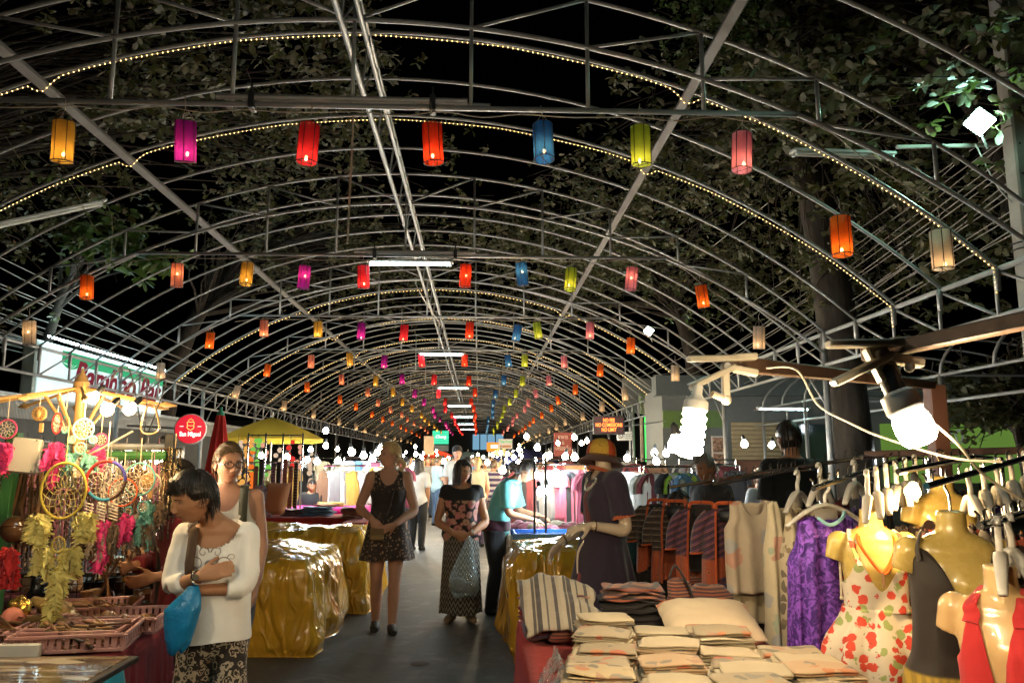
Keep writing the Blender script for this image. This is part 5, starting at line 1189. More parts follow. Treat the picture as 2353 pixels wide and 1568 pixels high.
for sg_ in (-1, 1): gl.torus(M1 @ Vector((sg_ * .032, -.101, .0)), .021, .0026, sg3 @ Vector((0, 1, 0)), 22, 5, (1.25, .8)); gl.tube([M1 @ Vector((sg_ * .055, -.098, .004)), M1 @ Vector((sg_ * .08, -.05, .004)), M1 @ Vector((sg_ * .082, .0, .002))], .0026, 5)
gl.tube([M1 @ Vector((-.011, -.104, .002)), M1 @ Vector((.011, -.104, .002))], .0024, 5); gl.build('spectacles', mat('dark_frames', (.02, .012, .01), .3), G1, world=False)
st = MB(); pts = [Vector((.10, f1.pt(t, .6, .024).y - .004, f1.pt(t, .6, .0).z)) for t in (.3, .5, .65, .8, .9)] + [Vector((.10, .0, f1.frame(.955)[0].z + .022)), Vector((.10, .1, f1.frame(.8)[0].z))]; pts = [Vector(q) for q in catmull(pts, 3)]
st.grid([[q + Vector((-.024, 0, 0)) for q in pts], [q + Vector((.024, 0, 0)) for q in pts]]); o = st.build('bag_strap', cloth('olive_strap', (.045, .045, .03)), G1, world=False); mo = o.modifiers.new('t', 'SOLIDIFY'); mo.thickness = .006
simple('dark haired woman in a maroon blouse facing the dreamcatchers', 413, 4.35, 1.56, R(-38), BLKH, 'tail', SKIN_A, 'blouse', (.16, .012, .018), 'trousers', (.03, .03, .035), sleeve=1.85, arms=(((-.06, -.02, -.26), (.05, -.24, -.26)), ((.05, -.02, -.26), (-.02, -.24, -.3))), yaw=R(-22), pitch=R(12), vox=.010, seed=6)
# ------------------------------------------------------------ craft stall on the dreamcatcher side
def onz(px, py, z):
    a = at(px, py, 1.0); d = a - Vector((0, 0, CAMZ)); return Vector((0, 0, CAMZ)) + d * ((z - CAMZ) / d.z)
WARM = (1, .66, .30); WARMW = (1, .80, .52); COOL = (.78, .92, 1.0)
k = NT('red_velvet'); k.set(col=k.mix(k.noise(12, det=5), (.16, .012, .012), (.36, .03, .022)), rough=.9, sheen=.08, spec=.1); k.bump(k.noise(30, det=5), .3, .01); VELV = k.m
k = NT('maroon_velvet'); k.set(col=k.mix(k.noise(12, det=5), (.10, .006, .012), (.2, .014, .022)), rough=.9, sheen=.08, spec=.1); k.bump(k.noise(30), .3, .01); MAROON = k.m
def drape(x0, x1, y0, y1, zt, zb, folds=9, amp=.02, seed=0, flare=.03, rc=.05, n=160, m=16, floor_=0, top=True, bulge=None):
    "sheet over a table: flat top with softened edges, sides with hanging folds"
    mb = MB(); cx, cyy, hx_, hy = (x0 + x1) / 2, (y0 + y1) / 2, (x1 - x0) / 2, (y1 - y0) / 2; per = []
    for j in range(n):
        s_ = j / n * 4; q = int(s_); u = (s_ - q) * 2 - 1
        per.append([(u, -1), (1, u), (-u, 1), (-1, -u)][q])
    rings = []
    if top:
        for i in range(1, 9):
            f = i / 8; rings.append([(cx + a * (hx_ - rc * .3) * f, cyy + b * (hy - rc * .3) * f, zt + (bulge(cx + a * hx_ * f, cyy + b * hy * f) if bulge else 0) + .004 * mnoise.noise(Vector((a * f * 5 + seed, b * f * 5, 1)))) for a, b in per])
    for i in range(1, m + 1):
        f = i / m; z = zt - rc * .4 - (zt - zb) * f ** 1.15; r = []
        for j, (a, b) in enumerate(per):
            ph = j / n * folds * 2 * PI; w_ = amp * f * (math.sin(ph + 1.6 * math.sin(ph * .37 + seed)) + .4 * math.sin(ph * 2.3 + seed * 2)) + flare * f
            L = math.hypot(a, b); rr = 1 - .06 * max(0, L - 1.2); ox, oy = a * (abs(a) > .999), b * (abs(b) > .999)
            r.append((cx + a * hx_ * rr + ox * w_, cyy + b * hy * rr + oy * w_, max(floor_ + .004, z + .02 * f * mnoise.noise(Vector((j * .13, seed, 2))) + (bulge(cx + a * hx_, cyy + b * hy) * (1 - f) if bulge else 0))))
        rings.append(r)
    mb.rings(rings, (top, False)); return mb
tb = thing('craft_table', 'craft stall table covered in dark red cloth', 'table', (-2.2, 3.7, 0))
drape(-3.6, -1.46, 3.36, 4.03, .775, .03, 22, .018, 2).build('tablecloth', MAROON, tb, sharp=None)
drape(-3.9, -1.75, 4.2, 5.1, .775, .03, 22, .018, 2).build('back_tablecloth', MAROON, tb, sharp=None)
for (x, y) in ((-3.5, 3.42), (-1.55, 3.42), (-3.5, 3.95), (-1.55, 3.95)): MB().tube([(x, y, 0), (x, y, .76)], .02, 8).build('leg', STEEL, tb)
# print board on a second table with blue cloth
t2 = thing('print_table', 'small table under a bright blue cloth holding the picture board', 'table', (-2.3, 2.6, 0))
drape(-3.4, -1.36, 2.35, 3.28, .765, .05, 15, .03, 5, .05).build('tablecloth', cloth('blue_cloth', (.01, .26, .42)), t2, sharp=None)
for (x, y) in ((-3.3, 2.45), (-1.46, 2.45), (-3.3, 3.2), (-1.46, 3.2)): MB().tube([(x, y, 0), (x, y, .75)], .02, 8).build('leg', STEEL, t2)
k = NT('glossy_photo_print'); v = k.co((1, 2.2, 1), (0, 0, R(-28))); st = k.noise(3.2, vec=k.co((1.2, 9, 1), (0, 0, R(-24))), det=5); bl = k.noise(2.0, vec=v, det=3)
c1 = k.ramp(st, [(.34, (.05, .035, .022)), (.48, (.22, .15, .09)), (.60, (.42, .33, .22)), (.72, (.62, .55, .42))]); c2 = k.ramp(bl, [(.40, 0.), (.46, 1.)])
c3 = k.mix(k.ramp(k.noise(2.6, vec=k.co((1, 3, 1), (0, 0, R(10))), det=2), [(.60, 0.), (.64, 1.)]), k.mix(c2, (.06, .05, .03), c1), (.62, .56, .44)); c3 = k.mix(k.ramp(k.noise(3.4, det=2), [(.66, 0.), (.7, 1.)]), c3, (.45, .14, .05))
k.set(col=c3, rough=.16, coat=.3)
pb = MB().box((-2.36, 2.83, .788), (2.06, .94, .022), bev=.003).build('picture_board', [BLACK], label='large glossy brown picture board lying on the blue cloth table', cat='picture')
MB().box((-2.37, 2.835, .801), (2.02, .90, .004)).build('print_sheet', k.m, pb)
MB().box((-2.55, 3.335, .812), (1.62, .03, .05), (0, 0, R(1)), .004).build('white_strip', mat('card_white', (.6, .58, .52), .7), label='long white card strip behind the picture board', cat='strip')
# pink trays
PINK = mat('pink_plastic', (.42, .22, .20), .45, var=.15)
def tray(label, c, rz, lx=.44, ly=.31, h=.075):
    c = Vector(c); t = thing('plastic_tray', label, 'tray', c, rz); m = MB(); m.box((0, 0, .006), (lx * .9, ly * .9, .008)); m.build('base', PINK, t, world=False)
    for sx, sy in ((1, 0), (-1, 0), (0, 1), (0, -1)):
        m = MB(); ln = ly if sx else lx; nsl = int(ln / .03)
        ctr = Vector((sx * lx * .475, sy * ly * .475, h * .5)); ax = Vector((0, 1, 0)) if sx else Vector((1, 0, 0)); tl = Matrix.Rotation(R(-8) * (sx or sy), 3, 'Y' if sx else 'X')
        for z in (.012, h * .95): m.box(ctr + Vector((sx * .012 * z / h, sy * .012 * z / h, z - h * .5)), (.012 if sx else ln * .97, .012 if sy else ln * .97, .014), bev=.002)
        for i in range(nsl + 1): m.box(ctr + ax * (ln * .94 * (i / nsl - .5)), (.005 if sx else .018, .005 if sy else .018, h * .9))
        m.build('side_wall', PINK, t, world=False)
    MB().grid([[(-lx * .5, -ly * .5, h), (lx * .5, -ly * .5, h)], [(-lx * .5 - .012, -ly * .5 - .012, h - .004), (lx * .5 + .012, -ly * .5 - .012, h - .004)]]).build('lip', PINK, t, world=False)
    return t
ZT_ = .782
WOODM = []
for i, (a, b) in enumerate((((.20, .10, .045), (.34, .19, .09)), ((.10, .045, .02), (.2, .10, .045)), ((.32, .20, .09), (.46, .30, .15)), ((.035, .02, .012), (.09, .05, .028)))):
    k = NT('stained_wood%d' % i); k.set(col=k.mix(k.noise(14, vec=k.co((1, 1, .15)), det=4), a, b), rough=.32, coat=.25); WOODM.append(k.m)
def stick_mesh(kind):
    m = MB()
    if kind == 0: m.tube([(0, -.13, 0), (0, 0, .0), (0, .13, 0)], [.0045, .0055, .0035], 6)
    elif kind == 1:
        m.tube([(0, -.13, 0), (0, .05, .004), (0, .075, .003)], [.0055, .005, .007], 6); m.ball((0, .105, .0), (.021, .036, .008), 10, 6)
    else:
        m.tube([(0, -.13, 0), (0, .05, .0)], [.005, .006], 6); m.box((0, .09, 0), (.045, .09, .006), bev=.003)
    return m.mesh('stick')
STK = {}
for kd in range(3):
    for wi, wm in enumerate(WOODM): me = stick_mesh(kd); me.materials.append(wm); STK[(kd, wi)] = me
def sticks(label, cat, c, n, rz, kind, woods, spread=(.13, .07), group=None, seed=0, rise=.05):
    r_ = random.Random(seed)
    for i in range(n):
        o = bpy.data.objects.new(cat.replace(' ', '_'), STK[(kind, r_.choice(woods))]); C.objects.link(o); f = i / max(1, n - 1)
        o.location = Vector(c) + Matrix.Rotation(rz, 3, 'Z') @ Vector((r_.uniform(-1, 1) * spread[0], r_.uniform(-1, 1) * spread[1], .022 + rise * f)); o.rotation_euler = (r_.uniform(-.16, .16), r_.uniform(-.5, .5), rz + r_.gauss(0, .16)); s_ = r_.uniform(.85, 1.15); o.scale = (s_, s_, s_)
        tag(o, label, cat, group or label)
trs = [((170, 1475), R(6), 'pink tray of slanting chopsticks beside the white strip'), ((318, 1485), R(10), 'pink tray of dark spoons nearest the folded-arms woman'), ((20, 1470), R(4), 'pink tray of brown sticks at the picture edge'), ((205, 1420), R(14), 'pink tray of wrapped fans behind the chopstick tray'), ((330, 1445), R(8), 'pink tray of beaded brown ornaments')]
TR = []
for (px, rzv, lab) in trs: p = onz(*px, ZT_); p.z = ZT_; p.y = max(p.y, 3.55); p.x = min(p.x, -1.69); TR.append(tray(lab, p, rzv))
sticks('wooden chopstick in the chopstick tray', 'chopstick', TR[0].location, 60, R(52), 0, (0, 2, 2, 3), (.10, .09), seed=1)
sticks('dark wooden spoon in the spoon tray', 'spoon', TR[1].location, 30, R(55), 1, (1, 3, 3, 0), (.12, .07), seed=2)
sticks('brown stick in the edge tray', 'stick', TR[2].location, 50, R(60), 0, (0, 1), (.12, .08), seed=3)
sticks('flat wooden spatula in the fan tray', 'spatula', TR[3].location, 18, R(58), 2, (0, 2, 1), (.10, .06), seed=4)
r_ = random.Random(8)
for i in range(16):
    c = TR[4].location + Vector((r_.uniform(-.16, .16), r_.uniform(-.1, .1), .03 + r_.uniform(0, .04))); rr = r_.uniform(.014, .03)
    MB().ball(c, rr, 12, 8).torus(c, rr * 1.0, .003, (r_.random(), r_.random(), 1), 12, 4).build('wooden_bead', WOODM[r_.choice((0, 1, 1))], label='polished wooden bead in the ornament tray', cat='bead', group='wooden beads in the ornament tray')
# wrapped fan bundle and gold pieces
k = NT('cellophane'); k.set(col=(.5, .42, .25), rough=.12, alpha=.35, spec=.7); k.bump(k.noise(20, dist=2), .6, .02); CELLO = k.m
def lump(name, label, cat, c, r, m, rot=(0, 0, 0), amp=.25, seed=0, freq=22):
    mb = MB(); mb.ball((0, 0, 0), r, 22, 14, rot); mb.v = [tuple(Vector(c) + Vector(p) * (1 + amp * mnoise.noise(Vector(p) * freq + Vector((seed, 0, 0))))) for p in mb.v]; return mb.build(name, m, None, label, cat, sharp=None)
lump('wrapped_fan', 'cellophane wrapped straw fan lying across the trays', 'fan', onz(130, 1400, .86), (.17, .06, .03), mat('straw', (.34, .22, .07), .35, var=.4, bump=.5), (0, R(14), R(-28)), seed=2)
lump('wrapped_bundle', 'dark wrapped bundle beside the straw fan', 'bundle', onz(105, 1428, .85), (.12, .05, .035), mat('brown_wrap', (.12, .075, .03), .3, var=.5, bump=.4), (0, 0, R(-12)), seed=5)
lump('gold_ornament', 'crinkled gold ornament beside the pink trays', 'ornament', onz(45, 1398, .88), (.045, .045, .055), mat('gold_foil', (.55, .36, .08), .25, metal=.8, var=.4, bump=.8, bs=30), amp=.6, seed=7, freq=40)
lump('pink_pot', 'perforated pink pot in a cellophane wrap', 'pot', onz(28, 1420, .85), (.05, .05, .05), mat('pink_pot', (.6, .2, .14), .5, var=.4, bump=.9, bs=28), amp=.1, seed=9)
lump('dark_figurine', 'glossy dark metal figurine in front of the yellow dreamcatcher', 'figurine', onz(95, 1352, .90), (.06, .045, .075), mat('dark_metal', (.05, .055, .06), .2, metal=.8, bump=.9, bs=26), amp=.8, seed=3, freq=24)
# dark pots, bowls, baskets at the back of the table
WK = NT('wicker'); wvv = WK.wave(70, 'Z', 2); WK.set(col=WK.mix(wvv, (.06, .04, .02), (.2, .13, .065)), rough=.7); WK.bump(wvv, .8, .01); WK = WK.m
DKWOOD = WOODM[3]
pots = [(215, 1352, .06, .09), (255, 1345, .055, .10), (300, 1350, .05, .07), (335, 1352, .05, .08), (370, 1350, .045, .06), (285, 1388, .05, .05), (350, 1385, .05, .05), (240, 1385, .055, .05)]
for i, (px, py, rr, hh) in enumerate(pots):
    c = onz(px, py + 18, ZT_); t = MB().lathe([(.001, .004), (rr * .8, 0), (rr, hh * .3), (rr * .96, hh * .75), (rr * 1.03, hh), (rr * .9, hh), (rr * .85, hh * .3), (.001, hh * .2)], c, 20)
    t.build('wooden_pot', DKWOOD, label='dark turned wooden pot, %s in the row behind the trays' % ('first second third fourth fifth sixth seventh eighth'.split()[i]), cat='pot', group='dark wooden pots behind the trays')
    if i in (0, 2, 3, 7): sticks('wooden utensil standing in the dark pots', 'utensil', c + Vector((0, 0, hh * .6)), 4, 0, i % 3, (0, 1), (.02, .02), seed=20 + i)
for o in [o for o in C.objects if o.name.startswith('utensil')]: o.rotation_euler = (R(75) + random.uniform(-.25, .25), random.uniform(-.3, .3), random.uniform(0, 6)); o.location.z += .06
c = onz(58, 1352, ZT_); MB().lathe([(.001, .003), (.075, 0), (.09, .06), (.085, .11), (.078, .11), (.07, .02)], c, 24).build('wicker_basket', WK, label='small wicker basket holding wooden spatulas', cat='basket')
sticks('broad wooden spatula standing in the wicker basket', 'spatula', c + Vector((0, 0, .17)), 7, 0, 2, (0, 2, 0), (.05, .04), seed=31, rise=0)
for o in [o for o in C.objects if o.get('label') == 'broad wooden spatula standing in the wicker basket']: o.rotation_euler = (R(80) + random.uniform(-.2, .2), random.uniform(-.3, .3), random.uniform(-.5, .5)); o.scale = (1.1, 1.2, 1.1)
for i, (px, py, rr) in enumerate(((38, 1215, .07), (78, 1225, .055))):
    MB().ball(at(px, py, 3.95), (rr, rr, rr * .95), 20, 14).torus(at(px, py, 3.95) + Vector((0, 0, rr * .3)), rr * .96, .003, n=24, m=4).build('coconut_lamp', mat('coconut', (.09, .045, .02), .18, var=.4, coat=.5), label=('large', 'smaller')[i] + ' polished coconut ball beside the green post', cat='coconut ball')
c = onz(262, 1290, .98); t = thing('blue_platter', 'pale blue oval platter on the shelf behind the pots', 'platter', c); MB().lathe([(.001, 0), (.09, 0), (.125, .018), (.128, .022), (.12, .022), (.085, .006)], c, 30).build('rim', mat('pale_blue_enamel', (.36, .52, .60), .25), t)
# wire mesh shelf
t = thing('wire_shelf', 'black wire mesh stand behind the dark pots', 'stand', (-2.2, 4.55, .0)); m = MB()
for i in range(15): m.tube([(-2.62 + i * .045, 4.5 + i * .01, .80), (-2.62 + i * .045, 4.5 + i * .01, 1.06)], .0025, 4)
for i in range(7): m.tube([(-2.64, 4.5, .80 + i * .043), (-1.98, 4.64, .80 + i * .043)], .0025, 4)
m.build('mesh_panel', DARKW, t)
MB().box((-2.25, 4.62, .95), (.9, .3, .02)).build('shelf', DARKW, t)
for x in (-2.68, -1.82): MB().tube([(x, 4.62, 0), (x, 4.62, 1.06)], .012, 6).build('leg', DARKW, t)
# green timber post and rails, bar for hanging goods
GRN_P = mat('green_paint', (.05, .20, .05), .6, bump=.3); 
rk = thing('stall_rack', 'green painted timber rack with a steel top bar', 'rack', (-2.45, 4.1, 0))
p0 = at(22, 1030, 4.1)
MB().box((p0.x, 4.1, .85), (.055, .055, 1.70), (0, R(1.5), 0), .004).build('post', GRN_P, rk)
xr = at(400, 1030, 4.35).x
MB().tube([(p0.x - .9, 4.1, 1.585), (xr, 4.25, 1.585)], .024, 8).build('cross_rail', GRN_P, rk)
MB().tube([at(28, 1024, 4.08), at(390, 1026, 4.3)], .018, 8).build('top_bar', STEEL, rk)
MB().box((xr, 4.3, .85), (.05, .05, 1.7), None, .004).build('post', DARKW, rk)
c = at(58, 1046, 3.85); t = thing('switch_box', 'pale grey electrical box tied to the green post', 'electrical box', c); MB().box(c, (.125, .055, .165), (0, R(6), R(14)), .008).build('case', mat('box_grey', (.36, .35, .31), .5, var=.08), t)
for sx, sz in ((-1, -1), (1, -1), (-1, 1), (1, 1)): MB().ball(c + Vector((sx * .05 + sz * .007, -.03 + sx * .012, sz * .072)), .004, 6, 4).build('screw', BLACK, t)
MB().tube([c + Vector((.06, 0, -.08)), c + Vector((.16, .02, -.05)), c + Vector((.3, .05, .02)), c + Vector((.45, .1, .12))], .005, 5, sub=4).build('box_cable', WIREW, label='pale cable leaving the electrical box along the rack', cat='cable')
# ---- carved umbrella skeleton
c = at(183, 938, 3.95); t = thing('umbrella_skeleton', 'carved wooden umbrella skeleton hung with mobiles', 'umbrella', c); LW = mat('pale_wood', (.42, .25, .09), .45, bump=.2)
MB().lathe([(.004, .20), (.010, .175), (.022, .16), (.03, .135), (.036, .13), (.036, .08), (.022, .075), (.022, -.12), (.034, -.125), (.036, -.155), (.028, -.175), (.02, -.18), (.012, -.26), (.004, -.30)], c, 14).build('finial_shaft', LW, t)
for i in range(10):
    a = 2 * PI * i / 10 + .15; d = Vector((math.cos(a), math.sin(a) * .9, 0)); e = c + d * .38 + Vector((0, 0, .025)); tip = MB().tube([c + d * .025 + Vector((0, 0, .10)), e], [.006, .008], 6); tip.tube([e, e + d * .02, e + d * .07 + Vector((0, 0, -.006))], [.009, .017, .004], 8); rb = tip.build('rib', LW, t)
    MB().tube([c + d * .03 + Vector((0, 0, -.13)), c + d * .17 + Vector((0, 0, .068))], .006, 6).build('strut', LW, t)
# ---- bare bulbs with black sockets on clamps
def bulb(label, c, r, power, col, strength, socket_dir=(0, 0, 1), kind='globe', socket=True, group=None, name='bare_bulb', lit=True, cat='light bulb', soft=None):
    c = Vector(c); d = Vector(socket_dir).normalized(); t = thing(name, label, cat, c, group=group)
    gm = glow('bulb_%s_%d' % ('%02d%02d%02d' % tuple(int(99 * q) for q in col), strength), col, strength, False)
    if kind == 'globe': MB().lathe([(.001, -r), (r * .6, -r * .8), (r * .95, -r * .3), (r, 0), (r * .9, r * .45), (r * .55, r * .95), (r * .42, r * 1.3)], c, 14, d).build('glass', gm, t)
    if socket: MB().lathe([(r * .45, r * 1.25), (r * .5, r * 1.4), (r * .5, r * 2.4), (r * .35, r * 2.6), (r * .12, r * 2.9)], c, 10, d).build('socket', BLACK, t)
    if power: l = light('bulb_light', c - d * r * 1.6 + Vector((0, 0, 0)), power, col, soft or r * .8, t)
    return t
LB = [((212, 914), 3.75, (.5, .3, .75)), ((246, 942), 3.65, (.45, .5, .8)), ((297, 940), 3.7, (.45, .4, .7))]
for i, (px, D, d) in enumerate(LB):
    bulb(('glowing globe bulb beside the umbrella finial', 'glowing globe bulb lowest of the craft stall cluster', 'glowing globe bulb with an amber socket in the craft stall cluster')[i], at(*px, D), .028, 4.5, WARM, 14, d)
    p = at(*px, D); MB().tube([p + Vector(d) * .12, p + Vector(d) * .16 + Vector((.06, 0, .02)), at(330, 1020, 4.2)], .003, 5, sub=6).build('bulb_wire', DARKW, label='looped pale wire behind the %s craft stall bulb' % ('first', 'second', 'third')[i], cat='cable')
MB().tube([(-1.75, 1.95, 2.44), (-1.75, 1.95, 5.0)], .004, 5).build('cord', DARKW, bulb('bare stall bulb hanging over the picture board table', (-1.75, 1.95, 2.35), .034, 22, WARMW, 60))
t = thing('wire_hook', 'bent wire hanger hook dangling beside the globe bulbs', 'hook', at(345, 960, 3.8)); c = at(345, 960, 3.8); MB().tube([c + Vector((0, 0, .07)), c + Vector((-.02, 0, .05)), c + Vector((-.04, 0, -.05)), c + Vector((.0, 0, -.075)), c + Vector((.045, 0, -.05)), c + Vector((.02, 0, .05)), c + Vector((0, 0, .07))], .004, 6, sub=4).build('wire', mat('copper_wire', (.5, .3, .15), .3, metal=.8), t)
# ------------------------------------------------------------ dreamcatchers
def feather(mb, p, L, w_, rz, seed, lean=(0, 0)):
    r_ = random.Random(seed); p = Vector(p); u = Vector((math.cos(rz), math.sin(rz), 0)); d = Vector((lean[0], lean[1], -1)).normalized(); N = 9; Lf, Rt = [], []
    for i in range(N + 1):
        f = i / N; ww = .75 * w_ * (math.sin(PI * min(1, f * 1.05 + .02)) ** .7) * (1.15 - .35 * f); c = p + d * L * f + u.cross(d) * .02 * math.sin(f * 2.2 + seed)
        j = .45 + r_.random() * .75; Lf.append(c - u * ww * j + Vector((0, 0, -.012 * r_.random()))); Rt.append(c + u * ww * (.45 + r_.random() * .75) + Vector((0, 0, -.012 * r_.random())))
    mb.grid([Lf, [p + d * L * i / N + Vector((0, -.004, 0)) for i in range(N + 1)], Rt])
    for i in range(60):
        f = r_.random() ** .8; c = p + d * L * f; s_ = r_.choice((-1, 1)); e = c + u * s_ * w_ * r_.uniform(.5, 1.15) + d * L * .12 + Vector((0, r_.uniform(-.012, .012), 0)); mb.add([c, c + d * .010, e + d * .004, e], [(0, 1, 2, 3)])
def featherm(name, col): return cloth('feather_' + name, col, rough=.7, var=.3, bump=.1)
def web(mb, c, R_, n=11, r=.0013, layers=5, flat=(1, 1), rz=0, seed=0):
    r_ = random.Random(seed); u = Vector((math.cos(rz), math.sin(rz), 0)); prev = [c + u * R_ * flat[0] * math.cos(2 * PI * i / n) + Vector((0, 0, R_ * flat[1] * math.sin(2 * PI * i / n))) for i in range(n)]
    for L in range(layers):
        f = (1 - (L + 1) / (layers + .6)); off = .5 * (L + 1); cur = []
        for i in range(n):
            a = 2 * PI * (i + off) / n; q = c + u * R_ * f * flat[0] * math.cos(a) + Vector((0, r_.uniform(-.002, .002), R_ * f * flat[1] * math.sin(a))); cur.append(q)
        for i in range(n): mb.tube([prev[i], cur[i], prev[(i + 1) % n]], r, 4, caps=False)
        prev = cur
def dreamcatcher(label, c, R_, ringm, webm, rz=0, flat=(1, 1), subs=(), fe=(), beads=0, tip=None, hang=.12, layers=5, n=11):
    "subs: (dx, dz, radius) small hoops; fe: (dx, dz, count, length, width, material, spread) feather bunches"
    c = Vector(c); t = thing('dreamcatcher', label, 'dreamcatcher', c + Vector((0, 0, -R_))); u = Vector((math.cos(rz), math.sin(rz), 0)); ax = Vector((-math.sin(rz), math.cos(rz), 0))
    def hoop(cc, R0, r0):
        N = 36; return MB().tube([cc + u * R0 * flat[0] * math.cos(2 * PI * i / N) + Vector((0, 0, R0 * flat[1] * math.sin(2 * PI * i / N))) for i in range(N + 1)], r0, 8, caps=False)
    if isinstance(ringm, list):
        N = 40
        for q, mm in enumerate(ringm):
            a0, a1 = 2 * PI * q / len(ringm), 2 * PI * (q + 1) / len(ringm); MB().tube([c + u * R_ * math.cos(a) + Vector((0, 0, R_ * math.sin(a))) for a in np.linspace(a0, a1, 14)], .0075, 8).build('hoop_section', mm, t)
    else: hoop(c, R_, max(.004, R_ * .048)).build('hoop', ringm, t)
    m = MB(); web(m, c, R_, n, .0014, layers, flat, rz, int(R_ * 999)); m.build('web', webm, t)
    MB().tube([c + Vector((0, 0, R_ * flat[1])), c + Vector((0, 0, R_ * flat[1] + hang))], .002, 4).build('cord', webm, t)
    for (dx, dz, r0) in subs:
        cc = c + u * dx + Vector((0, -.004, dz)); hoop(cc, r0, max(.003, r0 * .07)).build('small_hoop', ringm if not isinstance(ringm, list) else ringm[0], t); m = MB(); web(m, cc, r0, 9, .0012, 3, (1, 1), rz, int(r0 * 999)); m.build('small_web', webm, t)
    for q, (dx, dz, cnt, L, w_, fm, sp) in enumerate(fe):
        m = MB()
        for i in range(cnt):
            p = c + u * (dx + random.uniform(-sp, sp)) + Vector((0, random.uniform(-.02, .02), dz + random.uniform(-sp * .8, sp * .3))); feather(m, p, L * random.uniform(.75, 1.2), w_, rz + random.uniform(-.9, .9), q * 31 + i, (random.uniform(-.25, .25), random.uniform(-.15, .15)))
        m.build('feather_bunch', fm, t, kind='stuff', sharp=None)
    return t
YEL = cloth('yellow_wrap', (.55, .42, .06)); YW = mat('yellow_thread', (.6, .5, .15), .6); WT = mat('cream_thread', (.6, .5, .36), .6); TEALW = cloth('teal_wrap', (.12, .38, .36)); REDW = cloth('red_wrap', (.40, .03, .025)); BLW = cloth('navy_wrap', (.06, .05, .28)); BRW = cloth('brown_wrap_thread', (.10, .05, .03)); ORW = cloth('orange_red_wrap', (.5, .08, .02)); PKW = cloth('pink_wrap', (.6, .06, .16))
FY, FP, FB, FT, FW, FR = featherm('yellow', (.62, .54, .17)), featherm('pink', (.75, .05, .22)), featherm('brown', (.12, .075, .04)), featherm('teal', (.10, .28, .24)), featherm('cream', (.5, .42, .32)), featherm('red', (.45, .02, .02))
c = at(146, 1126, 3.65)
dreamcatcher('large yellow dreamcatcher with two small hoops and yellow feathers', c, .122, YEL, YW, R(8), (.76, 1), subs=((0, -.235, .034), (0, -.315, .024)), n=12, layers=5, hang=.2,
             fe=((-.085, -.10, 9, .11, .03, FY, .03), (.09, -.10, 9, .11, .03, FY, .03), (-.05, -.24, 7, .11, .03, FY, .03), (.05, -.24, 7, .11, .03, FY, .03), (0, -.34, 9, .13, .028, FY, .04), (0, -.45, 5, .11, .026, FY, .03)))
c = at(243, 1103, 3.75)
dc2 = dreamcatcher('red and navy wrapped dreamcatcher with bone beads and pink feathers', c, .088, [BLW, REDW, REDW, mat('blue_wrap_band', (.02, .2, .32), .7), BRW], WT, R(0), n=13, hang=.18,
             fe=((-.06, -.19, 6, .12, .02, FB, .02), (.05, -.2, 6, .13, .02, FB, .02), (0, -.17, 5, .13, .02, FP, .03), (.01, -.27, 7, .10, .022, FP, .03), (-.02, -.2, 5, .13, .022, FW, .03)))
BONE = mat('bone_bead', (.62, .52, .40), .4)
for col in range(3):
    for i in range(6): MB().tube([c + Vector((-.055 + col * .055 - .019, -.02, -.105 - i * .0135 + .006)), c + Vector((-.055 + col * .055 + .019, -.02, -.105 - i * .0135 - .006))], [.0028, .0038], 6).build('bone_bead', BONE, dc2)
dreamcatcher('orange ringed dreamcatcher overlapping the navy one', at(282, 1130, 3.85), .064, ORW, WT, R(6), n=9, layers=4, fe=((-.03, -.08, 4, .12, .02, FB, .02), (.03, -.09, 4, .12, .02, FP, .02)))
dreamcatcher('teal ringed dreamcatcher with pale green feathers', at(320, 1100, 3.9), .076, TEALW, WT, R(-4), n=11, layers=4, subs=((.03, -.13, .026), (-.04, -.15, .02)), fe=((.03, -.17, 7, .13, .02, FT, .03), (-.03, -.17, 5, .12, .02, FW, .03), (.05, -.2, 5, .12, .02, FB, .03)))
dreamcatcher('small teal dreamcatcher under the umbrella skeleton', at(192, 985, 3.8), .048, TEALW, WT, 0, n=9, layers=4, subs=((-.005, -.09, .026), (.05, -.05, .018), (-.05, -.05, .016)), fe=((-.04, -.11, 4, .08, .016, FT, .015), (.04, -.11, 4, .08, .016, FT, .015), (0, -.13, 4, .08, .016, FW, .015)))
dreamcatcher('small pink hooped dreamcatcher at the picture edge', at(16, 985, 3.8), .044, PKW, WT, 0, n=9, layers=3, fe=((0, -.06, 8, .13, .022, FP, .02),))
dreamcatcher('narrow crimson oval dreamcatcher with bright pink feathers', at(131, 972, 3.85), .036, REDW, WT, 0, (.6, 1.35), n=9, layers=3, fe=((0, -.09, 9, .11, .024, FP, .025), (0, -.2, 4, .09, .016, FP, .01)))
dreamcatcher('narrow teal oval dreamcatcher with teal feathers', at(150, 975, 3.9), .03, TEALW, WT, 0, (.6, 1.35), n=8, layers=3, fe=((0, -.09, 6, .11, .022, FT, .02),))
dreamcatcher('pale hoop dreamcatcher with carved sun disc', at(345, 1110, 4.0), .052, WT, WT, 0, n=9, layers=3, fe=((0, -.08, 6, .12, .02, FT, .03), (.04, -.08, 5, .12, .02, FB, .02)))
dreamcatcher('pink feathered dreamcatcher behind the bulbs', at(232, 1010, 3.95), .03, PKW, WT, 0, n=8, layers=3, fe=((0, -.03, 9, .10, .024, FP, .02),))
m = MB()
for i in range(10): feather(m, at(6 + (i % 5) * 6, 1255 + (i // 5) * 22, 3.5), .12, .03, random.uniform(-1, 1), 70 + i, (random.uniform(-.2, .2), 0))
m.build('red_feathers', FR, label='bunch of red feathers at the foot of the green post', cat='feathers')
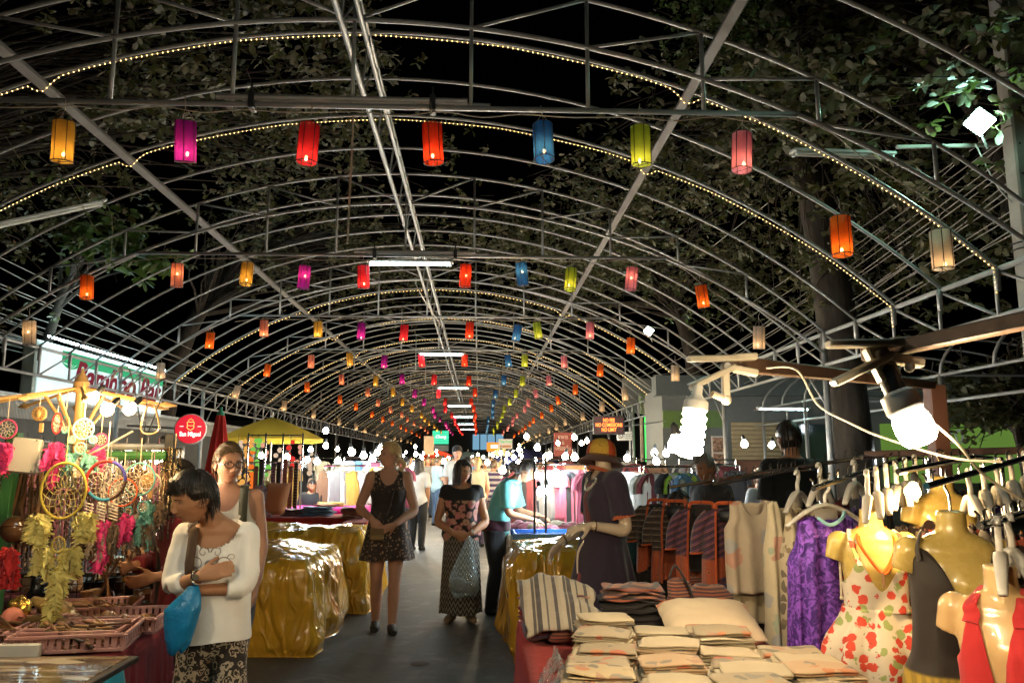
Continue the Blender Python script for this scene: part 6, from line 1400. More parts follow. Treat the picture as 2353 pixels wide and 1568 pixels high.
# carved sun and wooden plaque mobiles
for i, (px, py, D, r0) in enumerate(((90, 950, 3.85, .036), (340, 1103, 3.95, .035), (196, 1045, 4.0, .02))):
    c = at(px, py, D); t = thing('carved_plaque', ('round carved wooden face plaque under an umbrella rib', 'carved wooden sun face inside the teal hoop', 'small carved coin charm under the rail')[i], 'plaque', c)
    MB().lathe([(.001, .006), (r0 * .9, .006), (r0, .0), (r0, -.004)], c, 22, (0, -1, 0)).build('disc', LW, t)
    for j in range(12): a = 2 * PI * j / 12; MB().box(c + Vector((math.cos(a) * r0 * .72, -.007, math.sin(a) * r0 * .72)), (.006, .004, .003), (0, -a, 0)).build('ray_mark', BRW, t)
    MB().ball(c + Vector((0, -.008, 0)), (r0 * .35, .006, r0 * .5), 10, 6).build('face', LW, t); MB().tube([c + Vector((0, 0, r0)), c + Vector((0, 0, r0 + .06))], .002, 4).build('cord', WT, t); MB().box(c + Vector((.015, 0, -r0 - .03)), (.022, .006, .045), None, .003).build('pendant', LW, t)
# carved spoons and roots hanging behind
r_ = random.Random(12)
for i in range(12):
    px = 50 + i * 8 + r_.uniform(-3, 3); p = at(px, 1075 + r_.uniform(0, 20), 4.12); L = r_.uniform(.2, .36)
    pts = [p, p + Vector((r_.uniform(-.02, .02), 0, -L * .4)), p + Vector((r_.uniform(-.03, .03), 0, -L * .75)), p + Vector((r_.uniform(-.04, .04), 0, -L))]
    MB().tube(pts, [.006, .014, .018, .008], 7, sub=4).build('carved_root', WOODM[r_.choice((0, 1, 1, 3))], label='long carved root handle hanging behind the yellow dreamcatcher', cat='carved handle', group='carved root handles on the rack')
# shimmering chimes behind the hoops
CHM = [mat('chime_steel', (.6, .6, .62), .2, metal=1, var=.1), mat('chime_brass', (.55, .4, .2), .25, metal=1, var=.1), mat('shell_white', (.62, .56, .48), .35, var=.2), mat('chime_pink', (.5, .2, .28), .4), BRW, WOODM[3]]
ORD = 'first second third fourth fifth sixth seventh eighth ninth tenth eleventh twelfth thirteenth fourteenth fifteenth sixteenth seventeenth eighteenth nineteenth'.split()
for row, (y0, D, n) in enumerate(((1030, 4.3, 19), (1085, 4.25, 17), (1150, 4.35, 17), (1205, 4.4, 14), (1060, 4.12, 12), (1130, 4.15, 13))):
    for i in range(n):
        px = 20 + i * (400 / n) + r_.uniform(-8, 8); c = at(px, y0 + r_.uniform(-12, 12), D + r_.uniform(-.06, .1)); mm = r_.choice(CHM)
        t = thing('wind_chime', '%s wind chime, %s from the green post, %s row' % (('steel', 'brass', 'shell', 'pink', 'leather', 'dark wood')[CHM.index(mm)], ORD[i], ('the top', 'the second', 'the third', 'the lowest', 'the front upper', 'the front lower')[row]), 'wind chime', c, group='wind chimes behind the dreamcatchers')
        MB().torus(c, .03, .003, n=14, m=4).tube([c, c + Vector((0, 0, .08))], .0015, 3).build('hoop', mm, t); m = MB()
        for j in range(7):
            a = 2 * PI * j / 7; q = c + Vector((.03 * math.cos(a), .03 * math.sin(a), 0)); z = 0
            while z < .22: L = r_.uniform(.015, .05); m.tube([q + Vector((r_.uniform(-.004, .004), 0, -z)), q + Vector((r_.uniform(-.006, .006), 0, -z - L))], r_.uniform(.0025, .006), 5); z += L + .01
        m.build('dangles', mm, t, kind='stuff')
r_ = random.Random(77)
for i in range(46):
    c = onz(r_.uniform(0, 390), r_.uniform(1345, 1425), .80); q = r_.uniform(.018, .042); c.x = min(c.x, -1.62)
    if 4.0 < c.y < 4.2: continue
    m = MB().lathe([(.001, 0), (q * r_.uniform(.5, 1), 0), (q, q * r_.uniform(.3, 1)), (q * r_.uniform(.4, .8), q * r_.uniform(1.2, 2)), (q * r_.uniform(.5, .9), q * 2.4), (.001, q * 2.6)], (0, 0, 0), 10); M = Euler((r_.choice((0, 0, 1.5)), 0, r_.uniform(0, 6))).to_matrix(); m.v = [tuple(M @ Vector(p) + Vector((c.x, c.y, .785 + (q if M[2][2] < .5 else 0)))) for p in m.v]
    m.build('wooden_carving', r_.choice(WOODM), label='small turned wooden carving crowding the craft table', cat='carving', group='small wooden carvings on the craft table')
# ------------------------------------------------------------ golden tarpaulins over closed stalls
k = NT('gold_tarp'); n1 = k.noise(2.2, det=4); k.set(col=k.mix(n1, (.62, .30, .012), (.80, .46, .04)), rough=k.math('ADD', k.math('MULTIPLY', k.noise(6), .18), .10), coat=.6, spec=.6)
cr = lambda s_, w_: k.ramp(k.math('ABSOLUTE', k.math('SUBTRACT', k.noise(s_, vec=k.co((1, 1, .45)), det=1, dist=.6), .5)), [(0, 1.), (w_, 0.)], 'EASE'); k.bump(k.math('ADD', k.math('ADD', cr(3.0, .10), k.math('MULTIPLY', cr(7, .12), .5)), k.math('MULTIPLY', k.noise(2.5), .8)), .55, .05)
tr = k.n('ShaderNodeBsdfTranslucent'); k.put(tr.inputs[0], (.45, .22, .02)); mx = k.n('ShaderNodeMixShader'); mx.inputs[0].default_value = .15; k.put(mx.inputs[1], k.b.outputs[0]); k.put(mx.inputs[2], tr.outputs[0]); k.put(k.out.inputs[0], mx.outputs[0]); TARP = k.m
def tarp(name, label, x0, x1, y0, y1, zt, seed, bul, rz=0, flare=.08):
    mb = drape(x0, x1, y0, y1, zt, .0, 5, .035, seed, flare, .09, 200, 30, bulge=bul); r_ = random.Random(seed); V = []
    for p in mb.v:
        q = Vector(p); n = 1 - 2 * abs(mnoise.noise(q * 2.1 + Vector((seed, 0, 0)))); n2 = 1 - 2 * abs(mnoise.noise(Vector((q.x * 5, q.y * 5, q.z * 2)) + Vector((0, seed, 0))))
        k_ = ss(.0, .12, q.z); d = Vector((q.x - (x0 + x1) / 2, q.y - (y0 + y1) / 2, 0)); d = d.normalized() if d.length > .05 else Vector((0, 0, 0)); side = 1 - ss(zt - .1, zt, q.z)
        q += Vector((0, 0, .07 * mnoise.noise(q * 1.3 + Vector((seed, 3, 0))) * ss(.3, .8, q.z))) + d * .06 * mnoise.noise(q * 1.6 + Vector((0, 0, seed))) * side * k_
        q += d * (n * .05 + n2 * .022) * k_ * side + Vector((0, 0, (n * .035 + n2 * .014) * (1 - side))); V.append(tuple(q))
    mb.v = V; o = mb.build(name, TARP, None, label, 'tarpaulin', sharp=None); return o
XL = at(590, 1525, 6.6).x
tarp('tarpaulin', 'gold plastic tarpaulin over the low closed stall beside the folded-arms woman', XL - 1.3, XL + .34, 6.75, 8.35, .70, 3, lambda x, y: .10 * math.exp(-((x - XL + .2) / .5) ** 2 - ((y - 7.5) / .6) ** 2))
tarp('tarpaulin', 'gold plastic tarpaulin over the taller closed stall behind the low one', XL - 1.2, XL + .50, 8.6, 10.0, .77, 7, lambda x, y: .05 * math.exp(-((y - 9.3) / .5) ** 2))
xr0, xr1 = at(1178, 1400, 6.6).x, at(1478, 1400, 6.6).x
tarp('tarpaulin', 'gold plastic tarpaulin over the closed stall behind the mannequin', xr0 + .02, xr1 + .05, 6.45, 7.75, .80, 11, lambda x, y: .06 * math.exp(-((x - (xr0 + xr1) / 2) / .5) ** 2 - ((y - 7.0) / .5) ** 2), flare=.06)
MB().tube([(XL - .2, 6.66, .42), (XL - .18, 6.655, .30), (XL - .21, 6.66, .18)], .006, 5, sub=4).build('tie_cord', BLACK, label='black cord knotted on the low gold tarpaulin', cat='cord')
# ------------------------------------------------------------ blue tray table with jewellery behind the tarpaulin
t = thing('jewellery_table', 'low table with a lit blue tray of silver jewellery', 'table', at(1240, 1265, 8.2)); t.location.z = 0
x0, x1 = at(1165, 1265, 8.2).x, at(1345, 1265, 8.2).x
drape(x0, x1 + .9, 7.9, 9.4, .80, .05, 14, .015, 4).build('tablecloth', cloth('cream_cloth', (.5, .4, .28)), t, sharp=None)
k = NT('silver_jewellery'); v = k.vor(55, out='Color'); k.set(col=k.ramp(k.sep(v)[0], [(.3, (.03, .09, .25)), (.45, (.5, .5, .52)), (.7, (.25, .3, .4)), (.9, (.7, .7, .7))], 'CONSTANT'), rough=.2, metal=.6); k.bump(k.vor(55), .8, .02)
bt = thing('jewellery_tray', 'blue edged tray glittering with silver jewellery', 'tray', ((x0 + x1) / 2, 8.15, .80)); MB().box(((x0 + x1) / 2 + .05, 8.15, .815), (x1 - x0 - .05, .5, .02), None, .004).build('jewellery_bed', k.m, bt)
for (dx, dy, sx, sy) in ((0, -.26, 1, 0), (0, .26, 1, 0), (-.5, 0, 0, 1), (.5, 0, 0, 1)): MB().box(((x0 + x1) / 2 + .05 + dx * (x1 - x0 - .04), 8.15 + dy, .83), ((x1 - x0) * sx + .02, .5 * sy + .02, .06), None, .005).build('tray_edge', mat('blue_edge', (.02, .1, .4), .4), bt)
for i in range(2): p = at(1228 + i * 26, 1250, 8.0); MB().tube([(p.x, 8.0, .80), (p.x, 8.0, 1.62)], .012, 6).build('lamp_rod', DARKW, label='thin dark lamp rod standing on the jewellery table, %s one' % ('first', 'second')[i], cat='rod')
r_ = random.Random(3)
for i in range(10): lump('folded_scarf', 'crumpled %s scarf in the heap behind the jewellery tray' % ('cream', 'maroon', 'pink')[i % 3], 'scarf', (x0 + .15 + r_.uniform(0, .9), 8.9 + r_.uniform(-.3, .4), .84), (.13, .1, .05), cloth(*(('scarf_cream', (.5, .4, .28)), ('scarf_maroon', (.2, .05, .06)), ('scarf_pink', (.45, .15, .2)))[i % 3]), (0, 0, r_.random() * 3), .5, i, 12).__setitem__('group', 'scarves behind the jewellery tray')
# ------------------------------------------------------------ front table with folded clothes
ft = thing('clothes_table', 'front table in red velvet stacked with folded shirts', 'table', (1.2, 3.2, 0))
xa = at(1208, 1470, 3.3).x
drape(xa, 1.32, 2.05, 4.25, .745, .02, 20, .02, 9, .025).build('tablecloth', VELV, ft, sharp=None)
for (x, y) in ((xa + .08, 2.15), (1.24, 2.15), (xa + .08, 4.15), (1.24, 4.15)): MB().tube([(x, y, 0), (x, y, .73)], .02, 8).build('leg', STEEL, ft)
def fold_mesh(name, lx, ly, h, seed, m, layers=3, amp=.012):
    "a folded garment: rounded slab with a rolled front edge, wavy layers and creases"
    r_ = random.Random(seed); mb = MB(); 
    for L in range(layers):
        z0 = h * L / layers; th = h / layers * .92; rings = []; N = 20
        ox, oy = r_.uniform(-.006, .006), r_.uniform(-.008, .008); sx, sy = lx * r_.uniform(.95, 1.0), ly * r_.uniform(.93, 1.0)
        for i in range(N + 1):
            u = -1 + 2 * i / N; e = (1 - abs(u) ** 8) ** .5; ring = []
            for j in range(12):
                a = 2 * PI * j / 12; w_ = math.copysign(abs(math.cos(a)) ** .35, math.cos(a)); zz = math.copysign(abs(math.sin(a)) ** .7, math.sin(a))
                x = ox + u * sx / 2; y = oy + w_ * sy / 2 * (.93 + .07 * e); z = z0 + th / 2 + zz * th / 2 * (.25 + .75 * e) + amp * mnoise.noise(Vector((x * 9 + seed, y * 9, L * .6))) * (1 + L * .3)
                ring.append((x, y, z))
            rings.append(ring)
        mb.rings(rings)
    me = mb.mesh(name); me.materials.append(m); return me
def print_mat(name, base, cols, sc_=14, cover=.42, gate=True):
    k = NT(name); isl = k.n('ShaderNodeObjectInfo').outputs['Random']; off = k.n('ShaderNodeVectorMath', operation='ADD'); cmb = k.n('ShaderNodeCombineXYZ'); k.put(cmb.inputs[0], k.math('MULTIPLY', isl, 37)); k.put(cmb.inputs[1], k.math('MULTIPLY', isl, 91)); k.put(off.inputs[0], k.mix(.10, k.co(), k.noise(9, out='Color', det=2))); k.put(off.inputs[1], cmb.outputs[0]); vec = off.outputs[0]; tint = k.ramp(isl, [(0, (1, 1, 1)), (.3, (.82, .8, .8)), (.45, (1, .84, .76)), (.6, (.95, .97, .9)), (.75, (.7, .68, .66)), (.88, (1, .95, .85))], 'CONSTANT')
    v = k.vor(sc_, vec); cc = k.sep(k.vor(sc_, vec, out='Color')); st = [(i / len(cols), c) for i, c in enumerate(cols)]
    msk = k.math('MULTIPLY', k.ramp(v, [(cover, 1.), (cover + .03, 0.)]), k.ramp(cc[1], [(.45, 0.), (.5, 1.)])); msk = k.math('MULTIPLY', msk, k.ramp(isl, [(.2, 0.), (.25, .85)], 'CONSTANT')) if gate else msk
    b = k.mix(1.0, k.mix(k.noise(6), mul(base, .85), mul(base, 1.1)), tint, 'MULTIPLY'); k.set(col=k.mix(msk, b, k.ramp(cc[0], st, 'CONSTANT')), rough=.85, sheen=.1, spec=.2); k.bump(k.math('ADD', k.noise(350), k.math('MULTIPLY', k.noise(22, det=4), 2)), .35, .005); return k.m
CRM = print_mat('cream_cotton', (.47, .38, .25), [(.48, .17, .07), (.36, .2, .13), (.2, .18, .15), (.45, .12, .06), (.14, .13, .11)], 19, .5)
CRM2 = cloth('plain_cream_cotton', (.48, .40, .27), var=.2)
FM = [fold_mesh('folded_shirt', .22, .165, .021, s_, CRM, 2, .006) for s_ in range(6)] + [fold_mesh('folded_shirt', .22, .165, .019, 20 + s_, CRM2, 2, .006) for s_ in range(3)]
rowsY = [2.45, 2.64, 2.83, 3.02, 3.22, 3.42]; rn = ['front', 'second', 'third', 'fourth', 'fifth', 'back']; cnm = ['first', 'second', 'third', 'fourth', 'fifth', 'sixth', 'seventh']
r_ = random.Random(44)
for ri, y in enumerate(rowsY):
    for ci in range(5):
        x = xa + .18 + ci * .235 + ri * .03 + r_.uniform(-.02, .02)
        if x > 1.20: continue
        n = [8, 7, 8, 7, 7, 8][ri] + r_.choice((-2, -1, 0, 1)) + (1 if ci == 0 and ri < 3 else 0); z = .752; rz = R(-8) + r_.gauss(0, .09)
        for L in range(n):
            me = FM[r_.randrange(6)] if L >= n - 1 or r_.random() < .5 else FM[6 + r_.randrange(3)]; o = bpy.data.objects.new('folded_shirt', me); C.objects.link(o)
            o.location = (x + r_.uniform(-.012, .012), y + r_.uniform(-.012, .012), z); o.rotation_euler = (r_.uniform(-.03, .03), r_.uniform(-.03, .03), rz + r_.gauss(0, .07)); z += .0175
            tag(o, 'folded cream shirt, %s, %s row, %s stack from the aisle' % ('topmost' if L == n - 1 else '%s from the bottom' % (cnm + ['eighth', 'ninth', 'tenth'])[L], rn[ri], cnm[ci]), 'folded shirt', 'folded cream shirts stacked on the front table')
# clear sleeves at the aisle edge of the first stacks
k = NT('film_wrap'); k.set(col=(.6, .62, .6), rough=.15, alpha=.4, spec=.7); k.bump(k.noise(30, dist=2), .8, .02)
for i, y in enumerate((2.5, 2.74, 2.97)):
    mb = MB(); P = [[(xa + .10 - .05 * u + .02 * mnoise.noise(Vector((u * 6, v * 9, i))), y - .10 + .2 * v, .78 + .09 * (1 - u) + .03 * mnoise.noise(Vector((u * 9, v * 11, i + 5)))) for v in np.linspace(0, 1, 14)] for u in np.linspace(0, 1.4, 10)]; mb.grid(P).build('plastic_sleeve', k.m, label='crinkled clear plastic edging the aisle side shirt stack, %s row' % rn[i], cat='plastic sleeve', sharp=None)
# darker textiles behind the shirts
def stripes(name, stops, axis='X', sc_=6, noise_=.6):
    k = NT(name); w_ = k.sep(k.co((sc_,) * 3))['XYZ'.index(axis)]; fr_ = k.math('FRACT', w_); c = k.ramp(fr_, stops, 'CONSTANT'); k.set(col=k.mix(k.math('MULTIPLY', k.noise(90), .35), c, (.05, .04, .04)), rough=.9, sheen=.2); k.bump(k.math('ADD', k.noise(220), k.noise(18)), .4, .006); return k.m
PURP = stripes('purple_weave', [(0, (.05, .025, .07)), (.3, (.16, .03, .03)), (.42, (.05, .025, .07)), (.7, (.2, .05, .03)), (.8, (.06, .03, .08))], 'Z', 16)
SHAWL = stripes('striped_shawl', [(0, (.45, .38, .28)), (.14, (.08, .07, .06)), (.22, (.35, .3, .22)), (.26, (.06, .05, .05)), (.4, (.42, .36, .27)), (.55, (.10, .09, .08)), (.6, (.4, .34, .25)), (.8, (.07, .06, .06)), (.9, (.4, .34, .25))], 'X', 6.5)
BLKC = cloth('black_textile', (.018, .014, .013))
ORP = stripes('orange_weave', [(0, (.30, .07, .025)), (.2, (.05, .02, .03)), (.35, (.35, .12, .05)), (.5, (.10, .03, .03)), (.7, (.4, .16, .07)), (.85, (.06, .03, .04))], 'Z', 22)
def stack(label, px, py, D, n, mm, lx=.3, ly=.24, h=.045, group=None, rz=0, amp=.02):
    c = at(px, py, D); z = .752; r_ = random.Random(int(px))
    for L in range(n):
        me = fold_mesh('folded_textile', lx * r_.uniform(.92, 1.05), ly, h, int(px) + L, mm[L % len(mm)], 3, amp); o = bpy.data.objects.new('folded_textile', me); C.objects.link(o); o.location = (c.x + r_.uniform(-.015, .015), D + r_.uniform(-.015, .015), z); o.rotation_euler = (0, 0, rz + r_.gauss(0, .06)); z += h * .88
        tag(o, label, 'folded textile', group or label)
    return Vector((c.x, D, z))
p = stack('purple and red folded textile in the stack by the aisle corner', 1275, 1400, 3.95, 4, [PURP, MAROON, PURP, ORP], .34, .24, .05, rz=R(5))
p2 = stack('black folded textile in the stack beside the striped shawl', 1452, 1400, 3.95, 4, [BLKC, BLKC, BLKC, ORP], .31, .25, .055, rz=R(-6))
# striped shawl slumped over the stack
c = at(1275, 1430, 3.75); mb = MB(); P = []
for i in range(26):
    u = i / 25; row = []
    for j in range(30):
        v = j / 29; x = c.x - .17 + .36 * v + .03 * u; y = 3.92 - .32 * u; zt = .99 - .19 * u ** 1.3 - .05 * (v - .4) ** 2 * 4; q = Vector((x, y, zt)); q.z += .022 * (1 - 2 * abs(mnoise.noise(Vector((v * 3.2 + 3, u * 1.6, 0))))) + .008 * mnoise.noise(Vector((v * 11, u * 9, 2))); q.x += .02 * mnoise.noise(Vector((u * 5, v * 3, 5))); row.append(q)
    P.append(row)
o = mb.grid(P).build('striped_shawl', SHAWL, label='grey and cream striped shawl slumped over the purple stack', cat='shawl', sharp=None); mo = o.modifiers.new('t', 'SOLIDIFY'); mo.thickness = .012
lump('crumpled_scarf', 'crumpled maroon scarf under the striped shawl', 'scarf', at(1335, 1448, 3.7), (.16, .09, .05), ORP, (0, 0, .2), .5, 4, 14)
lump('crumpled_scarf', 'dark fringed scarf spilling at the aisle corner', 'scarf', at(1232, 1435, 3.75), (.06, .1, .06), PURP, (0, 0, .2), .5, 9, 14)
c = at(1562, 1375, 3.95); t = thing('shoulder_bag', 'embroidered orange and black shoulder bag behind the cushion', 'bag', c); MB().box(c, (.12, .07, .2), (R(-20), R(12), R(20)), .02).build('body', ORP, t); MB().tube([c + Vector((-.05, 0, .1)), c + Vector((-.02, -.02, .16)), c + Vector((.05, -.05, .02)), c + Vector((.07, -.06, -.12))], .012, 6, sub=4, flat=.3).build('strap', BLKC, t)
lump('rolled_textile', 'rolled orange and black textile beside the cushion', 'textile', at(1610, 1372, 4.05), (.17, .09, .06), ORP, (0, R(-8), R(15)), .35, 2, 12)
c = at(1630, 1425, 3.62); mb = MB(); P = []
cu = MB(); N = 24
for s_ in (-1, 1):
    P = [[(c.x + .21 * x_, c.y + .15 * y_, c.z - .005 + s_ * .06 * max(0, (1 - x_ ** 4) * (1 - y_ ** 4)) ** .6 + .05 * y_ + .006 * mnoise.noise(Vector((x_ * 3, y_ * 3, s_)))) for x_ in np.linspace(-1, 1, N)] for y_ in np.linspace(-1, 1, N)]; cu.grid(P)
CRMB = print_mat('cushion_print', (.55, .44, .30), [(.5, .2, .1), (.3, .28, .22), (.5, .25, .15)], 7, .45, False)
cu.build('cushion', CRMB, label='printed cream cushion on the folded shirts', cat='cushion', sharp=None)
# ------------------------------------------------------------ full mannequin with hat
MANNQ = mat('mannequin_cream', (.60, .47, .33), .22, var=.04, coat=.4); YELP = mat('yellow_torso_plastic', (.55, .40, .11), .27, var=.1, coat=.25); PALEP = mat('pale_torso_plastic', (.66, .44, .20), .2, var=.05, coat=.5)
base = at(1385, 1300, 5.0); f = Fig(1.74, .86, bust=.03, lean=R(-3)); b = MB(); f.torso(b); rzm = R(-72)
S1, S0 = f.shoulder(1), f.shoulder(-1)
eL, wL = S1 + Vector((.05, .05, -.29)), S1 + Vector((.03, -.19, -.25)); eR, wR = S0 + Vector((-.05, -.0, -.28)), S0 + Vector((-.06, -.21, -.38))
f.arm(b, 1, eL, wL, th=.92); f.arm(b, -1, eR, wR, th=.92); f.hand(b, wL, (.0, -.12, -.02), (-.3, .0, -.9), 1, .28, spread=.22); f.hand(b, wR, (.02, -.10, -.10), (.5, .3, -.3), -1, .2, spread=.35)
for sd in (-1, 1): f.leg(b, sd, (sd * .085, -.01, .5), (sd * .085, .02, .09), th=.9); f.foot(b, (sd * .085, .02, .09))
n0 = f.frame(.95)[0]; b.tube([n0, n0 + Vector((0, -.01, .10)), n0 + Vector((0, -.015, .12))], [.06, .045, .047], 14, sub=3); b.ball(n0 + Vector((0, -.02, .13)), (.06, .07, .06), 18, 12)
me = remesh(b, .008, 3); mq = finish(me, 'mannequin', MANNQ, (base.x, 5.0, .02), rzm, 'cream mannequin in a dark navy dress and patchwork hat', 'mannequin')
MB().lathe([(.001, -.015), (.17, -.015), (.17, -.005), (.02, .0)], (0, 0, 0), 24).build('stand_base', CHROME, mq, world=False)
k = NT('navy_linen'); k.set(col=k.mix(k.noise(160), (.016, .010, .022), (.035, .022, .042)), rough=.9, sheen=.2); k.bump(k.noise(260), .4, .003); NAVY = k.m
d = MB(); f.torso(d, .32, .985, .012, 36, 30)
for sd, e in ((-1, eR), (1, eL)): f.arm(d, sd, e, e, .016, .72)
dm = remesh(d, .008, 3); wrinkle(dm, .004, (8, 8, 6), 4); nk = f.frame(1.0)[0]; dm = cut(dm, lambda V: np.linalg.norm((V - np.array(nk) - np.array([0, -.04, .0])) / np.array([.062, .085, .085]), axis=1) - 1); finish(dm, 'dress_bodice', NAVY, None, 0, parent=mq)
skirt(f, 1.12, .62, (.15, .128), (.225, .23), 7, .02, seed=2, p=1.0).build('dress_skirt', NAVY, mq, world=False, sharp=None)
BAND = stripes('orange_band', [(0, (.55, .10, .02)), (.45, (.3, .04, .015)), (.55, (.6, .14, .03)), (.9, (.2, .03, .02))], 'Z', 60)
for sd, e in ((1, eL), (-1, eR)):
    S = f.shoulder(sd); a, c_ = S.lerp(e, .66), S.lerp(e, .735); MB().tube([a, c_], [.0715, .073], 22, caps=False).build('sleeve_band', BAND, mq, world=False)
fs = MB(); P = []
for t_ in np.linspace(0, 1, 20): z = 1.40 - .78 * t_; y = (f.pt(max(.35, (z - f.base.z) / f.L), 0, .02).y if z > 1.08 else -.125 - (1.08 - z) * .235); P.append([(x_, y - .004 + abs(x_) * .35, z) for x_ in (-.045, -.015, .015, .045)])
fs.grid(P).build('front_strip', stripes('red_strip', [(0, (.22, .02, .02)), (.3, (.05, .02, .04)), (.5, (.3, .05, .03)), (.8, (.1, .02, .03))], 'X', 34), mq, world=False)
MB().torus(nk + Vector((0, -.03, -.012)), .075, .012, (0, .35, 1), 24, 6, (1, 1.15)).build('collar', BAND, mq, world=False)
nb = MB()
for i in range(16): a = PI * (.1 + .8 * i / 15); q = Vector((.07 * math.cos(a), -.11 - .02 * math.sin(a), nk.z - .03 - .10 * math.sin(a))); q.y = f.pt(min(.97, (q.z - f.base.z) / f.L), math.atan2(q.x, .12), .024).y; nb.ball(q, (.014, .006, .011), 8, 5)
nb.build('shell_necklace', mat('silver_shell', (.6, .55, .45), .25, metal=.5), mq, world=False)
for w_, e in ((wL, eL), (wR, eR)): q = Vector(w_).lerp(Vector(e), .12); MB().torus(q, .034, .004, Vector(w_) - Vector(e), 22, 5).build('bangle', mat('brass', (.5, .33, .15), .25, metal=1), mq, world=False)
MB().tube([(.02, -.13, 1.06), (.0, -.17, .98), (.01, -.18, .86)], [.006, .008, .004], 6, sub=3).build('belt_tassel', BONE, mq, world=False)
# hat
hc = n0 + Vector((0, -.025, .135)); h = thing('patchwork_hat', 'yellow and red patchwork hat tilted on the mannequin', 'hat', (base.x, 5.0, hc.z)); h.rotation_euler = (R(-9), R(-4), rzm); h.scale = (.86, .86, .86)
k = NT('patchwork'); an = k.sep(); ang = k.math('ARCTAN2', an[0], an[1]); sec = k.math('FRACT', k.math('MULTIPLY', k.math('ADD', ang, .55), 3 / (2 * PI))); red = k.ramp(sec, [(0, 0.), (.64, 0.), (.66, 1.), (.98, 1.)], 'CONSTANT'); li = k.ramp(k.math('ABSOLUTE', k.math('SUBTRACT', k.noise(16, det=1, dist=1.5), .5)), [(.0, 1.), (.02, 0.)])
k.set(col=k.mix(k.math('MULTIPLY', li, .8), k.mix(red, (.58, .34, .04), (.5, .07, .015)), (.12, .05, .02)), rough=.85); k.bump(k.noise(200), .4, .004)
MB().lathe([(.108, -.015), (.112, .02), (.105, .06), (.088, .098), (.055, .122), (.02, .13), (.001, .131)], (0, 0, 0), 32, caps=(False, True)).build('crown', k.m, h, world=False)
MB().lathe([(.108, -.01), (.13, -.022), (.165, -.05), (.172, -.058), (.168, -.062), (.128, -.032), (.104, -.02)], (0, 0, 0), 36, caps=(False, False)).build('brim', cloth('brown_brim', (.09, .035, .025)), h, world=False)
for i in range(3): MB().torus((0, 0, -.008 + i * .005), .1115, .0022, n=32, m=4).build('hat_band', cloth('dark_band', (.12, .04, .02)), h, world=False)
# ------------------------------------------------------------ rails, hangers, hanging garments
rails = [((1540, 1118, 5.6), (1979, 1050, 3.9), 'chrome rail carrying the orange trimmed jackets'), ((1640, 1112, 4.9), (1830, 1078, 4.2), 'short chrome rail above the cream vests'), ((1868, 1122, 3.35), (2075, 1052, 3.75), 'sloping chrome arm with the purple top'), ((2063, 1083, 2.95), (2235, 1050, 3.3), 'sloping chrome arm with the floral torso'), ((2128, 1116, 2.65), (2352, 1052, 2.95), 'sloping chrome arm with the brown dress torso'), ((2250, 1207, 2.25), (2352, 1178, 2.5), 'low chrome arm with the red dress torso'), ((1985, 1043, 4.6), (2352, 1034, 4.2), 'brown timber rail behind the chrome arms')]
for i, (a, c, lab) in enumerate(rails):
    A, B = at(*a), at(*c); t = thing('clothes_rail', lab, 'clothes rail', A)
    if i == 6: MB().box((A + B) / 2, ((B - A).length, .03, .04), Matrix((( B - A).normalized(), Vector((0, 0, 1)).cross((B - A).normalized()), Vector((0, 0, 1)))).transposed(), .005).build('bar', mat('brown_rail', (.14, .06, .04), .5), t)
    else:
        MB().tube([A, B], .0115, 10).build('bar', CHROME, t); MB().tube([A + Vector((0, 0, .014)), A + Vector((0, 0, .03)), A + Vector((-.012, 0, .042))], .004, 6).build('end_hook', CHROME, t); n = int((B - A).length / .075)
        for j in range(n): q = A.lerp(B, (j + .5) / n); MB().tube([q, q + Vector((0, 0, .038)), q + Vector((.006, -.008, .046))], .0035, 5).build('stop_pin', CHROME, t)
    p = Vector((B.x + .15, B.y + .05, 0)); MB().tube([(B.x, B.y, B.z), (p.x, p.y, B.z), (p.x, p.y, 0)], .014, 8).build('upright', CHROME, t)
HANG_W = mat('frosted_hanger', (.66, .62, .55), .35, var=.05, translucent=.25); HANG_O = mat('orange_hanger', (.6, .10, .02), .4)
def hanger_mesh(m, w_=.19, thick=.016, hook=None):
    a = MB(); a.tube([(.0, 0, .0), (.0, 0, .045), (.022, 0, .075), (.016, 0, .105), (-.008, 0, .108), (-.02, 0, .09)], thick * .62, 7, sub=4, flat=.6)
    a.tube([(-w_, 0, -.085), (-w_ * .6, 0, -.035), (-.045, 0, -.005), (0, 0, .004), (.045, 0, -.005), (w_ * .6, 0, -.035), (w_, 0, -.085)], [thick * .8, thick * 1.1, thick * 1.3, thick * 1.2, thick * 1.3, thick * 1.1, thick * .8], 7, sub=3, flat=.55)
    a.box((0, 0, -.04), (.11, .007, .06), None, .004); me = a.mesh('hanger'); me.materials.append(m); return me
HM, HMO = hanger_mesh(HANG_W), hanger_mesh(BLACK, .10, .006)
def put_hanger(me, p, rz, label, group):
    o = bpy.data.objects.new('clothes_hanger', me); C.objects.link(o); o.location = Vector(p) + Vector((0, 0, -.10)); o.rotation_euler = (0, 0, rz); return tag(o, label, 'hanger', group)
